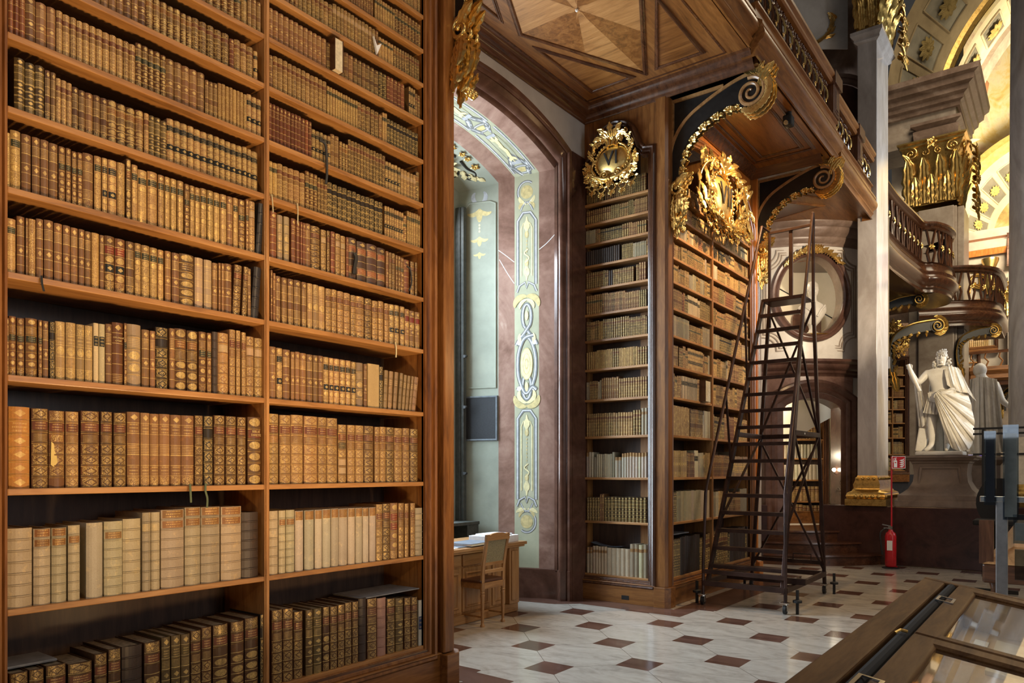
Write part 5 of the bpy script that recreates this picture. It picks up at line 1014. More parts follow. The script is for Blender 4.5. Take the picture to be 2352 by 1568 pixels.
# fascia
FASC = [(0.02, 0.0), (0.0, 0.0), (0.0, 0.05), (0.025, 0.085), (0.035, 0.09), (0.035, 0.105), (0.02, 0.12), (0.05, 0.15), (0.085, 0.17), (0.10, 0.21), (0.10, 0.25), (0.085, 0.285), (0.05, 0.30), (0.06, 0.32), (0.075, 0.33), (0.075, 0.36), (0.02, 0.40), (0.0, 0.42), (0.0, 0.55), (0.03, 0.56), (0.03, 0.58), (-0.15, 0.58)]
def gallery(label, x, y0, y1, z, newels, group):
    root = thing('gallery_balustrade', label, 'balustrade', (x, (y0 + y1) / 2, z), group)
    mm = MB(); mm.sweep([(0, y0), (0, y1)], [(-o_, h) for o_, h in FASC], lambda u, n, zz: (x + u, zz, z + n)); 
    # close the ends
    for yy in (y0, y1): mm.add([(x + o_, yy, z + h) for o_, h in FASC] + [(x - 0.15, yy, z)], [tuple(range(len(FASC) + 1))])
    mm.build('fascia', 'walnut_y', root, smooth=42)
    rail = [(-0.10, 0.98), (0.03, 0.98), (0.05, 1.0), (0.05, 1.03), (0.03, 1.04), (0.05, 1.06), (0.075, 1.08), (0.075, 1.12), (0.05, 1.14), (-0.12, 1.14)]
    mm = MB(); mm.sweep([(0, y0), (0, y1)], [(-o_, h) for o_, h in rail], lambda u, n, zz: (x + u, zz, z + n))
    for yy in (y0, y1): mm.add([(x + o_, yy, z + h) for o_, h in rail], [tuple(range(len(rail)))])
    mm.build('handrail', 'walnut_y', root, smooth=42)
    for yn in newels:
        mm = MB(); mm.box(x - 0.13, x + 0.055, yn - 0.16, yn + 0.16, z + 0.58, z + 0.98); mm.box(x - 0.14, x + 0.09, yn - 0.19, yn + 0.19, z + 0.975, z + 1.15); mm.box(x + 0.055, x + 0.062, yn - 0.11, yn + 0.11, z + 0.62, z + 0.94); mm.box(x + 0.062, x + 0.07, yn - 0.07, yn + 0.07, z + 0.65, z + 0.91); mm.build('newel', 'dark_z', root, bevel=0.008)
    yy = y0 + 0.14
    while yy < y1 - 0.1:
        if all(abs(yy - yn) > 0.26 for yn in newels):
            G = FG((x - 0.03, yy, z + 0.58), (0, 1, 0), (1, 0, 0)); bl = MB()
            for q in (-1, 1):
                P = smoothpath([(q * 0.03, 0.0), (q * 0.05, 0.08), (q * 0.02, 0.17), (q * 0.045, 0.27), (q * 0.085, 0.34)], 5)
                bl.tube([G(a, 0.0, c) for a, c in P], 0.019, 6)
            for q in (-1, 1): scroll(bl, G, (q * 0.06, 0.33), 0.055, 90, 1.3, 0.016, 0.01, -q)
            b_o = bl.build('baluster', 'dark_z', root, smooth=50)
            gl = MB()
            leaf(gl, G, (0, 0.29), -90, 0.20, 0.075, 0, 0.04, 0.03, 3, 8, 0.015); flower(gl, G, (0, 0.09), 0.035, 0.03)
            gl.build('gilt_leaf', 'gold', b_o, smooth=55)
        yy += 0.27
    return root
gallery('gallery front with gilded balusters above the window niche, nearer section', -2.71, 4.30, 7.80, 6.10, [4.5], None)
gallery('gallery front with gilded balusters running over bookcase VII to the grey pilaster', -2.655, 7.82, 11.25, 6.02, [11.05], None)
gallery('last short gallery front section between bookcase VII and the grey pilaster', -2.70, 11.3, 13.86, 5.93, [12.75], None)
# consoles: black brackets with wooden edging, scroll and gilded leaves; plane frame u = out from the case, facing -y
def console(label, x0, y, group):
    th = 0.15; G = lambda u, n, z: (x0 + u, y - n, z)
    root = thing('console_bracket', label, 'bracket', (x0, y + th / 2, 4.75), group)
    inner = smoothpath([(0.075, 4.78), (0.07, 5.05), (0.13, 5.33), (0.28, 5.53), (0.50, 5.655), (0.72, 5.70), (0.86, 5.67)], 6)
    outer = smoothpath([(0.0, 4.78), (-0.02, 5.1), (0.01, 5.42), (0.16, 5.66), (0.42, 5.815), (0.72, 5.93), (0.93, 5.965), (1.05, 5.92), (1.10, 5.80)], 6)
    k = 36
    def samp(P, t_):
        f = t_ * (len(P) - 1); i = min(int(f), len(P) - 2); return Vector(P[i]).lerp(Vector(P[i + 1]), f - i)
    rows = []
    for i in range(k + 1):
        a, c = samp(outer, i / k * 0.93), samp(inner, i / k); rows.append([G(a.x, 0, a.y), G(c.x, 0, c.y), G(c.x, -th, c.y), G(a.x, -th, a.y)])
    mm = MB(); mm.grid(rows, False, True); mm.tube([G(0.93, 0.005, 5.77), G(0.93, -th - 0.005, 5.77)], 0.175, 24); mm.build('body', 'black_lacquer', root, smooth=45)
    ed = MB()
    for P, o_ in ((outer, 0.0),): ed.sweep(P, [(-0.005, -0.004), (-0.005, 0.012), (0.03, 0.014), (0.034, -0.01), (0.034, -th)], G)
    sp = [(0.93 + (0.17 - 0.145 * t_ / 46) * math.cos(math.radians(100) - 2 * PI * 2.1 * t_ / 46), 5.77 + (0.17 - 0.145 * t_ / 46) * math.sin(math.radians(100) - 2 * PI * 2.1 * t_ / 46)) for t_ in range(47)]
    for n_ in (0.012, -th - 0.012): ed.tube([G(a, n_, c) for a, c in sp], [0.026 - 0.014 * i / 46 for i in range(47)], 7)
    ed.build('scroll_edging', 'oak_y', root, smooth=45)
    spn = MB(); spn.prism([(0.0, 5.10), (0.0, 5.94), (0.60, 5.94), (0.36, 5.84), (0.12, 5.66), (0.0, 5.42)], G, -0.02, -th + 0.02); spn.build('spandrel', 'black_lacquer', root)
    sw = MB(); sw.bar(G(0.0, 0.0, 5.45), G(0.0, 0.0, 5.945), 0.035, 0.03); sw.bar(G(-0.01, 0.0, 5.94), G(0.62, 0.0, 5.94), 0.035, 0.03); sw.bar(G(-0.02, 0, 4.75), G(-0.02, 0, 5.45), 0.03, 0.03); sw.build('spandrel_edging', 'oak_y', root)
    g = MB()   # gilded parts: leaf round the scroll, garland along the belly, drop at the foot
    for a0 in range(-120, 75, 14):
        a = math.radians(a0); c = (0.93 + 0.185 * math.cos(a), 5.77 + 0.185 * math.sin(a))
        for n_ in (0.01, -th / 2, -th): leaf(g, lambda u, n, z, n_=n_: G(u, n_ + n * 0.6, z), c, a0 + 78, 0.17, 0.085, 42, 0.03, 0.035, 3, 7, 0.01)
    for n_ in (0.0, -th * 0.5, -th):
        leaf(g, lambda u, n, z, n_=n_: G(u, n_ + n, z), (1.04, 5.80), 75, 0.26, 0.14, -60, 0.04, 0.06, 3, 9, 0.0); leaf(g, lambda u, n, z, n_=n_: G(u, n_ + n, z), (1.03, 5.9), 100, 0.16, 0.1, -90, 0.04, 0.06, 3, 9, 0.0)
    for i in range(3, k - 1):
        c = samp(inner, i / k); d = (samp(inner, min(1, (i + 1) / k)) - c); a = math.degrees(math.atan2(d.y, d.x))
        if i % 4 == 0: flower(g, lambda u, n, z: G(u, n - th / 2 + 0.02, z), (c.x + 0.02, c.y - 0.02), 0.062, 0.03)
        for n_ in (-0.035, -th + 0.035):
            if i % 2: leaf(g, lambda u, n, z, n_=n_: G(u, n_ + n, z), (c.x, c.y - 0.004), a - 35, 0.095, 0.06, -45, 0.02, 0.03, 2, 6, 0.0)
            g.ball(G(c.x + 0.015, n_, c.y - 0.028), 0.015, 7, 5)
    for n_, s_ in ((0.0, 1), (-th, 1), (-th / 2, 1.2)):
        H = lambda u, n, z, n_=n_: G(u, n_ + n, z)
        leaf(g, H, (0.05, 4.90), 60, 0.22 * s_, 0.13, -50, 0.05, 0.05, 3, 9); leaf(g, H, (0.07, 4.88), -66, 0.30 * s_, 0.13, -40, 0.06, 0.08, 5, 14); leaf(g, H, (0.04, 4.84), -92, 0.44 * s_, 0.12, 10, 0.05, 0.08, 6, 18)
        scroll(g, H, (0.07, 4.90), 0.09, 90, 1.2, 0.024, 0.02, 1); leaf(g, H, (0.08, 4.62), -60, 0.16 * s_, 0.09, -80, 0.05, 0.07, 3, 10); leaf(g, H, (0.02, 4.66), -120, 0.15 * s_, 0.09, 80, 0.05, 0.07, 3, 10); leaf(g, H, (0.05, 4.76), -40, 0.16 * s_, 0.09, -70, 0.05, 0.07, 3, 10); leaf(g, H, (0.0, 4.78), -140, 0.13 * s_, 0.08, 70, 0.05, 0.07, 3, 10)
    for j in range(5): g.ball(G(0.09, -th / 2 + 0.02 * (j - 2), 4.46 - 0.02 * (j % 2)), 0.03, 8, 6)
    g.build('gilded_leafwork', 'gold', root, smooth=55)
    return root
console('gilded black console bracket at the corner between numerals VI and VII', -3.715, 8.06, 'gallery brackets')
console('gilded black console bracket beyond the VII cartouche, above the ladder', -3.715, 11.06, 'gallery brackets')
console('gilded bracket foot at the top of the near bookcase post', -3.69, 4.18, 'gallery brackets')
# ------------------------------------------------------------------ desk and chair in the niche
o = thing('writing_desk', 'light oak writing desk with panelled front inside the window niche', 'desk', (-5.35, 5.8, 0))
m = MB(); m.box(-5.80, -4.93, 4.75, 6.82, 0.765, 0.80); m.box(-5.78, -4.95, 4.77, 6.80, 0.742, 0.765); m.build('desktop', 'oak_y', o, bevel=0.007)
m = MB(); m.box(-5.74, -5.06, 4.83, 6.74, 0.09, 0.742); m.build('body', 'oak_z', o)
m = MB(); m.box(-5.77, -5.02, 4.80, 6.77, 0.0, 0.10); m.build('plinth', 'oak_y', o, bevel=0.01)
for y0, y1 in ((4.86, 5.30), (5.33, 5.80), (5.83, 6.30), (6.33, 6.56)):
    m = MB(); m.box(-5.062, -5.04, y0, y1, 0.60, 0.725); m.build('drawer', 'oak_y', o, bevel=0.008)
    m = MB(); m.box(-5.062, -5.045, y0, y1, 0.12, 0.58); m.sweep([(y0 + 0.05, 0.17), (y0 + 0.05, 0.53), (y1 - 0.05, 0.53), (y1 - 0.05, 0.17)], [(-0.02, 0.0), (-0.012, 0.012), (0, 0.015), (0.012, 0.004), (0.012, 0)], FX(-5.047), True); m.build('door', 'oak_z', o, bevel=0.004)
m = MB(); m.box(-5.08, -5.00, 6.58, 6.76, 0.10, 0.742); m.box(-5.0, -4.985, 6.61, 6.73, 0.14, 0.70); m.build('corner_pilaster', 'oak_z', o, bevel=0.008)
o = thing('desk_chair', 'oak chair with cane back tucked under the writing desk', 'chair', (-4.97, 6.0, 0))
m = MB(); m.box(-5.20, -4.775, 5.80, 6.21, 0.45, 0.475); m.build('seat', 'leather_seat', o, bevel=0.01)
m = MB(); m.box(-5.19, -5.16, 5.82, 6.19, 0.385, 0.45); m.box(-4.80, -4.77, 5.82, 6.19, 0.385, 0.45); m.box(-5.19, -4.78, 5.82, 5.845, 0.385, 0.45); m.box(-5.19, -4.78, 6.165, 6.19, 0.385, 0.45); m.build('apron', 'oak_y', o, bevel=0.004)
for x in (-5.17, -4.785):
    for y in (5.835, 6.175):
        m = MB(); m.lathe([(0.0, 0.0), (0.022, 0.0), (0.024, 0.018), (0.014, 0.03), (0.015, 0.05), (0.021, 0.30), (0.026, 0.325), (0.019, 0.335), (0.026, 0.35), (0.019, 0.36), (0.024, 0.375), (0.024, 0.45)], (x, y, 0), 12); m.build('leg', 'oak_z', o, smooth=50)
for y in (5.835, 6.175):
    m = MB(); rows = []
    P = smoothpath([(-4.785, 0.45), (-4.775, 0.62), (-4.745, 0.80), (-4.715, 0.94)], 5)
    for x, z in P: rows.append([(x - 0.013, y - 0.02, z), (x + 0.013, y - 0.02, z), (x + 0.013, y + 0.02, z), (x - 0.013, y + 0.02, z)])
    m.grid(rows, False, True); m.build('back_stile', 'oak_z', o, bevel=0.003)
m = MB(); rows = []
for i in range(15):
    t_ = i / 14; y = 5.815 + 0.38 * t_; c = 0.035 * math.exp(-((t_ - 0.5) / 0.16) ** 2) + 0.018 * (abs(2 * t_ - 1) > 0.8) - 0.012 * math.cos(4 * PI * t_)
    rows.append([(-4.74, y, 0.885), (-4.71, y, 0.885), (-4.705, y, 0.94 + c), (-4.735, y, 0.94 + c)])
m.grid(rows, False, True); m.build('top_rail', 'oak_y', o, smooth=50)
for z in (0.56, 0.64): m = MB(); m.box(-4.795, -4.765, 5.85, 6.16, z - 0.017, z + 0.017); m.build('back_rail', 'oak_y', o, bevel=0.004)
m = MB(); m.add([(-4.775, 5.855, 0.655), (-4.775, 6.155, 0.655), (-4.730, 6.155, 0.89), (-4.730, 5.855, 0.89), (-4.768, 5.855, 0.655), (-4.768, 6.155, 0.655), (-4.723, 6.155, 0.89), (-4.723, 5.855, 0.89)], [(0, 1, 2, 3), (7, 6, 5, 4), (0, 4, 5, 1), (3, 2, 6, 7)]); m.build('cane_panel', 'cane', o)
m = MB()
for y in (5.835, 6.175): m.bar((-5.17, y, 0.10), (-4.785, y, 0.10), 0.018)
m.bar((-4.98, 5.835, 0.10), (-4.98, 6.175, 0.10), 0.018); m.build('stretcher', 'oak_y', o)
# things on the desk
def slab(name, label, cat, cx, cy_, z, a, sx, sy, sz, mat, page=None, group=None):
    o = thing(name, label, cat, (cx, cy_, z), group); ca, sa = math.cos(a), math.sin(a)
    G = lambda u, n, zz: (cx + u * ca - n * sa, cy_ + u * sa + n * ca, z + zz)
    m = MB()
    if page:
        m.fbox(G, -sx / 2, sx / 2, -sy / 2, sy / 2, 0, 0.004); m.fbox(G, -sx / 2, sx / 2, -sy / 2, sy / 2, sz - 0.004, sz); m.fbox(G, -sx / 2, -sx / 2 + 0.006, -sy / 2, sy / 2, 0, sz); m.build('cover', mat, o, bevel=0.0015)
        m = MB(); m.fbox(G, -sx / 2 + 0.006, sx / 2 - 0.006, -sy / 2 + 0.005, sy / 2 - 0.005, 0.004, sz - 0.004); m.build('page_block', page, o)
    else: m.fbox(G, -sx / 2, sx / 2, -sy / 2, sy / 2, 0, sz); m.build('sheet_stack', mat, o, bevel=0.002)
    return o
o = slab('archive_box', 'pale lidded archive box at the far end of the writing desk', 'box', -5.18, 6.52, 0.80, 0.12, 0.40, 0.42, 0.075, 'paper')
m = MB(); m.box(-5.30, -5.04, 6.34, 6.68, 0.875, 0.895); m.build('lid', 'paper', o, bevel=0.004)
slab('folder', 'thick slate blue folder lying in the middle of the desk', 'folder', -5.13, 6.05, 0.808, 0.1, 0.32, 0.42, 0.028, 'folder_blue', 'paper')
slab('folder', 'flat blue folder underneath the slate folder on the desk', 'folder', -5.20, 5.98, 0.8, -0.06, 0.40, 0.50, 0.008, 'folder_blue')
slab('document', 'loose white sheets spread between the book and the folders', 'paper', -5.12, 5.64, 0.80, 0.2, 0.24, 0.30, 0.006, 'paper')
slab('document', 'small white sheet lying beside the blue folder on the desk', 'paper', -5.28, 5.68, 0.80, -0.25, 0.24, 0.30, 0.006, 'paper')
slab('book', 'closed dark blue book on the near end of the desk', 'book', -5.12, 5.36, 0.80, 0.1, 0.24, 0.30, 0.04, 'folder_blue', 'paper')
slab('document', 'white sheet on the dark sill of the niche window', 'paper', -6.12, 6.62, 0.96, 0.1, 0.12, 0.18, 0.02, 'paper')

# ------------------------------------------------------------------ rolling library ladder
o = thing('rolling_ladder', 'tall dark metal rolling library ladder in front of bookcase VII', 'ladder', (-3.0, 9.2, 0))
A, B_, C_, D_ = (-3.485, 8.42, 0), (-2.515, 8.40, 0), (-2.53, 10.12, 0), (-3.485, 10.12, 0)
def at(p, z): return (p[0], p[1], z)
TL, TR = (-3.185, 9.70, 3.83), (-2.665, 9.66, 3.80); BL, BR_ = (-3.45, 8.47, 0.26), (-2.56, 8.45, 0.26)
KL, KR = (-3.21, 10.02, 3.83), (-2.64, 10.0, 3.80)
m = MB()
for p, q in ((A, B_), (B_, C_), (C_, D_), (D_, A)): m.bar(at(p, 0.26), at(q, 0.26), 0.045, 0.06)
m.bar(at(A, 0.40), at(B_, 0.40), 0.04, 0.05); m.bar((-3.3, 8.72, 0.33), (-2.4 + 0.02, 8.72, 0.33), 0.05, 0.07); m.bar((-3.0, 8.42, 0.24), (-2.53, 9.0, 0.24), 0.035, 0.035); m.bar((-2.53, 9.0, 0.33), (-2.53, 8.72, 0.33), 0.04, 0.05)
m.bar(at(D_, 0.40), at(C_, 0.40), 0.04, 0.05); m.build('base_frame', 'ladder_metal', o, bevel=0.003)
for p, q in ((BL, TL), (BR_, TR)):
    m = MB(); m.bar(p, q, 0.035, 0.075, (0, -1, 0.4)); m.build('stringer', 'ladder_metal', o, bevel=0.004)
NS = 17
for i in range(1, NS + 1):
    t_ = i / NS; p = Vector(BL).lerp(Vector(TL), t_); q = Vector(BR_).lerp(Vector(TR), t_)
    m = MB(); m.box(p.x, q.x, p.y - 0.045, p.y + 0.07, p.z - 0.02, p.z + 0.012); m.box(p.x, q.x, p.y - 0.048, p.y - 0.035, p.z - 0.032, p.z + 0.012); m.build('step', 'ladder_metal', o, bevel=0.003)
m = MB(); m.box(TL[0], TR[0], 9.68, 10.03, 3.80, 3.835); m.build('platform', 'ladder_metal', o, bevel=0.004)
for p, k in ((D_, KL), (C_, KR)):
    m = MB(); m.bar(at(p, 0.12), k, 0.042, 0.042); m.build('rear_leg', 'ladder_metal', o, bevel=0.004)
HL, HR = (-3.265, 9.86, 4.86), (-2.605, 9.84, 4.90)
for p, h, k, st in ((A, HL, KL, BL), (B_, HR, KR, BR_)):
    m = MB(); bend = (p[0] + (0.03 if p is A else -0.005), p[1] + 0.0, 1.34)
    m.tube([at(p, 0.12), at(p, 0.5), bend, (bend[0], bend[1] + 0.03, 1.42), h], 0.020, 8); m.tube([h, (k[0], k[1], h[2] - 0.04), (k[0], k[1], k[2] - 0.3)], 0.020, 8)
    m.build('handrail', 'ladder_metal', o, smooth=45)
    m = MB(); v = Vector(h) - Vector(bend)
    for t_ in (0.34, 0.68): q = Vector(bend) + v * t_; s_ = Vector(BL if p is A else BR_).lerp(Vector(TL if p is A else TR), t_ * 0.86 + 0.10); m.bar(q, s_, 0.022, 0.022)
    m.build('rail_strut', 'ladder_metal', o)
m = MB(); m.bar((KL[0], KL[1], 4.80), (KR[0], KR[1], 4.80), 0.035, 0.035); m.bar((-2.93, 10.03, 3.83), (-2.93, 10.03, 4.80), 0.05, 0.03); m.build('guard_rail', 'ladder_metal', o, bevel=0.003)
def legat(p, k, z): return tuple(Vector(at(p, 0.12)).lerp(Vector(k), (z - 0.12) / (k[2] - 0.12)))
m = MB()
zm = 2.06
a, c = legat(D_, KL, zm), legat(C_, KR, zm); sl = Vector(BL).lerp(Vector(TL), (zm - 0.26) / 3.57); sr = Vector(BR_).lerp(Vector(TR), (zm - 0.26) / 3.54)
m.bar(a, c, 0.04, 0.06); m.bar(sl, a, 0.04, 0.06); m.bar(sr, c, 0.04, 0.06); m.build('middle_frame', 'ladder_metal', o, bevel=0.003)
m = MB(); g_ = MB(); g_.box(sr[0] - 0.002, sr[0] + 0.03, 9.4, 9.43, 2.05, 2.07); g_.build('name_plate', 'sign_white', o)
for z0, z1 in ((0.3, 2.0), (2.1, 3.75)):
    m.bar(legat(D_, KL, z0), legat(C_, KR, z1), 0.024, 0.024); m.bar(legat(C_, KR, z0), legat(D_, KL, z1), 0.024, 0.024)
m.bar(sr, legat(C_, KR, 0.36), 0.024, 0.024); m.bar(tuple(Vector(BR_).lerp(Vector(TR), 0.2)), c, 0.024, 0.024); m.bar(tuple(Vector(BR_).lerp(Vector(TR), 0.83)), c, 0.024, 0.024); m.bar(tuple(Vector(BL).lerp(Vector(TL), 0.2)), a, 0.024, 0.024)
m.build('cross_brace', 'ladder_metal', o)
m = MB(); P = [(-2.93, 10.12, 0.40), (-2.93, 10.12, 0.50), (-2.70, 10.12, 0.50), (-2.70, 10.12, 0.40)]; m.tube(P, 0.011, 6); m.build('pull_handle', 'ladder_metal', o)
for p in (A, B_, C_, D_):
    m = MB(); m.box(p[0] - 0.05, p[0] + 0.05, p[1] - 0.05, p[1] + 0.05, 0.118, 0.13); m.lathe([(0.0, 0.10), (0.022, 0.10), (0.022, 0.12), (0.0, 0.12)], (p[0], p[1], 0), 12); m.box(p[0] - 0.026, p[0] - 0.020, p[1] - 0.03, p[1] + 0.02, 0.035, 0.105); m.box(p[0] + 0.020, p[0] + 0.026, p[1] - 0.03, p[1] + 0.02, 0.035, 0.105); m.box(p[0] - 0.026, p[0] + 0.026, p[1] - 0.03, p[1] + 0.02, 0.1, 0.106)
    c_ = m.build('caster', 'chrome', o, bevel=0.002)
    m = MB(); m.tube([(p[0] - 0.016, p[1] - 0.01, 0.052), (p[0] + 0.016, p[1] - 0.01, 0.052)], 0.05, 18); m.build('wheel', 'rubber', c_, smooth=40)
for x, y in ((B_[0] + 0.11, B_[1] + 0.07), (A[0] - 0.10, A[1] + 0.05), (C_[0] + 0.11, C_[1] + 0.03), (D_[0] - 0.1, D_[1])):
    m = MB(); m.bar((x, y, 0.0), (x, y, 0.27), 0.028, 0.028); m.lathe([(0.0, 0.13), (0.05, 0.13), (0.05, 0.155), (0.02, 0.165), (0.0, 0.165)], (x, y, 0), 14); m.build('stabiliser', 'rubber', o)

# ------------------------------------------------------------------ glass display case close to the camera
SL = -0.172
o = thing('display_case', 'long wooden display case with sloping glass top in the near corner', 'display case', (0.05, 3.2, 0))
X0, Y1 = -0.645, 4.72
def top(x): return 1.0 + (x - X0) * SL
FT = lambda u, n, z: (X0 + u, z, 1.0 + u * SL + n)    # u across, z along the case, n above the slope
m = MB(); m.box(X0 + 0.03, 0.78, 1.35, Y1 - 0.03, 0.0, 0.46); m.build('cabinet', 'case_wood', o, bevel=0.01)
m = MB(); m.box(X0, X0 + 0.02, 1.3, Y1, 0.44, 0.98); m.add([(X0, Y1 - 0.02, 0.44), (0.8, Y1 - 0.02, 0.44), (0.8, Y1 - 0.02, top(0.8) - 0.03), (X0, Y1 - 0.02, 0.97), (X0, Y1, 0.44), (0.8, Y1, 0.44), (0.8, Y1, top(0.8) - 0.03), (X0, Y1, 0.97)], [(0, 1, 2, 3), (7, 6, 5, 4), (0, 4, 5, 1), (3, 2, 6, 7), (1, 5, 6, 2), (0, 3, 7, 4)]); m.build('upper_wall', 'case_wood', o)
m = MB(); m.fbox(FT, 0.0, 0.105, -0.045, 0.0, 1.3, Y1 + 0.01); m.build('top_rail', 'case_wood', o, bevel=0.008)
m = MB(); m.fbox(FT, 0.105, 0.165, -0.06, -0.028, 1.3, Y1 - 0.02); m.tube([FT(0.135, -0.02, 1.35), FT(0.135, -0.02, Y1 - 0.03)], 0.022, 10); m.build('hinge_seal', 'felt_black', o)
m = MB(); m.fbox(FT, 0.0, 1.44, -0.05, 0.004, Y1 - 0.045, Y1 + 0.012); m.build('end_rail', 'case_wood', o, bevel=0.01)
for y0, y1 in ((1.32, 3.20), (3.235, Y1 - 0.06)):
    m = MB(); m.sweep([(0.245, y0 + 0.07), (0.245, y1 - 0.07), (1.36, y1 - 0.07), (1.36, y0 + 0.07)], [(-0.012, -0.030), (-0.012, -0.012), (0.0, 0.0), (0.070, 0.004), (0.078, -0.004), (0.078, -0.03)], FT, True); fr = m.build('lid_frame', 'case_wood', o, smooth=40)
    m = MB(); m.fbox(FT, 0.24, 1.365, -0.022, -0.016, y0 + 0.065, y1 - 0.065); m.build('glass', 'case_glass', fr)
m = MB(); m.fbox(FT, 0.19, 1.42, -0.23, -0.215, 1.36, Y1 - 0.04); m.fbox(FT, 0.185, 0.195, -0.215, -0.03, 1.36, Y1 - 0.04); m.fbox(FT, 0.19, 1.42, -0.215, -0.03, Y1 - 0.06, Y1 - 0.05); m.build('lining', 'case_lining', o)
m = MB(); m.box(0.78, 0.80, 1.3, Y1, 0.44, top(0.8) - 0.02); m.build('front_wall', 'case_wood', o)
for y in (2.3, 4.05):
    m = MB(); m.sweep([(0.15, y), (0.15, y + 0.11), (0.20, y + 0.11), (0.20, y)], [(0, 0.004), (0, 0.010), (0.012, 0.010), (0.012, 0.004)], FT, True); m.build('hinge', 'chrome', o)
m = MB(); m.tube([FT(0.12, 0.004, 3.12), FT(0.135, 0.016, 3.14), FT(0.155, 0.012, 3.16)], 0.006, 6); m.build('catch', 'gold_old', o)
def inlay(name, label, cat, u0, u1, y0, y1, mat, th=0.012, lift=-0.214):
    mm = MB(); mm.fbox(FT, u0, u1, lift, lift + th, y0, y1); ob = mm.build(name, mat, loc=FT((u0 + u1) / 2, lift, (y0 + y1) / 2), bevel=0.002); return tag(ob, label, cat)
inlay('manuscript', 'large open manuscript page near the far end of the display case', 'manuscript', 0.36, 0.66, 3.75, 4.45, 'paper_cream', 0.02)
inlay('manuscript', 'second manuscript page nearer the crossbar of the display case', 'manuscript', 0.72, 1.10, 3.5, 4.4, 'paper_cream', 0.02)
inlay('caption_card', 'small white caption card beside the far manuscript in the case', 'card', 0.27, 0.33, 4.3, 4.42, 'paper', 0.004)
inlay('manuscript', 'bright yellowish document lying under the nearer glass of the case', 'manuscript', 0.42, 0.9, 2.35, 3.0, 'page_pale', 0.015)
inlay('manuscript', 'pale sheet lying nearest the camera inside the display case', 'manuscript', 0.32, 0.8, 1.6, 2.15, 'case_lining', 0.015)
area('case_fill', (-0.43, 4.0, 0.93), (0.6, 4.0, 0.55), 1.2, 0.03, 1.6, (1.0, 0.84, 0.58)); area('case_fill', (-0.43, 2.3, 0.93), (0.6, 2.3, 0.55), 1.4, 0.03, 1.2, (1.0, 0.84, 0.58))  # added strips that brighten the inside of the case
m = MB(); m.box(0.02, 0.60, 3.225, 3.26, 0.795, 0.815); m.build('crossbar_strip', 'gold_old', o)

# steel information stand with acrylic holders
o = thing('information_stand', 'slim grey steel information stand with clear acrylic leaflet holders', 'stand', (-0.37, 6.22, 0))
m = MB(); m.box(-0.405, -0.335, 6.20, 6.25, 0.02, 1.42); m.build('post', 'steel_post', o, bevel=0.006)
m = MB(); m.box(-0.56, -0.18, 6.05, 6.40, 0.0, 0.02); m.build('foot_plate', 'steel_post', o, bevel=0.004)
m = MB(); m.box(-0.50, -0.22, 6.19, 6.25, 1.38, 1.42); m.build('arm', 'chrome', o, bevel=0.004)
for x0, x1, y, z0, z1 in ((-0.47, -0.40, 6.15, 1.36, 1.88), (-0.36, -0.27, 6.16, 1.26, 1.92), (-0.30, -0.22, 6.14, 1.10, 1.30)):
    m = MB(); m.box(x0, x1, y - 0.02, y - 0.012, z0, z1); m.box(x0, x1, y + 0.03, y + 0.036, z0, z1); h_ = m.build('leaflet_holder', 'acrylic', o)
    m = MB(); m.box(x0 + 0.01, x1 - 0.01, y + 0.0, y + 0.012, z0 + 0.02, z1 - 0.06); m.build('leaflet', 'navy_cloth' if x0 < -0.4 else 'paper_cream', h_)
m = MB(); m.box(-0.29, -0.23, 6.11, 6.118, 0.85, 1.06); m.box(-0.29, -0.23, 6.15, 6.158, 0.85, 1.06); m.build('leaflet_holder', 'acrylic', o)
# dark low showcase behind it
o = thing('showcase', 'dark low showcase with slanted glass standing behind the information stand', 'showcase', (-0.1, 9.6, 0))
m = MB(); m.box(-0.72, 0.6, 9.2, 10.2, 0.42, 0.62); m.build('base', 'dark_x', o, bevel=0.02)
for x in (-0.62, 0.5):
    for y in (9.3, 10.1): m = MB(); m.lathe([(0.0, 0.0), (0.05, 0.0), (0.06, 0.06), (0.03, 0.12), (0.06, 0.22), (0.03, 0.34), (0.05, 0.42)], (x, y, 0), 12); m.build('leg', 'dark_z', o, smooth=50)
m = MB(); m.add([(-0.72, 9.2, 0.62), (0.6, 9.2, 0.62), (0.6, 10.2, 0.62), (-0.72, 10.2, 0.62), (-0.45, 9.35, 0.80), (0.55, 9.35, 0.80), (0.55, 10.1, 1.05), (-0.45, 10.1, 1.05)], [(0, 1, 5, 4), (1, 2, 6, 5), (2, 3, 7, 6), (3, 0, 4, 7), (4, 5, 6, 7)]); m.build('glass_top', 'oak_y', o, bevel=0.015)
m = MB(); m.box(-0.75, -0.62, 9.22, 9.26, 0.62, 1.08); m.build('side_board', 'dark_z', o)
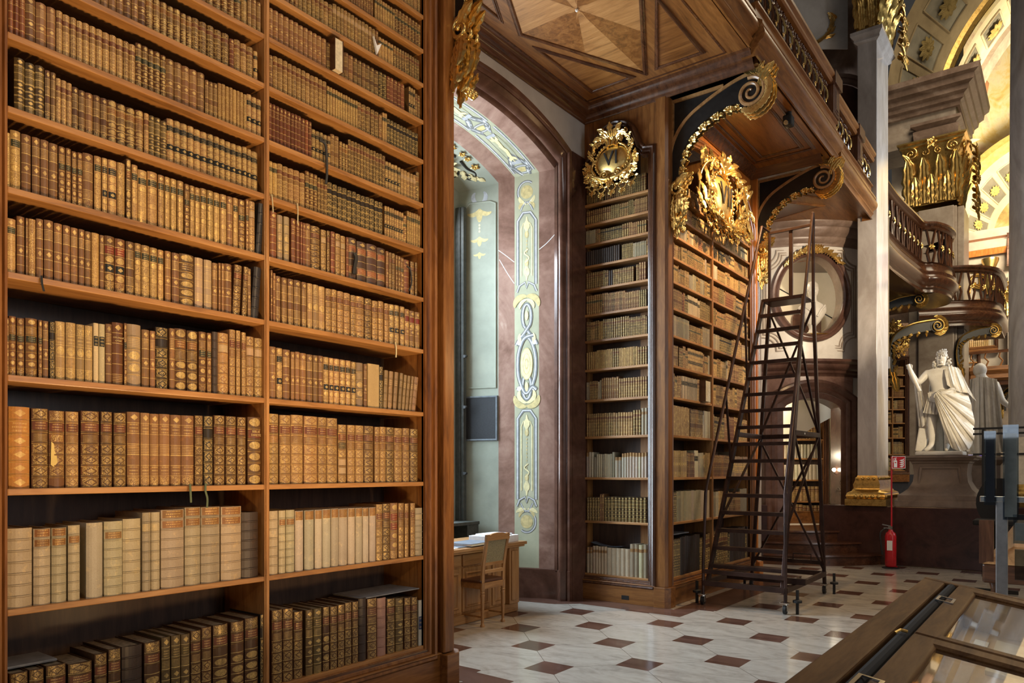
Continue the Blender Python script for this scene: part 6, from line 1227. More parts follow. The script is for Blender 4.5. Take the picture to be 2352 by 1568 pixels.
# ------------------------------------------------------------------ portal between bookcase and oval hall
fw = Vector((-0.6025, 0.7981, 0)); rg = Vector((0.7981, 0.6025, 0)); PO = fw * 13.3 + rg * 5.42
def FP(u, n, z):
    d = n - 0.22 * (u / 0.95) ** 2; p = PO + rg * u - fw * d; return (p.x, p.y, z)
HOLES = []
def oval_z(u, c, a, b_):
    d = 1 - ((u - c[0]) / a) ** 2; return math.sqrt(d) * b_ if d > 0 else 0.0
OC, OA, OB = (0.02, 4.78), 0.59, 0.71
def dooredge(u): return 2.75 + 0.16 * (1 - (u / 0.52) ** 2)
m = MB(); N = 96; us = [-1.02 + 2.04 * i / N for i in range(N + 1)]
us = sorted(set([round(u, 4) for u in us] + [-0.52, 0.52, OC[0] - OA, OC[0] + OA]))
for a, c in zip(us[:-1], us[1:]):
    mid = (a + c) / 2
    if abs(mid) < 0.52: lo = [dooredge(a), dooredge(c)]
    else: lo = [0.0, 0.0]
    if abs(mid - OC[0]) < OA:
        ha, hc = oval_z(a, OC, OA, OB), oval_z(c, OC, OA, OB)
        m.add([FP(a, 0, lo[0]), FP(c, 0, lo[1]), FP(c, 0, OC[1] - hc), FP(a, 0, OC[1] - ha)], [(0, 1, 2, 3)]); m.add([FP(a, 0, OC[1] + ha), FP(c, 0, OC[1] + hc), FP(c, 0, 6.02), FP(a, 0, 6.02)], [(0, 1, 2, 3)])
    else: m.add([FP(a, 0, lo[0]), FP(c, 0, lo[1]), FP(c, 0, 6.02), FP(a, 0, 6.02)], [(0, 1, 2, 3)])
struct(m.build('wall_portal', 'cream_panel'))
m = MB(); k = 56; m.grid([[FP(OC[0] + OA * math.cos(2 * PI * i / k), -d, OC[1] + OB * math.sin(2 * PI * i / k)) for i in range(k)] for d in (0.0, 0.32)], False, True); struct(m.build('trim_20', 'brown_stone', smooth=60))
m = MB(); el = [(OC[0] + OA * math.cos(-2 * PI * i / k), OC[1] + OB * math.sin(-2 * PI * i / k)) for i in range(k)]
m.sweep(el, [(-0.005, -0.03), (0.0, 0.02), (0.03, 0.05), (0.05, 0.035), (0.07, 0.035), (0.09, 0.07), (0.125, 0.08), (0.145, 0.06), (0.15, 0.0)], FP, True); struct(m.build('trim_21', 'portal_marble', smooth=50))
def notched(w, z0, z1, r):
    def q(cx, cz, a0, a1): return [(cx + r * math.cos(math.radians(a0 + (a1 - a0) * i / 8)), cz + r * math.sin(math.radians(a0 + (a1 - a0) * i / 8))) for i in range(9)]
    return q(-w, z1, -90, 0) + q(w, z1, 180, 270) + q(w, z0, 90, 180) + q(-w, z0, 0, 90)
m = MB()
for w, z0, z1, h in ((0.87, 3.78, 5.60, 0.035), (0.82, 3.83, 5.55, 0.03), (0.78, 3.87, 5.51, 0.02)): m.sweep(notched(w, z0, z1, 0.26), [(-0.008, 0.0), (-0.004, h), (0.012, h), (0.018, 0.0)], FP, True)
struct(m.build('trim_22', 'beige_marble', smooth=40))
def curved(name, prof, u0, u1, mat, k=24):
    mm = MB(); rows = [[FP(u0 + (u1 - u0) * i / k + (0 if 0 < i < k else (0)), n, z) for n, z in prof] for i in range(k + 1)]; mm.grid(rows)
    for rw in (rows[0], rows[-1]): mm.add(rw, [tuple(range(len(rw)))])
    return struct(mm.build(name, mat, smooth=42))
curved('trim_23', [(-0.1, 5.66), (0.03, 5.66), (0.04, 5.70), (0.10, 5.74), (0.12, 5.78), (0.12, 5.80), (0.22, 5.86), (0.25, 5.92), (0.25, 5.94), (0.33, 5.97), (0.36, 6.02), (0.36, 6.05), (-0.1, 6.05)], -1.0, 1.03, 'brown_stone')
curved('trim_24', [(-0.1, 3.30), (0.06, 3.30), (0.07, 3.33), (0.12, 3.36), (0.13, 3.40), (0.22, 3.44), (0.25, 3.49), (0.25, 3.50), (0.32, 3.54), (0.33, 3.58), (-0.1, 3.60)], -0.98, 1.02, 'portal_marble')
m = MB()   # red marble field above the door
k = 24; rows = [[FP(-0.78 + 1.56 * i / k, 0.06, z if j else (dooredge(max(-0.52, min(0.52, -0.78 + 1.56 * i / k))) if abs(-0.78 + 1.56 * i / k) < 0.52 else 2.7)) for j, z in enumerate((0, 3.32))] for i in range(k + 1)]; m.grid(rows)
struct(m.build('trim_25', 'red_marble'))
dp = [(-0.52, 0.545), (-0.52, 2.75)] + [(-0.52 + 1.04 * i / 20, dooredge(-0.52 + 1.04 * i / 20)) for i in range(1, 20)] + [(0.52, 2.75), (0.52, 0.545)]
m = MB(); m.sweep(dp, [(0.0, -0.35), (0.0, 0.07), (0.10, 0.09), (0.12, 0.12), (0.16, 0.14), (0.20, 0.12), (0.22, 0.13), (0.27, 0.17), (0.31, 0.16), (0.33, 0.1), (0.34, 0.0)], FP); struct(m.build('trim_26', 'portal_marble', smooth=40))
m = MB(); wy = [(OC[0] + 0.66 * math.cos(math.radians(a)), OC[1] + 0.80 * math.sin(math.radians(a))) for a in range(48, 137, 4)]
for i, (u, z) in enumerate(wy):
    flower(m, FP, (u, z), 0.055 + 0.04 * (8 < i < 14), 0.09)
    leaf(m, FP, (u, z), 48 + i * 4 + (80 if i % 2 else -80), 0.14, 0.07, 40, 0.03, 0.03, 2, 7, 0.08)
o = m.build('oval_garland', 'gold', loc=FP(0.02, 0.1, 5.55), smooth=55); tag(o, 'gilded flower garland over the oval opening above the portal', 'garland')
# steps
for i, (z, n) in enumerate(((0.545, 0.34), (0.363, 0.62), (0.181, 0.92))):
    m = MB(); k = 20; w = 0.92 + 0.09 * i; rows = []
    for j in range(k + 1):
        u = -w + 2 * w * j / k; rows.append([FP(u, -1.0 if i == 0 else 0.0, z), FP(u, n + 0.03, z), FP(u, n + 0.035, z - 0.03), FP(u, n, z - 0.045), FP(u, n, z - 0.19)])
    m.grid(rows)
    for rw in (rows[0], rows[-1]): m.add(rw + [FP(-w if rw is rows[0] else w, -0.2, z - 0.19)], [tuple(range(len(rw) + 1))])
    struct(m.build('floor_step_%d' % (i + 1), 'dark_x', smooth=30))
# wall between bookcase VII and the portal
m = MB(); a = FP(-1.0, 0.0, 0); m.add([(-3.86, 11.12, 0), (-3.95, 11.5, 0), a, (-3.86, 11.12, 6.02), (-3.95, 11.5, 6.02), (a[0], a[1], 6.02)], [(0, 1, 4, 3), (1, 2, 5, 4)])
struct(m.build('wall_oval_side', 'plaster_grey'))
m = MB(); m.box(-3.98, -3.85, 11.5, 11.6, 0.0, 5.9); m.box(-4.02, -3.92, 11.75, 11.85, 0.0, 5.9); struct(m.build('trim_27', 'beige_marble', bevel=0.02))
# white stair passage seen through the door, upper room seen through the oval
m = MB()
def FQ(u, n, z): p = PO + rg * u - fw * n; return (p.x, p.y, z)
def wallq(*q): m.add([FQ(*p) for p in q], [(0, 1, 2, 3)])
wallq((-1.3, -2.4, 0.4), (1.3, -2.4, 0.4), (1.3, -2.4, 3.25), (-1.3, -2.4, 3.25)); wallq((-1.3, -0.45, 0.4), (-1.3, -2.4, 0.4), (-1.3, -2.4, 3.25), (-1.3, -0.45, 3.25)); wallq((1.3, -0.45, 0.4), (1.3, -2.4, 0.4), (1.3, -2.4, 3.25), (1.3, -0.45, 3.25)); wallq((-1.3, -0.45, 3.25), (1.3, -0.45, 3.25), (1.3, -2.4, 3.25), (-1.3, -2.4, 3.25))
wallq((-1.6, -2.2, 3.6), (1.6, -2.2, 3.6), (1.6, -2.2, 6.3), (-1.6, -2.2, 6.3)); wallq((-1.6, -0.4, 3.6), (-1.6, -2.2, 3.6), (-1.6, -2.2, 6.3), (-1.6, -0.4, 6.3)); wallq((1.6, -0.4, 3.6), (1.6, -2.2, 3.6), (1.6, -2.2, 6.3), (1.6, -0.4, 6.3)); wallq((-1.6, -0.4, 6.3), (1.6, -0.4, 6.3), (1.6, -2.2, 6.3), (-1.6, -2.2, 6.3))
struct(m.build('wall_passage', 'plaster_white'))
m = MB(); m.fbox(FQ, -1.3, 1.3, -2.4, -0.9, 0.40, 0.53); m.fbox(FQ, -1.6, 1.6, -2.2, -0.36, 3.5, 3.72); struct(m.build('floor_passage', 'plaster_warm'))
m = MB(); rows = []   # curved underside of the spiral stair
for i in range(13):
    a = i / 12; u = -0.02 + 1.0 * a; z = 2.12 + 0.62 * a ** 0.8; rows.append([FQ(u, -1.35, z), FQ(u, -0.85, z + 0.02), FQ(u, -0.85, 3.2), FQ(u, -1.35, 3.2)])
m.grid(rows, False, True); struct(m.build('ceiling_stair', 'plaster_white', smooth=40))
m = MB(); m.fbox(FQ, 0.05, 0.10, -2.39, -2.36, 1.60, 1.63); struct(m.build('trim_28', 'black_paint'))
rt = bookcase('small passage bookcase seen through the lit doorway', lambda u, n, z: FQ(u, -1.75 + n, z), FQ(0.5, -1.9, 0.53), 0.14, 0.95, [], 0.22, [0.60, 0.98, 1.42, 1.86, 2.25], 2.7, [(0.14, 2.7), (0.95, 2.7)], 2.8, 0.09, 1.0, 'x', zb=0.53)
r = random.Random(3)
for k, z in enumerate([0.60, 0.98, 1.42, 1.86, 2.25]): fill(lambda u, n, zz: FQ(u, -1.75 + n, zz), 0.145, 0.945, z, 0.36, r, list('DDTd') if k in (0, 1, 4) else list('vwt') if k == 2 else list('Kev'), 0.16, 0.062, 0.02, 0.9, 3)
o = thing('wall_lamp', 'glowing round lamp bulb at the passage bookcase', 'lamp', FQ(0.47, -0.16, 1.58)); m = MB(); m.ball(FQ(0.47, -0.16, 1.62), 0.034, 14, 10); m.build('bulb', 'lamp_glow', o, smooth=180); m = MB(); m.tube([FQ(0.47, -0.16, 1.58), FQ(0.50, -0.16, 1.54), FQ(0.53, -0.17, 1.53)], 0.012, 8); m.build('holder', 'chrome', o)
point('passage_lamp', FQ(-0.1, -1.3, 1.9), 16, (1.0, 0.84, 0.6), 0.06); point('passage_ceiling_lamp', FQ(-0.35, -1.1, 2.9), 22, (1.0, 0.86, 0.64), 0.1); point('upper_room_lamp', FQ(-0.75, -1.0, 5.6), 55, (1.0, 0.84, 0.6), 0.12)
# dark arched window in the upper room and iron tie rod
m = MB(); P = [(0.45, 4.0), (0.45, 4.75)] + [(0.75 + 0.30 * math.cos(PI - PI * i / 12), 4.75 + 0.3 * math.sin(PI - PI * i / 12)) for i in range(13)] + [(1.05, 4.0)]
m.prism(P, FQ, -2.19, -2.1); struct(m.build('trim_29', 'dark_marble')); m = MB(); m.tube([FQ(-0.62, -0.5, 5.13), FQ(0.66, -0.5, 4.42)], 0.012, 8); struct(m.build('trim_30', 'black_paint'))
# bust on a gilded bowl
bu = FQ(0.13, -0.30, 3.95)
o = thing('bust', 'white marble bust of a bare-headed man standing in the oval opening', 'bust', FQ(0.13, -0.30, 4.08))
bx_, by_ = bu[0], bu[1]
m = MB(); m.lathe([(0.0, 4.09), (0.13, 4.09), (0.13, 4.13), (0.07, 4.17), (0.055, 4.22), (0.07, 4.27), (0.09, 4.30), (0.0, 4.30)], (bx_, by_, 0), 24); m.build('socle', 'white_marble', o, smooth=40)
G = lambda u, n, z: tuple(Vector((bx_, by_, z)) + rg * u - fw * n)
m = MB(); rows = []
for z, w, d, c in ((4.28, 0.07, 0.06, 0.0), (4.34, 0.13, 0.10, 0.0), (4.44, 0.20, 0.13, 0.01), (4.54, 0.25, 0.14, 0.01), (4.62, 0.255, 0.125, 0.0), (4.68, 0.19, 0.10, 0.0), (4.72, 0.09, 0.085, 0.0), (4.77, 0.068, 0.075, 0.01), (4.82, 0.068, 0.078, 0.02), (4.85, 0.078, 0.10, 0.035), (4.90, 0.088, 0.115, 0.03), (4.96, 0.095, 0.12, 0.02), (5.03, 0.092, 0.115, 0.01), (5.08, 0.07, 0.085, 0.0), (5.10, 0.02, 0.03, 0.0)):
    rows.append([G(w * math.cos(2 * PI * i / 24), c + d * math.sin(2 * PI * i / 24) * (1 + (0.10 if (4.86 < z < 4.95 and 5 < i < 8) else 0)), z) for i in range(24)])
m.grid(rows, False, True); m.build('torso', 'white_marble', o, smooth=70)
m = MB(); m.ball(G(0, 0.145, 4.915), 0.018, 8, 6); m.ball(G(-0.035, 0.125, 4.955), 0.012); m.ball(G(0.035, 0.125, 4.955), 0.012); m.ball(G(0, 0.13, 4.875), 0.02, 8, 6, 1.4, 1, 0.5); m.ball(G(-0.092, 0.02, 4.935), 0.022); m.ball(G(0.092, 0.02, 4.935), 0.022); m.build('face', 'white_marble', o, smooth=70)
m = MB()
for q in (-1, 1): m.tube([G(q * 0.20, 0.08, 4.64), G(q * 0.10, 0.14, 4.54), G(q * 0.03, 0.15, 4.42)], 0.02, 7)
m.build('collar_fold', 'white_marble', o, smooth=60)
o = thing('bowl', 'fluted gilded bowl under the marble bust', 'bowl', G(0, 0, 3.72)); m = MB(); rows = []
for rr, z in ((0.06, 3.95), (0.13, 3.97), (0.18, 4.02), (0.19, 4.06)): rows.append([(bx_ + rr * (1 + 0.06 * math.cos(16 * 2 * PI * i / 96)) * math.cos(2 * PI * i / 96), by_ + rr * (1 + 0.06 * math.cos(16 * 2 * PI * i / 96)) * math.sin(2 * PI * i / 96), z) for i in range(96)])
m.grid(rows, False, True); m.build('fluted_body', 'gold', o, smooth=50); m = MB(); m.lathe([(0.0, 4.06), (0.34, 4.06), (0.36, 4.075), (0.34, 4.09), (0.0, 4.09)], (bx_, by_, 0), 32); m.build('rim_shelf', 'gold_old', o, smooth=40)
m = MB(); m.lathe([(0.0, 3.72), (0.06, 3.72), (0.05, 3.85), (0.06, 3.955), (0.0, 3.955)], (bx_, by_, 0), 20); m.build('stem', 'gold_old', o)

# ------------------------------------------------------------------ grey pilaster at the entrance of the oval hall
o = thing('marble_pilaster', 'tall grey marble pilaster with gilded base and capital beside the portal', 'pilaster', (-2.85, 14.4, 1.0))
m = MB(); m.box(-2.93, -2.62, 13.9, 14.9, 1.46, 9.12); m.build('shaft', 'grey_marble', o, bevel=0.01)
def ringbox(mm, x0, x1, y0, y1, prof):
    rows = [[(x0 - o_, y0 - o_, z), (x1 + o_, y0 - o_, z), (x1 + o_, y1 + o_, z), (x0 - o_, y1 + o_, z)] for o_, z in prof]; mm.grid(rows, False, True)
m = MB(); ringbox(m, -2.93, -2.62, 13.9, 14.9, [(0.0, 9.02), (0.05, 9.06), (0.05, 9.10), (0.10, 9.16), (0.10, 9.22), (0.0, 9.25)]); m.build('neck_moulding', 'grey_marble', o, smooth=30)
m = MB(); ringbox(m, -2.93, -2.62, 13.9, 14.9, [(0.0, 1.52), (0.03, 1.46), (0.03, 1.44), (0.06, 1.36), (0.05, 1.30), (0.08, 1.25), (0.14, 1.22), (0.16, 1.16), (0.14, 1.12), (0.17, 1.11), (0.17, 1.0)])
for y in range(13): m.ball((-2.62 + 0.15, 13.85 + 0.09 * y, 1.16), 0.035, 7, 5)
for x in range(5): m.ball((-2.93 + 0.09 * x, 13.9 - 0.15, 1.16), 0.035, 7, 5); m.ball((-2.93 + 0.09 * x, 13.9 - 0.05, 1.47), 0.025, 7, 5)
for y in range(11): m.ball((-2.62 + 0.05, 13.9 + 0.1 * y, 1.47), 0.025, 7, 5)
m.build('base_moulding', 'gold_old', o, smooth=45)
def capital(root, x0, x1, y0, y1, z0, z1, mat='gold'):
    mm = MB(); ringbox(mm, x0, x1, y0, y1, [(0.02, z0), (0.0, z0 + 0.1), (0.04, z0 + (z1 - z0) * 0.7), (0.16, z1 - 0.16)]); mm.build('bell', 'gold_old', root, smooth=40)
    mm = MB(); ringbox(mm, x0, x1, y0, y1, [(0.14, z1 - 0.18), (0.20, z1 - 0.14), (0.20, z1 - 0.08), (0.26, z1 - 0.04), (0.26, z1), (0.0, z1)]); mm.build('abacus', mat, root, smooth=30)
    mm = MB(); h = z1 - z0
    for Fc, w, a in ((FG((x0, y0, 0), (1, 0, 0), (0, -1, 0)), x1 - x0, 0), (FG((x1, y0, 0), (0, 1, 0), (1, 0, 0)), y1 - y0, 0)):
        nl = max(2, int(w / 0.32)); st = w / nl
        for row, (zz, L) in enumerate(((z0 + 0.02, h * 0.42), (z0 + 0.06, h * 0.68))):
            for i in range(nl + row): leaf(mm, Fc, ((i + 0.5 - 0.5 * row) * st, zz), 90, L, st * 0.92, 0, 0.05 + 0.02 * row, 0.20, 4, 11, 0.02)
        for e, q in ((0.02, 1), (w - 0.02, -1)): scroll(mm, Fc, (e + q * 0.06, z1 - 0.32), 0.17, 90, 1.6, 0.035, 0.16, -q); leaf(mm, Fc, (e + q * 0.1, z0 + h * 0.5), 90, h * 0.35, 0.18, q * 50, 0.08, 0.2, 3, 9, 0.05)
        flower(mm, Fc, (w / 2, z1 - 0.14), 0.16, 0.24)
        for q in (-1, 1): scroll(mm, Fc, (w / 2 + q * 0.16, z1 - 0.34), 0.11, 90, 1.3, 0.025, 0.12, q)
    mm.build('acanthus_leaves', mat, root, smooth=55)
capital(o, -2.93, -2.62, 13.9, 14.9, 9.25, 10.45, 'gold_old')
m = MB(); Fc = FG((-2.60, 14.95, 0), (0, 1, 0), (1, 0, 0)) 
for j in range(9): leaf(m, Fc, (0.0 + 0.1 * (j % 2), 10.1 - 0.12 * j), -80 + 30 * (j % 3), 0.3, 0.16, 60 * (1 if j % 2 else -1), 0.1, 0.1, 3, 8, 0.12); flower(m, Fc, (0.05, 10.05 - 0.12 * j), 0.09, 0.2)
m.build('fruit_swag', 'gold_old', o, smooth=55)
m = MB(); m.box(-3.55, -1.02, 13.82, 15.6, 0.0, 1.0); m.box(-1.02, 1.6, 14.6, 17.0, 0.0, 1.0); struct(m.build('trim_31', 'plinth_marble', bevel=0.015))
m = MB(); m.fbox(FP, 0.90, 1.25, 0.0, 0.55, 0.0, 1.0); m.fbox(FP, -1.25, -0.92, 0.0, 0.55, 0.0, 1.0); struct(m.build('trim_32', 'plinth_marble', bevel=0.012))
# upper wall behind the gallery
m = MB(); P0, P1 = FP(-1.9, -0.3, 0), FP(1.1, -0.3, 0); m.add([(P0[0], P0[1], 6.3), (P1[0], P1[1], 6.3), (P1[0], P1[1], 13), (P0[0], P0[1], 13)], [(0, 1, 2, 3)]); m.add([(-4.9, 4.0, 6.2), (P0[0], P0[1], 6.2), (P0[0], P0[1], 13), (-4.9, 4.0, 13)], [(0, 1, 2, 3)]); struct(m.build('wall_upper', 'brown_stone'))
Fu = lambda u, n, z: FQ(u, -0.3 + n + 0.06, z)
m = MB(); m.sweep([(0.12, 6.4), (0.12, 8.4)] + arc((0.62, 8.4), 0.5, 180, 0, 14, 0.34) + [(1.12, 6.4)], [(-0.02, 0.0), (-0.02, 0.05), (0.05, 0.06), (0.06, 0.09), (0.12, 0.10), (0.14, 0.0)], Fu); struct(m.build('trim_33', 'brown_stone', smooth=40))
m = MB(); m.prism([(0.16, 6.4), (0.16, 8.4)] + arc((0.62, 8.4), 0.46, 180, 0, 12, 0.30) + [(1.08, 6.4)], Fu, 0.0, 0.01); struct(m.build('trim_34', 'dark_marble'))
m = MB(); m.prism([(-0.5, 9.35), (0.75, 9.35), (0.75, 11), (-0.5, 11)], Fu, 0.0, 0.02); o = m.build('wall_panel', 'cream_panel', loc=Fu(0.1, 0, 9.4)); tag(o, 'white panel with gilded branches high above the gallery rail', 'panel'); m = MB()
for q in (-1, 1):
    vine(m, Fu, [(0.1, 9.42), (0.1 + q * 0.2, 9.55), (0.1 + q * 0.35, 9.75), (0.1 + q * 0.3, 9.95)], 0.04, 0.02, 0.04)
    for j in range(7): leaf(m, Fu, (0.1 + q * (0.2 + 0.04 * j), 9.55 + 0.06 * j), 90 - q * (90 - 25 * j), 0.2, 0.08, 30, 0.03, 0.04, 2, 7, 0.03)
m.build('gilded_branch', 'gold', o, smooth=55)
# fire extinguisher with its sign
o = thing('fire_extinguisher', 'red fire extinguisher on the floor beside the dark plinth', 'extinguisher', (-2.32, 13.40, 0))
m = MB(); m.lathe([(0.0, 0.03), (0.075, 0.03), (0.085, 0.05), (0.085, 0.52), (0.07, 0.58), (0.035, 0.61), (0.03, 0.64), (0.0, 0.64)], (-2.32, 13.40, 0), 24); m.build('cylinder', 'red_enamel', o, smooth=40)
m = MB(); m.lathe([(0.0, 0.0), (0.13, 0.0), (0.13, 0.012), (0.0, 0.03)], (-2.32, 13.40, 0), 24); m.build('foot', 'rubber', o)
m = MB(); m.box(-2.35, -2.29, 13.37, 13.43, 0.64, 0.69); m.bar((-2.32, 13.40, 0.69), (-2.44, 13.36, 0.72), 0.02); m.bar((-2.32, 13.4, 0.66), (-2.42, 13.36, 0.66), 0.018); m.build('valve', 'chrome', o)
m = MB(); m.tube(smoothpath([(-2.38, 13.38, 0.66), (-2.46, 13.34, 0.58), (-2.45, 13.33, 0.40), (-2.43, 13.33, 0.22)], 6), 0.014, 8); m.build('hose', 'rubber', o)
m = MB(); m.box(-2.36, -2.28, 13.312, 13.314, 0.30, 0.46); m.build('instruction_label', 'sign_white', o)
o = thing('extinguisher_sign', 'red and white fire extinguisher sign on a thin red pole', 'sign', (-2.345, 13.62, 0))
m = MB(); m.tube([(-2.345, 13.62, 0.0), (-2.345, 13.62, 1.84)], 0.013, 8); m.lathe([(0.0, 0.0), (0.09, 0.0), (0.09, 0.015), (0.0, 0.02)], (-2.345, 13.62, 0), 18); m.build('pole', 'red_enamel', o)
Fs = FG((-2.335, 13.60, 1.64), rg, -fw)
m = MB(); m.fbox(Fs, 0.0, 0.225, -0.004, 0.0, 0.0, 0.205); pl = m.build('plate', 'sign_white', o)
m = MB(); m.fbox(Fs, 0.008, 0.217, 0.0, 0.0015, 0.008, 0.197); m.build('red_field', 'red_enamel', pl)
m = MB(); 
def sg(P): m.prism(P, Fs, 0.0015, 0.003)
sg([(0.03, 0.02), (0.085, 0.02), (0.085, 0.125), (0.072, 0.14), (0.043, 0.14), (0.03, 0.125)]); sg([(0.045, 0.145), (0.07, 0.145), (0.07, 0.165), (0.045, 0.165)]); sg([(0.03, 0.172), (0.075, 0.182), (0.075, 0.172)]); sg([(0.018, 0.10), (0.024, 0.10), (0.03, 0.16), (0.046, 0.165), (0.024, 0.168)])
for j in range(4): b_ = 0.03 + 0.034 * j; sg([(0.12, b_), (0.165, b_ - 0.012), (0.195, b_ + 0.01), (0.205, b_ + 0.045), (0.185, b_ + 0.02), (0.15, b_ + 0.012)])
m.build('pictogram', 'sign_white', pl)
m = MB(); m.fbox(Fs, 0.045, 0.07, 0.003, 0.004, 0.09, 0.105); m.build('pictogram_mark', 'red_enamel', pl)
# ------------------------------------------------------------------ statue on its pedestal
o = thing('pedestal', 'grey-brown stone pedestal with concave sides under the white statue', 'pedestal', (-1.72, 14.45, 1.0))
px0, px1, py0, py1 = -2.04, -1.36, 14.15, 14.75
m = MB(); ringbox(m, px0, px1, py0, py1, [(0.30, 1.0), (0.30, 1.10), (0.26, 1.12), (0.26, 1.19), (0.20, 1.23), (0.12, 1.30), (0.06, 1.42), (0.045, 1.56), (0.06, 1.70), (0.07, 1.72)]); m.build('die', 'pedestal_stone', o, smooth=30)
m = MB(); ringbox(m, px0, px1, py0, py1, [(0.05, 1.71), (0.08, 1.73), (0.09, 1.76), (0.14, 1.78), (0.16, 1.81), (0.19, 1.82), (0.19, 1.855), (-0.3, 1.86)]); m.build('cornice', 'pedestal_stone', o, smooth=30)
Fp = lambda u, n, z: (u, py0 - n, z)
def pn(z): return 0.055 + 0.12 * max(0, (1.42 - z) / 0.2) ** 2 * 0.6
m = MB(); m.sweep([(px0 + 0.02, 1.30), (px0 + 0.06, 1.66), (px1 - 0.06, 1.66), (px1 - 0.02, 1.30)], [(-0.02, 0.03), (-0.02, 0.075), (0.01, 0.08), (0.014, 0.03)], Fp); m.build('panel_moulding', 'pedestal_stone', o)
sx, sy = -1.73, 14.38
o = thing('statue', 'white marble statue of a standing bewigged man holding a scroll, wrapped in a cloak', 'statue', (sx, sy, 1.86))
m = MB(); m.box(sx - 0.34, sx + 0.36, sy - 0.28, sy + 0.34, 1.86, 1.93); m.build('base', 'white_marble', o, bevel=0.02)
def skin(name, nodes, edges, mat, parent, sub=2):
    me = bpy.data.meshes.new(name); me.from_pydata([tuple(Vector(p) - Vector(parent['_w'])) for p, _ in nodes], edges, []); ob = bpy.data.objects.new(name, me); COL.objects.link(ob)
    md = ob.modifiers.new('skin', 'SKIN'); md.use_smooth_shade = True
    for i, (_, r_) in enumerate(nodes): rr = r_ if isinstance(r_, tuple) else (r_, r_); me.skin_vertices[0].data[i].radius = rr
    me.skin_vertices[0].data[0].use_root = True
    s_ = ob.modifiers.new('sub', 'SUBSURF'); s_.levels = sub; s_.render_levels = sub; me.materials.append(M(mat)); ob.parent = parent; ob['_w'] = list(parent['_w']); return ob
def sp_(x, y, z): return (sx + x, sy + y, 1.93 + z)
nodes = [(sp_(0.02, 0.02, 0.86), (0.15, 0.12)), (sp_(0.02, 0.02, 1.02), (0.145, 0.11)), (sp_(0.0, 0.0, 1.18), (0.17, 0.12)), (sp_(0.0, 0.0, 1.31), (0.17, 0.115)), (sp_(0.01, 0.0, 1.41), (0.075, 0.07)), (sp_(0.02, -0.02, 1.47), (0.058, 0.058)), (sp_(0.025, -0.04, 1.56), (0.078, 0.09)), (sp_(0.03, -0.035, 1.66), (0.07, 0.08)),
    (sp_(-0.19, 0.0, 1.34), 0.075), (sp_(-0.33, -0.10, 1.16), 0.06), (sp_(-0.40, -0.22, 1.33), 0.047), (sp_(-0.42, -0.26, 1.42), 0.034),
    (sp_(0.21, 0.0, 1.33), 0.078), (sp_(0.30, -0.04, 1.08), 0.066), (sp_(0.14, -0.20, 0.98), 0.052), (sp_(0.02, -0.24, 0.95), 0.038),
    (sp_(-0.09, 0.0, 0.76), 0.105), (sp_(-0.12, -0.06, 0.44), 0.078), (sp_(-0.12, -0.04, 0.12), 0.046), (sp_(-0.17, -0.16, 0.035), 0.036), (sp_(-0.20, -0.24, 0.025), 0.026),
    (sp_(0.12, 0.02, 0.76), 0.105), (sp_(0.13, -0.04, 0.44), 0.078), (sp_(0.10, 0.06, 0.12), 0.048), (sp_(0.10, -0.06, 0.035), 0.036), (sp_(0.11, -0.14, 0.025), 0.026)]
skin('body', nodes, [(0, 1), (1, 2), (2, 3), (3, 4), (4, 5), (5, 6), (6, 7), (3, 8), (8, 9), (9, 10), (10, 11), (3, 12), (12, 13), (13, 14), (14, 15), (0, 16), (16, 17), (17, 18), (18, 19), (19, 20), (0, 21), (21, 22), (22, 23), (23, 24), (24, 25)], 'white_marble', o)
m = MB()   # five fingers of each hand
for (hx, hy, hz), dx, dz, dy in (((-0.42, -0.27, 1.43), 0.2, 1.0, -0.2), ((0.0, -0.245, 0.945), -1.0, -0.3, -0.1)):
    for j in range(5):
        f = (j - 2) * 0.017; L = (0.055, 0.075, 0.08, 0.075, 0.06)[j]; a = Vector(sp_(hx + (f if dz > 0.5 else 0), hy, hz + (0 if dz > 0.5 else f))); d = Vector((dx, dy, dz)).normalized()
        m.tube([a - d * 0.02, a + d * L * 0.5, a + d * L * 0.85 + Vector((0, -0.012, -0.01))], [0.0105, 0.009, 0.006], 6)
m.build('fingers', 'white_marble', o, smooth=60)
m = MB(); m.tube([sp_(-0.44, -0.33, 1.48), sp_(-0.36, -0.28, 1.24), sp_(-0.27, -0.26, 1.02)], 0.032, 12); m.build('rolled_scroll', 'white_marble', o, smooth=60)
m = MB()   # face
hx, hy, hz = sp_(0.03, -0.125, 1.585)
m.tube([(hx, hy + 0.012, hz + 0.035), (hx + 0.004, hy - 0.018, hz - 0.012), (hx, hy, hz - 0.02)], [0.009, 0.015, 0.012], 6)
for q in (-1, 1): m.ball((hx + q * 0.032, hy + 0.014, hz + 0.03), 0.013, 8, 6); m.tube([(hx + q * 0.012, hy + 0.008, hz + 0.05), (hx + q * 0.05, hy + 0.022, hz + 0.048)], 0.007, 6); m.ball((hx + q * 0.083, hy + 0.08, hz), 0.018, 7, 5)
m.tube([(hx - 0.024, hy + 0.014, hz - 0.048), (hx, hy + 0.004, hz - 0.046), (hx + 0.024, hy + 0.014, hz - 0.048)], 0.0075, 6); m.tube([(hx - 0.02, hy + 0.014, hz - 0.06), (hx, hy + 0.006, hz - 0.062), (hx + 0.02, hy + 0.014, hz - 0.06)], 0.008, 6); m.ball((hx, hy + 0.018, hz - 0.085), 0.024, 8, 6)
m.build('face', 'white_marble', o, smooth=70)
m = MB(); rr_ = random.Random(4)   # long curled wig
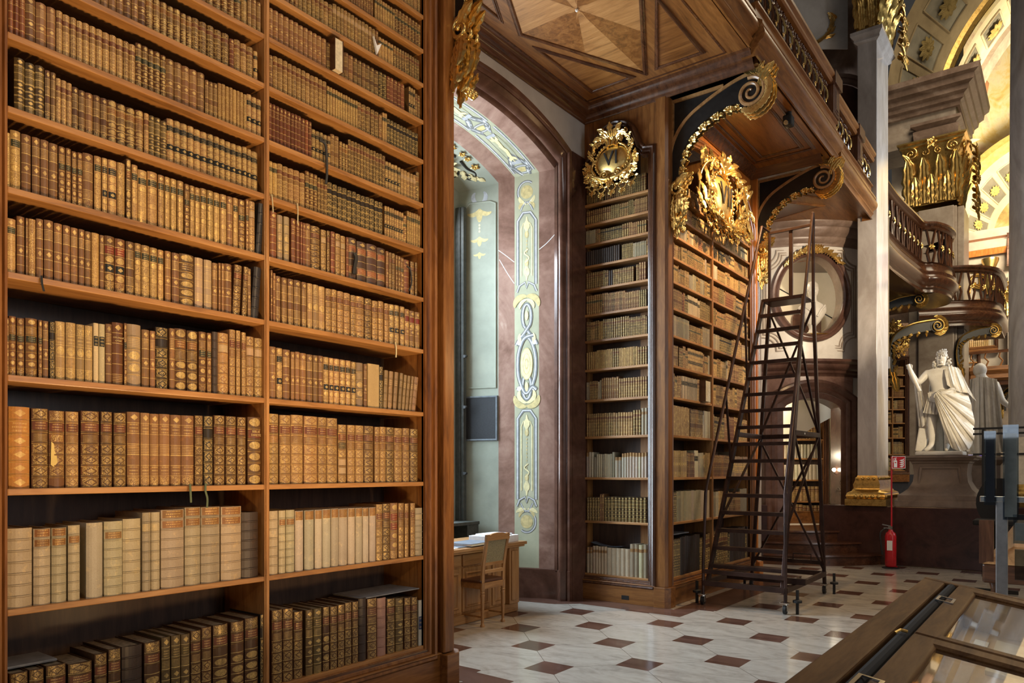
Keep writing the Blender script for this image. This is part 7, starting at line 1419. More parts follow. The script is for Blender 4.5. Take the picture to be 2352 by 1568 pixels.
for j in range(46):
    a = rr_.uniform(-0.15, PI + 0.15) if j > 14 else rr_.uniform(0, 2 * PI); zz = 1.70 - 0.40 * (j / 46) if j > 14 else 1.70 + rr_.uniform(-0.03, 0.03)
    rx = 0.085 + 0.06 * (1.72 - zz) / 0.4; c = sp_(0.03 + rx * math.cos(a) * (1.0 if j > 14 else 0.6), -0.03 + rx * math.sin(a) * 0.95 * (1 if j > 14 else 0.7), zz)
    P = [(c[0] + 0.022 * math.cos(t_ * 1.3), c[1] + 0.022 * math.sin(t_ * 1.3), c[2] - 0.014 * t_) for t_ in range(8)]; m.tube(P, [0.012, 0.017, 0.018, 0.018, 0.018, 0.016, 0.013, 0.008], 6)
m.build('curled_wig', 'white_marble', o, smooth=60)
def drape(top, bot, fold, amp, name, nu=44, nv=14, belly=0.0):
    T_ = smoothpath(top, 8); B2 = smoothpath(bot, 8); mm = MB(); rows = []; back = []
    for i in range(nu + 1):
        f = i / nu; a = Vector(T_[min(int(f * (len(T_) - 1)), len(T_) - 1)]); b_ = Vector(B2[min(int(f * (len(B2) - 1)), len(B2) - 1)]); rw = []; rb = []
        for j in range(nv + 1):
            g_ = j / nv; q = a.lerp(b_, g_); w_ = amp * math.sin(fold * 2 * PI * f + 1.2 * math.sin(3 * g_)) * (0.25 + 0.75 * g_) + amp * 0.4 * math.sin(fold * 4.3 * PI * f + 2)
            q = q + Vector((w_ * 0.35, -abs(belly) * math.sin(PI * g_) - w_, 0)); rw.append(tuple(q)); rb.append((q.x, q.y + 0.022, q.z))
        rows.append(rw); back.append(rb)
    mm.grid(rows); mm.grid(back); mm.grid([[r_[0] for r_ in rows], [r_[0] for r_ in back]]); mm.grid([[r_[-1] for r_ in rows], [r_[-1] for r_ in back]]); mm.grid([rows[0], back[0]]); mm.grid([rows[-1], back[-1]])
    return mm.build(name, 'white_marble', o, smooth=80)
drape([sp_(-0.06, -0.25, 0.90), sp_(-0.04, -0.26, 0.95), sp_(-0.02, -0.25, 1.0), sp_(0.02, -0.24, 1.03)], [sp_(0.06, -0.18, 0.42), sp_(0.16, -0.20, 0.10), sp_(0.32, -0.18, 0.0), sp_(0.46, -0.10, 0.08), sp_(0.50, -0.04, 0.38), sp_(0.46, -0.02, 0.72), sp_(0.38, -0.02, 1.02)], 7, 0.022, 'hip_drapery', 64, 18, belly=0.07)
drape([sp_(-0.17, -0.12, 1.0), sp_(-0.02, -0.17, 0.97), sp_(0.14, -0.14, 1.03), sp_(0.24, -0.05, 1.08)], [sp_(-0.15, -0.14, 0.86), sp_(-0.02, -0.22, 0.82), sp_(0.14, -0.2, 0.9), sp_(0.3, -0.08, 0.98)], 4, 0.014, 'waist_sash', 30, 8)
drape([sp_(0.07, -0.10, 1.38), sp_(0.16, -0.08, 1.42), sp_(0.26, 0.02, 1.40), sp_(0.28, 0.12, 1.36)], [sp_(0.12, -0.17, 1.10), sp_(0.27, -0.16, 0.99), sp_(0.42, -0.06, 0.95), sp_(0.52, 0.14, 0.8)], 3.5, 0.020, 'shoulder_cloak', 40, 14, belly=0.03)
drape([sp_(-0.16, 0.12, 1.38), sp_(0.05, 0.2, 1.42), sp_(0.28, 0.2, 1.38)], [sp_(-0.26, 0.2, 0.04), sp_(0.1, 0.32, 0.0), sp_(0.46, 0.28, 0.0)], 6, 0.03, 'back_cloak')
drape([sp_(-0.28, -0.1, 1.16), sp_(-0.36, -0.06, 1.2), sp_(-0.40, 0.04, 1.18)], [sp_(-0.18, -0.05, 0.50), sp_(-0.28, 0.0, 0.42), sp_(-0.34, 0.08, 0.46)], 3, 0.025, 'hanging_sleeve', 20, 12)
drape([sp_(-0.15, -0.10, 1.02), sp_(0.0, -0.15, 1.0), sp_(0.15, -0.11, 1.02)], [sp_(-0.24, -0.13, 0.66), sp_(-0.05, -0.2, 0.62), sp_(0.14, -0.16, 0.62)], 7, 0.014, 'tunic_skirt', 30, 8)
m = MB(); ringbox_ = [sp_(-0.26, -0.02, 0.28), sp_(-0.30, 0.06, 0.02)]; m.bar(sp_(-0.24, 0.02, 0.40), sp_(-0.30, 0.02, 0.0), 0.16, 0.10); m.build('support', 'white_marble', o, bevel=0.02)
o2 = thing('statue', 'second marble figure in shadow, seen from behind past the lit statue', 'statue', (-1.25, 16.4, 1.86))
q_ = lambda x, y, z: (-1.27 + x, 16.4 + y, 1.9 + z)
skin('body', [(q_(0, 0, 0.9), (0.18, 0.15)), (q_(0, 0, 1.15), (0.19, 0.14)), (q_(0.0, 0, 1.34), (0.2, 0.13)), (q_(-0.03, 0, 1.46), 0.07), (q_(-0.05, -0.02, 1.6), (0.10, 0.11)), (q_(0.2, 0, 1.3), 0.08), (q_(0.30, -0.02, 1.0), 0.06), (q_(0.44, -0.05, 0.86), 0.04), (q_(0, 0, 0.5), (0.24, 0.2)), (q_(0.02, 0.02, 0.0), (0.3, 0.24))], [(0, 1), (1, 2), (2, 3), (3, 4), (2, 5), (5, 6), (6, 7), (0, 8), (8, 9)], 'white_marble', o2)
m = MB()
for j in range(5): m.tube([q_(0.43, -0.05, 0.86 + 0.01 * (j - 2)), q_(0.5, -0.06, 0.84 + 0.016 * (j - 2)), q_(0.53 - 0.01 * abs(j - 2), -0.06, 0.83 + 0.02 * (j - 2))], [0.011, 0.009, 0.006], 6)
m.build('fingers', 'white_marble', o2, smooth=60)
_k = o; o = o2
drape([q_(-0.2, -0.14, 1.42), q_(0.0, -0.18, 1.45), q_(0.22, -0.1, 1.4)], [q_(-0.28, -0.26, 0.0), q_(0.05, -0.34, 0.0), q_(0.36, -0.22, 0.05)], 6, 0.035, 'cloak')
m = MB(); m.ball(q_(-0.05, -0.0, 1.60), 0.115, 12, 9, 1, 1, 1.15); m.build('hair', 'white_marble', o2, smooth=80)
m = MB(); ringbox(m, -1.55, -1.0, 16.15, 16.7, [(0.12, 1.0), (0.12, 1.12), (0.02, 1.3), (0.02, 1.7), (0.1, 1.8), (0.1, 1.86), (-0.2, 1.88)]); tag(m.build('pedestal', 'pedestal_stone', loc=(-1.27, 16.4, 1.0)), 'stone pedestal carrying the shadowed second statue', 'pedestal')
# glowing display panel behind the pedestal
o = thing('display_screen', 'bright bluish white upright display screen behind the statue pedestal', 'screen', (-1.4, 17.6, 1.0))
m = MB(); m.fbox(FG((-1.50, 17.6, 0), rg, -fw), -0.14, 0.06, 0.0, 0.02, 1.1, 2.95); m.build('lit_panel', 'screen_glow', o); m = MB(); m.fbox(FG((-1.50, 17.6, 0), rg, -fw), 0.06, 0.13, 0.0, 0.02, 1.1, 2.95); m.build('violet_edge', 'screen_violet', o); m = MB(); m.fbox(FG((-1.50, 17.6, 0), rg, -fw), -0.16, 0.15, -0.06, 0.0, 0.0, 3.0); m.build('case', 'felt_black', o)
# ------------------------------------------------------------------ grey column at the right
o = thing('marble_column', 'huge pale grey marble column with gilded base at the picture edge', 'column', (-0.32, 15.9, 1.0))
m = MB(); m.lathe([(0.50, 1.5), (0.50, 4.0), (0.48, 8.0), (0.45, 11.5)], (-0.34, 15.75, 0), 40); m.build('shaft', 'grey_marble', o, smooth=60)
m = MB(); m.lathe([(0.50, 1.52), (0.54, 1.48), (0.54, 1.44), (0.51, 1.42), (0.53, 1.32), (0.60, 1.26), (0.66, 1.20), (0.66, 1.12), (0.62, 1.10), (0.68, 1.08), (0.68, 1.0)], (-0.34, 15.75, 0), 40); m.build('base_moulding', 'gold_old', o, smooth=50)
m = MB(); m.lathe([(0.45, 11.5), (0.50, 11.55), (0.52, 12.4), (0.75, 12.9), (0.75, 13.1)], (-0.34, 15.75, 0), 30); m.build('capital', 'gold_old', o, smooth=50)
# ------------------------------------------------------------------ far pier with capital and entablature
o = thing('marble_pier', 'pale far marble pier with gilded capital behind the balconies', 'pier', (-3.1, 24.4, 0))
m = MB(); m.box(-3.66, -2.46, 23.8, 25.4, 0.0, 9.0); m.box(-3.40, -2.52, 23.72, 23.8, 0, 9.0); m.box(-2.46, -2.30, 23.95, 25.2, 0, 9.0); m.build('shaft', 'beige_marble', o, bevel=0.02)
m = MB(); m.fbox(FG((0, 23.8, 0), (1, 0, 0), (0, -1, 0)), -4.6, -3.66, -0.3, 0.0, 0, 9.2); m.build('side_strip', 'brown_stone', o)
capital(o, -3.66, -2.46, 23.8, 25.2, 9.15, 10.95, 'gold')
m = MB(); Fc = FG((-2.30, 24.0, 0), (0, 1, 0), (1, 0, 0))
for j in range(11): leaf(m, Fc, (0.1 + 0.12 * (j % 3), 10.7 - 0.17 * j), -80 + 35 * (j % 3), 0.42, 0.24, 60 * (1 if j % 2 else -1), 0.14, 0.12, 3, 8, 0.16); flower(m, Fc, (0.12 + 0.1 * (j % 2), 10.6 - 0.17 * j), 0.13, 0.26)
m.build('fruit_swag', 'gold_old', o, smooth=55)
o = thing('entablature', 'heavy stepped brown stone entablature block above the far gilded capital', 'entablature', (-3.2, 24.5, 11))
m = MB(); ringbox(m, -3.40, -2.55, 23.9, 25.2, [(0.0, 10.95), (0.12, 11.0), (0.14, 11.28), (0.06, 11.34), (0.2, 11.42), (0.2, 11.5), (0.1, 11.5)]); m.build('impost_block', 'brown_stone', o, smooth=30)
m = MB(); m.box(-4.6, -2.50, 23.9, 25.3, 10.95, 12.05); m.build('frieze', 'beige_marble', o)
m = MB(); m.sweep([(-2.45, 26.5), (-2.45, 23.85), (-5.2, 23.85)][::-1], [(-q, h) for q, h in ((0.0, 11.75), (0.06, 11.77), (0.08, 11.88), (0.16, 11.92), (0.18, 12.02), (0.28, 12.08), (0.30, 12.20), (0.42, 12.26), (0.44, 12.40), (0.55, 12.46), (0.58, 12.60), (0.0, 12.62))], lambda u, n, z: (u, z, n)); m.build('cornice', 'brown_stone', o, smooth=35)
# arches with coffers
def ellip(cx, a, h, z0, th): return (cx + a * math.cos(th), z0 + h * math.sin(th))
def vault(name, r0, r1, mat, coffer, ross, n, t0=0.0, t1=PI, ring_mats=None):
    """r = (cx, a, h, z0, y): soffit between two ellipses, with painted sunk coffers and gilt rosettes"""
    def P(th, v, d=0.0):
        a, b_ = ellip(*r0[:4], th), ellip(*r1[:4], th); x = a[0] + (b_[0] - a[0]) * v; z = a[1] + (b_[1] - a[1]) * v; y = r0[4] + (r1[4] - r0[4]) * v
        nx, nz = math.cos(th), math.sin(th); return (x - nx * d, y, z - nz * d)
    mm = MB(); k = 48; mm.grid([[P(t0 + (t1 - t0) * i / k, v) for v in (0, 0.12, 0.5, 0.88, 1.0)] for i in range(k + 1)]); w_ = struct(mm.build(name, mat, smooth=40))
    cf = MB(); rs = MB(); rim = MB()
    for i in range(n):
        a, b_ = t0 + (t1 - t0) * (i + 0.14) / n, t0 + (t1 - t0) * (i + 0.86) / n
        cf.grid([[P(a + (b_ - a) * q / 4, v, 0.012) for v in (0.2, 0.5, 0.8)] for q in range(5)])
        ed = [(a, 0.2), (b_, 0.2), (b_, 0.8), (a, 0.8)]
        for e in range(4): (p1, q1), (p2, q2) = ed[e], ed[(e + 1) % 4]; rim.tube([P(p1, q1, 0.03), P((p1 + p2) / 2, (q1 + q2) / 2, 0.03), P(p2, q2, 0.03)], 0.03, 5)
        mid = (a + b_) / 2; C = Vector(P(mid, 0.5, 0.02)); U = (Vector(P(mid + 0.01, 0.5)) - Vector(P(mid - 0.01, 0.5))).normalized(); V = (Vector(P(mid, 0.51)) - Vector(P(mid, 0.49))).normalized(); Nn = U.cross(V).normalized()
        if Nn.dot(Vector((-math.cos(mid), 0, -math.sin(mid)))) < 0: Nn = -Nn
        H = lambda u, n_, z, C=C, U=U, V=V, Nn=Nn: tuple(C + U * u + V * z + Nn * n_)
        rad = min((Vector(P(b_, 0.5)) - Vector(P(a, 0.5))).length, (Vector(P(mid, 0.8)) - Vector(P(mid, 0.2))).length) * 0.40
        flower(rs, H, (0, 0), rad, 0.02, 10); flower(rs, H, (0, 0), rad * 0.68, 0.05, 8, 20); flower(rs, H, (0, 0), rad * 0.4, 0.09, 6, 10)
    cf.build('coffer_field', coffer, w_); rim.build('coffer_edge', mat, w_); rs.build('gilt_rosette', ross, w_, smooth=60); return w_
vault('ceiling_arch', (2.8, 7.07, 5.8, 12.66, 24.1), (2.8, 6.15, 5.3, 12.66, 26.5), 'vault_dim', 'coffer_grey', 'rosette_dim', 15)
m = MB(); rows = [[(*ellip(2.8, 6.15, 5.3, 12.66, PI - i * PI / 40)[:1], 26.5, ellip(2.8, 6.15, 5.3, 12.66, PI - i * PI / 40)[1]), (ellip(2.8, 6.0, 5.22, 12.66, PI - i * PI / 40)[0], 26.55, ellip(2.8, 6.0, 5.22, 12.66, PI - i * PI / 40)[1]), (ellip(2.8, 5.95, 5.2, 12.66, PI - i * PI / 40)[0], 26.9, ellip(2.8, 5.95, 5.2, 12.66, PI - i * PI / 40)[1])] for i in range(41)]; m.grid(rows); struct(m.build('trim_40', 'gold_old', smooth=40))
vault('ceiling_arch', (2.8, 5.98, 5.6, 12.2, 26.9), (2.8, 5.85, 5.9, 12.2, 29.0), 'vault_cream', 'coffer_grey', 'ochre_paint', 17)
m = MB(); rows = []
for i in range(41):
    th = PI - i * PI / 40; rows.append([(ellip(2.8, 5.85, 5.9, 12.2, th)[0], 29.0, ellip(2.8, 5.85, 5.9, 12.2, th)[1]), (ellip(2.8, 5.72, 5.78, 12.2, th)[0], 29.05, ellip(2.8, 5.72, 5.78, 12.2, th)[1]), (ellip(2.8, 5.6, 5.65, 12.2, th)[0], 29.5, ellip(2.8, 5.6, 5.65, 12.2, th)[1])])
m.grid(rows); struct(m.build('trim_41', 'beige_marble', smooth=30))
# painted vault wall beyond, with its cornice ring
m = MB(); rows = []
for i in range(21): a = math.radians(100 + 120 * i / 20); rows.append([(2.0 + 6.4 * math.cos(a), 33.0 + 4.6 * math.sin(a), z) for z in (14.4, 17, 20, 23)])
m.grid(rows); struct(m.build('wall_fresco', 'fresco', smooth=60))
m = MB(); rows = []
pr_ = [(0.3, 13.0), (0.0, 13.0), (0.0, 13.4), (0.12, 13.5), (0.05, 13.55), (0.05, 14.05), (0.2, 14.15), (0.35, 14.4), (0.35, 14.5), (0.6, 14.55)]
for i in range(25): a = math.radians(95 + 130 * i / 24); rows.append([(2.0 + (6.5 - q) * math.cos(a), 33.0 + (4.7 - q) * math.sin(a), z) for q, z in pr_])
m.grid(rows); struct(m.build('trim_42', 'vault_cream', smooth=30))
m = MB(); rows = []
for i in range(25): a = math.radians(95 + 130 * i / 24); rows.append([(2.0 + 6.44 * math.cos(a), 33.0 + 4.64 * math.sin(a), z) for z in (13.58, 14.02)])
m.grid(rows); struct(m.build('trim_43', 'ochre_paint'))
# painted figures on the fresco
FF = FG(D3 := (-2.2, 31.2, 16.2), rg, -fw)
m = MB(); m.lathe([(0.0, 0.0), (0.30, 0.1), (0.36, 0.5), (0.22, 0.75), (0.0, 0.8)], (-2.62, 31.6, 15.1), 16); o = m.build('painted_figure', 'skin_fresco', loc=(-2.62, 31.6, 15.1), smooth=60); tag(o, 'painted figure with dark hair on the bright fresco beside the far cornice', 'painting')
# far coffered arch of the opposite wing
vault('ceiling_arch', (-0.5, 3.05, 3.05, 11.45, 35.0), (-0.5, 1.95, 1.95, 11.2, 36.2), 'vault_cream', 'coffer_grey', 'ochre_paint', 11)
m = MB(); rows = []
for i in range(41): a = PI - i * PI / 40; rows.append([(-0.5 + q * math.cos(a), y, 11.45 + q * math.sin(a)) for q, y in ((3.6, 34.85), (3.35, 34.8), (3.2, 34.9), (3.05, 35.0))])
m.grid(rows); struct(m.build('trim_44', 'ochre_paint', smooth=40))
m = MB(); m.box(-6, 5, 35.1, 35.3, 0, 11.3); m.box(-6, -3.4, 34.9, 35.3, 11.3, 14.5); struct(m.build('wall_far_wing', 'plaster_warm'))
m = MB(); m.box(-6, 5, 38.0, 38.2, 8, 16); struct(m.build('wall_far_end', 'fresco'))
m = MB(); m.sweep([(-5, 34.85), (-1.9, 34.85)], [(-q, h) for q, h in ((0, 10.2), (-0.15, 10.25), (-0.2, 10.5), (-0.4, 10.6), (-0.45, 10.85), (0, 10.9))], lambda u, n, z: (u, z, n)); struct(m.build('trim_45', 'cherry_z', smooth=30))
m = MB(); m.sweep([(-1.9, 34.6), (2, 34.6)], [(-q, h) for q, h in ((0, 9.6), (-0.15, 9.7), (-0.2, 10.3), (-0.4, 10.5), (-0.45, 10.8), (0, 10.9))], lambda u, n, z: (u, z, n)); struct(m.build('trim_46', 'red_marble', smooth=30))
m = MB(); m.box(-1.85, -1.2, 34.4, 35.0, 0.0, 9.3); struct(m.build('trim_47', 'plaster_warm'))
o = thing('gilded_capital', 'small gilded capital on the farthest pillar of the opposite wing', 'capital', (-1.5, 34.4, 7.6)); capital(o, -2.1, -1.2, 34.35, 34.9, 7.6, 8.9)
o = thing('gilded_capital', 'gilded corbel below the red cornice, far beyond the second balcony', 'capital', (-2.6, 34.6, 9.0)); m = MB(); m.lathe([(0.10, 8.6), (0.2, 9.0), (0.18, 9.6), (0.3, 9.9), (0.3, 10.0)], (-2.45, 34.7, 0), 16); m.build('corbel', 'gold', o, smooth=50)
o = thing('gilded_cartouche', 'scrolled gilt overdoor ornament under the far orange cornice', 'cartouche', (-3.2, 34.9, 9)); m = MB(); FW_ = FG((-3.25, 35.08, 9.25), (1, 0, 0), (0, -1, 0)); scroll(m, FW_, (0.25, -0.05), 0.45, 0, 0.6, 0.09, 0.05, 1); vine(m, FW_, [(-0.5, 0.4), (0.0, 0.45), (0.4, 0.3), (0.5, -0.3), (0.85, -0.4)], 0.08, 0.06)
for j in range(6): leaf(m, FW_, (-0.3 + 0.1 * j, -0.3 + 0.05 * j), 60 * j, 0.5, 0.25, 60, 0.1, 0.1, 3, 8)
m.build('scrollwork', 'gold', o, smooth=55)
r = random.Random(12)
bookcase('far upper bookcase glimpsed between the pier and the second balcony', lambda u, n, z: (u, 34.9 - n, z), (-3.3, 35, 6.3), -4.2, -2.3, [], 0.3, [6.6, 7.1, 7.55, 8.0], 8.3, [(-4.2, 8.3), (-2.3, 8.3)], 8.5, -4.3, -2.2, 'x', thick=0.05, zb=6.3)
for z in (6.6, 7.1, 7.55): fill(lambda u, n, zz: (u, 35.05 - n, zz), -4.15, -2.35, z, 0.42, r, list('DuTw'), 0.2, 0.06, 0.02, 0.85, 2)
bookcase('far lower bookcase on the gallery of the opposite wing', lambda u, n, z: (u, 34.98 - n, z), (-3.3, 35, 4.9), -4.2, -2.9, [], 0.3, [5.0, 5.5, 6.0], 6.4, [(-4.2, 6.4), (-2.9, 6.4)], 6.5, -4.3, -2.8, 'x', thick=0.05, zb=4.97)
for z in (5.0, 5.5, 6.0): fill(lambda u, n, zz: (u, 34.98 - n, zz), -4.15, -2.95, z, 0.42, r, list('DuKw'), 0.2, 0.06, 0.02, 0.85, 2)
# second bookcase in the oval, behind the pilaster
F2 = FG((-3.95, 21.95, 0), (0.78, 0.62, 0), (0.62, -0.78, 0))
bookcase('tall bookcase in the oval hall half hidden behind the grey pilaster', F2, (-3.7, 22.2, 1.6), -0.2, 0.56, [0.22], 0.25, [1.62, 2.05, 2.5, 2.9, 3.27, 3.6, 3.9, 4.2], 4.6, [(-0.2, 4.6), (0.56, 4.6)], 5.6, -0.3, 0.66, 'x', zb=1.3)
for z, s_ in zip([1.62, 2.05, 2.5, 2.9, 3.27, 3.6, 3.9, 4.2], [0.4, 0.42, 0.37, 0.34, 0.3, 0.27, 0.27, 0.3]):
    for a, b_ in ((-0.195, 0.2), (0.24, 0.555)): fill(lambda u, n, zz: F2(u, n, zz), a, b_, z, s_, r, list('DdlwTub'), 0.15, 0.04, 0.05, 0.85, 2)
cartouche('gilded_cartouche', 'gilded cartouche on the oval hall bookcase beside the pier', F2, (0.15, 5.15), 'VIII', 0.72, 'gold_plate', 0.08)
m = MB(); m.fbox(F2, -0.4, 2.0, -0.1, 0.0, 0.0, 1.5); struct(m.build('wall_oval_dado', 'navy_cloth'))
# curved balconies of the oval hall
def curved_balcony(label, pts, z, hb=0.9):
    P = smoothpath(pts, 8); o = thing('gallery_balcony', label, 'balcony', (P[len(P) // 2][0], P[len(P) // 2][1], z))
    mm = MB(); mm.sweep(P, [(0.6, 0.02), (-0.02, 0.0), (-0.02, 0.06), (-0.07, 0.10), (-0.05, 0.14), (-0.12, 0.20), (-0.16, 0.28), (-0.16, 0.33), (-0.10, 0.40), (-0.12, 0.46), (-0.05, 0.52), (-0.03, 0.66), (-0.08, 0.68), (0.6, 0.70)], lambda u, n, zz: (u, zz, z + n)); mm.build('fascia', 'dark_x', o, smooth=45)
    mm = MB(); mm.sweep(P, [(0.08, hb + 0.45), (-0.04, hb + 0.45), (-0.08, hb + 0.49), (-0.05, hb + 0.53), (-0.11, hb + 0.57), (-0.10, hb + 0.62), (0.08, hb + 0.64)], lambda u, n, zz: (u, zz, z + n)); mm.build('handrail', 'dark_y', o, smooth=45)
    L = 0; prev = Vector(P[0])
    for q in P[1:]:
        q = Vector(q); L += (q - prev).length
        if L > 0.30:
            L = 0; d = (q - prev).normalized(); G = FG((q.x, q.y, z + 0.70), (d.x, d.y, 0), (d.y, -d.x, 0)); mm = MB()
            for s_ in (-1, 1): mm.tube([G(s_ * 0.04, 0, 0), G(s_ * 0.09, 0, 0.22), G(s_ * 0.03, 0, 0.42), G(s_ * 0.1, 0, hb - 0.25)], 0.03, 6)
            b2 = mm.build('baluster', 'dark_z', o, smooth=50); mm = MB(); flower(mm, G, (0, 0.35), 0.075, 0.04); mm.build('gilt_flower', 'gold', b2, smooth=55)
        prev = q
    return o
curved_balcony('near dark balcony of the oval hall ending in a curve in front of the pier', [(-2.95, 15.2), (-2.92, 17.0), (-2.80, 18.6), (-2.72, 19.35), (-2.48, 19.6), (-2.30, 20.1), (-2.26, 20.7), (-2.45, 21.3), (-2.95, 21.6)], 5.75, 1.0)
m = MB(); m.prism([(-4.6, 15.2), (-2.93, 15.2), (-2.90, 17.0), (-2.78, 18.6), (-2.70, 19.37), (-2.46, 19.62), (-2.30, 20.1), (-2.27, 20.7), (-2.46, 21.3), (-3.0, 21.7), (-4.6, 22.0)], lambda u, n, z: (u, z, n), 5.77, 5.9); struct(m.build('ceiling_balcony', 'dark_y'))
curved_balcony('second dark balcony wrapping round the foot of the pier', [(-3.3, 22.9), (-2.74, 23.15), (-2.2, 23.4), (-1.80, 23.8), (-1.58, 24.3), (-1.52, 25.0), (-1.52, 26.4)], 5.55, 1.0)
m = MB(); m.prism([(-3.4, 22.9), (-2.74, 23.18), (-2.2, 23.43), (-1.82, 23.82), (-1.60, 24.3), (-1.54, 25.0), (-1.54, 26.4), (-2.28, 26.4), (-2.28, 23.7), (-3.5, 23.7)], lambda u, n, z: (u, z, n), 5.57, 5.7); struct(m.build('ceiling_balcony', 'dark_y'))
def small_console(label, x0, y0, d, z, s=1.0):
    G = FG((x0, y0, z), d, (d[1], -d[0], 0)); o = thing('console_bracket', label, 'bracket', G(0, 0, -1.0), 'far brackets'); mm = MB(); th = 0.16
    inner = smoothpath([(0.07, -1.0), (0.06, -0.7), (0.16, -0.42), (0.42, -0.22), (0.80, -0.14)], 6); outer = smoothpath([(0.0, -1.0), (-0.03, -0.6), (0.08, -0.22), (0.42, -0.02), (0.88, 0.06)], 6)
    rows = [[G(a[0] * s, 0, a[1] * s), G(c[0] * s, 0, c[1] * s), G(c[0] * s, -th, c[1] * s), G(a[0] * s, -th, a[1] * s)] for a, c in zip(outer, inner)]; mm.grid(rows, False, True); mm.tube([G(0.88 * s, 0.01, -0.06 * s), G(0.88 * s, -th - 0.01, -0.06 * s)], 0.13 * s, 18); mm.build('body', 'black_lacquer', o, smooth=45)
    mm = MB(); mm.tube([G(a[0] * s, 0.01, a[1] * s) for a in outer], 0.02 * s, 6); scroll(mm, G, (0.88 * s, -0.06 * s), 0.13 * s, 90, 1.8, 0.022 * s, 0.02, -1)
    for i in range(2, len(inner) - 2, 2): leaf(mm, G, (inner[i][0] * s, inner[i][1] * s), 20 + 10 * i, 0.12 * s, 0.07 * s, 40, 0.03, 0.03, 2, 6)
    for a0 in range(-110, 60, 24): leaf(mm, G, ((0.88 + 0.14 * math.cos(math.radians(a0))) * s, (-0.06 + 0.14 * math.sin(math.radians(a0))) * s), a0 + 80, 0.16 * s, 0.09 * s, 50, 0.03, 0.03, 2, 6)
    leaf(mm, G, (0.05 * s, -0.95 * s), -85, 0.4 * s, 0.2 * s, 10, 0.06, 0.06, 3, 8); mm.build('gilded_leafwork', 'gold_old', o, smooth=55); return o
small_console('black and gilt bracket under the near curved balcony', -3.65, 19.3, (0.9, 0.43, 0), 5.72, 1.05)
small_console('longer black and gilt bracket lower down beside the pier', -3.75, 21.6, (0.85, 0.52, 0), 5.50, 1.35)
small_console('black and gilt bracket under the second curved balcony', -2.42, 23.65, (0.9, 0.43, 0), 5.5, 1.0)
# far wing gallery and furniture
o = thing('gallery_balustrade', 'low brown gallery rail of the opposite wing, far behind the statue', 'balustrade', (-2.4, 33.5, 4.9))
m = MB(); m.sweep([(-3.4, 33.2), (-2.9, 32.7), (0.5, 32.7)], [(0.5, 4.95), (0.0, 4.95), (-0.08, 5.05), (-0.04, 5.2), (-0.14, 5.35), (-0.1, 5.5), (0.5, 5.52)], lambda u, n, z: (u, z, n)); m.build('fascia', 'walnut_x', o, smooth=35)
m = MB(); m.box(-3.0, 0.5, 32.72, 32.82, 6.0, 6.1); m.bar((-3.45, 33.3, 6.05), (-3.0, 32.77, 6.05), 0.1); m.build('handrail', 'dark_x', o)
m = MB()
for i in range(6): x = -2.9 + 0.45 * i; m.tube([(x, 32.77, 5.5), (x + 0.08, 32.77, 5.7), (x - 0.04, 32.77, 5.85), (x, 32.77, 6.0)], 0.03, 6)
m.build('baluster_row', 'walnut_z', o, smooth=50)
m = MB(); m.box(-3.42, -3.28, 33.2, 33.4, 5.5, 6.3); m.build('newel', 'walnut_z', o)
m = MB(); m.box(-4.5, 0.5, 32.75, 35.1, 4.8, 4.96); struct(m.build('ceiling_far_gallery', 'dark_x'))
m = MB(); m.box(-2.55, -2.30, 33.6, 33.9, 0, 4.8); m.box(-2.05, -1.6, 33.9, 34.2, 0, 4.8); struct(m.build('trim_48', 'beige_marble'))
o = thing('gilded_capital', 'gilded capital under the far gallery of the opposite wing', 'capital', (-2.9, 33.8, 4.2)); capital(o, -3.25, -2.65, 33.5, 33.9, 4.15, 4.85, 'gold')
small_console('small dark bracket under the far gallery rail', -2.0, 33.5, (0.8, -0.6, 0), 4.78, 0.9)
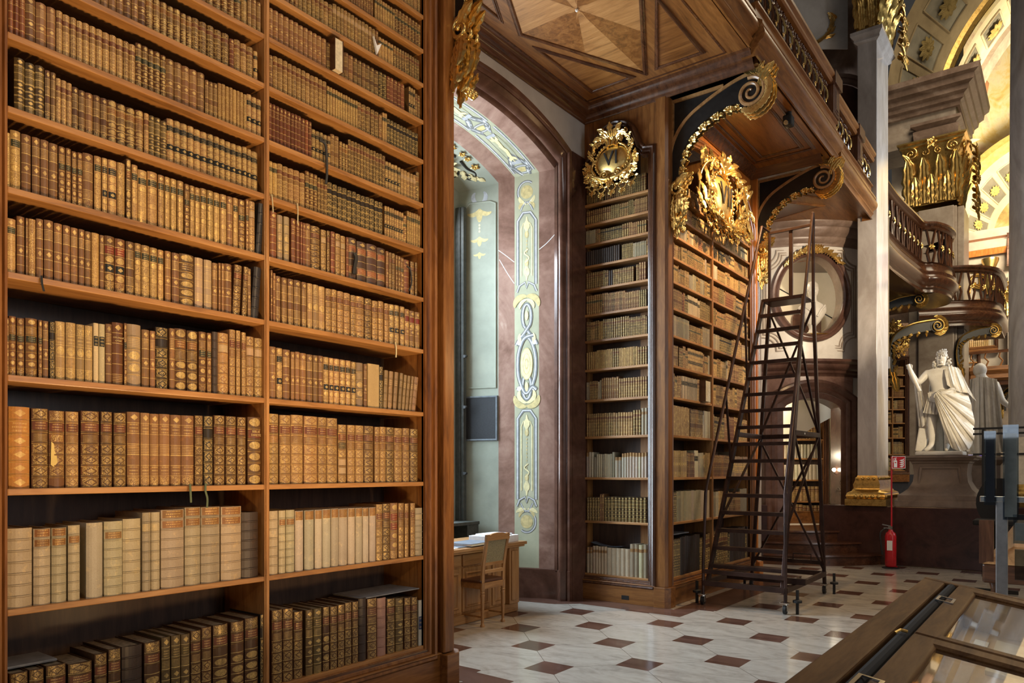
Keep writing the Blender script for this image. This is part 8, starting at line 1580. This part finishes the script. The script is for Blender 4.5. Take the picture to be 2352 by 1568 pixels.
o = thing('wall_panel', 'dark wooden wall panel with gilt ornament below the far gallery', 'panel', (-3.0, 34.3, 1.0)); m = MB(); m.box(-3.3, -2.6, 34.2, 34.4, 0, 4.2); m.build('board', 'walnut_z', o); m = MB(); flower(m, FG((-2.95, 34.18, 3.6), (1, 0, 0), (0, -1, 0)), (0, 0), 0.3, 0.03, 8); m.build('gilt_rosette', 'gold', o, smooth=55)
o = thing('metal_rack', 'dark metal rack with glass panes behind the information stand', 'rack', (-0.95, 13.0, 1.0))
m = MB()
for x in (-1.02, -0.70): m.bar((x, 13.2, 0.0), (x, 13.2, 2.25), 0.035)
for z in (1.85, 2.16, 2.24): m.bar((-1.15, 13.2, z), (-0.35, 13.2, z), 0.03)
m.build('frame', 'black_paint', o); m = MB(); m.box(-0.68, -0.48, 13.21, 13.23, 1.4, 2.1); m.build('pale_sheet', 'paper_cream', o)
o = thing('office_chair', 'black high-backed chair in the shadow behind the information stand', 'chair', (-0.72, 11.6, 0)); m = MB(); rows = []
for i in range(9): a = i / 8; w = 0.24 * math.sin(PI * (0.25 + 0.6 * a)); rows.append([(-0.74 + q * w, 11.6 + 0.05 * (1 - q * q), 0.95 + 0.55 * a) for q in (-1, -0.5, 0, 0.5, 1)])
m.grid(rows); m.grid([[(p[0], p[1] + 0.05, p[2]) for p in q] for q in rows]); m.build('backrest', 'felt_black', o, smooth=60); m = MB(); m.box(-0.98, -0.5, 11.15, 11.62, 0.9, 0.97); m.build('seat', 'felt_black', o, bevel=0.02); m = MB(); m.tube([(-0.74, 11.4, 0.05), (-0.74, 11.4, 0.9)], 0.03, 8); m.bar((-0.98, 11.4, 0.04), (-0.5, 11.4, 0.04), 0.05); m.bar((-0.74, 11.15, 0.04), (-0.74, 11.65, 0.04), 0.05); m.build('base', 'black_paint', o)
# the mass of small books, one object
ob = REST.build('books', loc=(0, 0, 0)); stuff(ob, 'mass of small old leather and vellum books filling the higher and farther shelves', 'books')
for ob in bpy.data.objects:
    if '_w' in ob: del ob['_w']
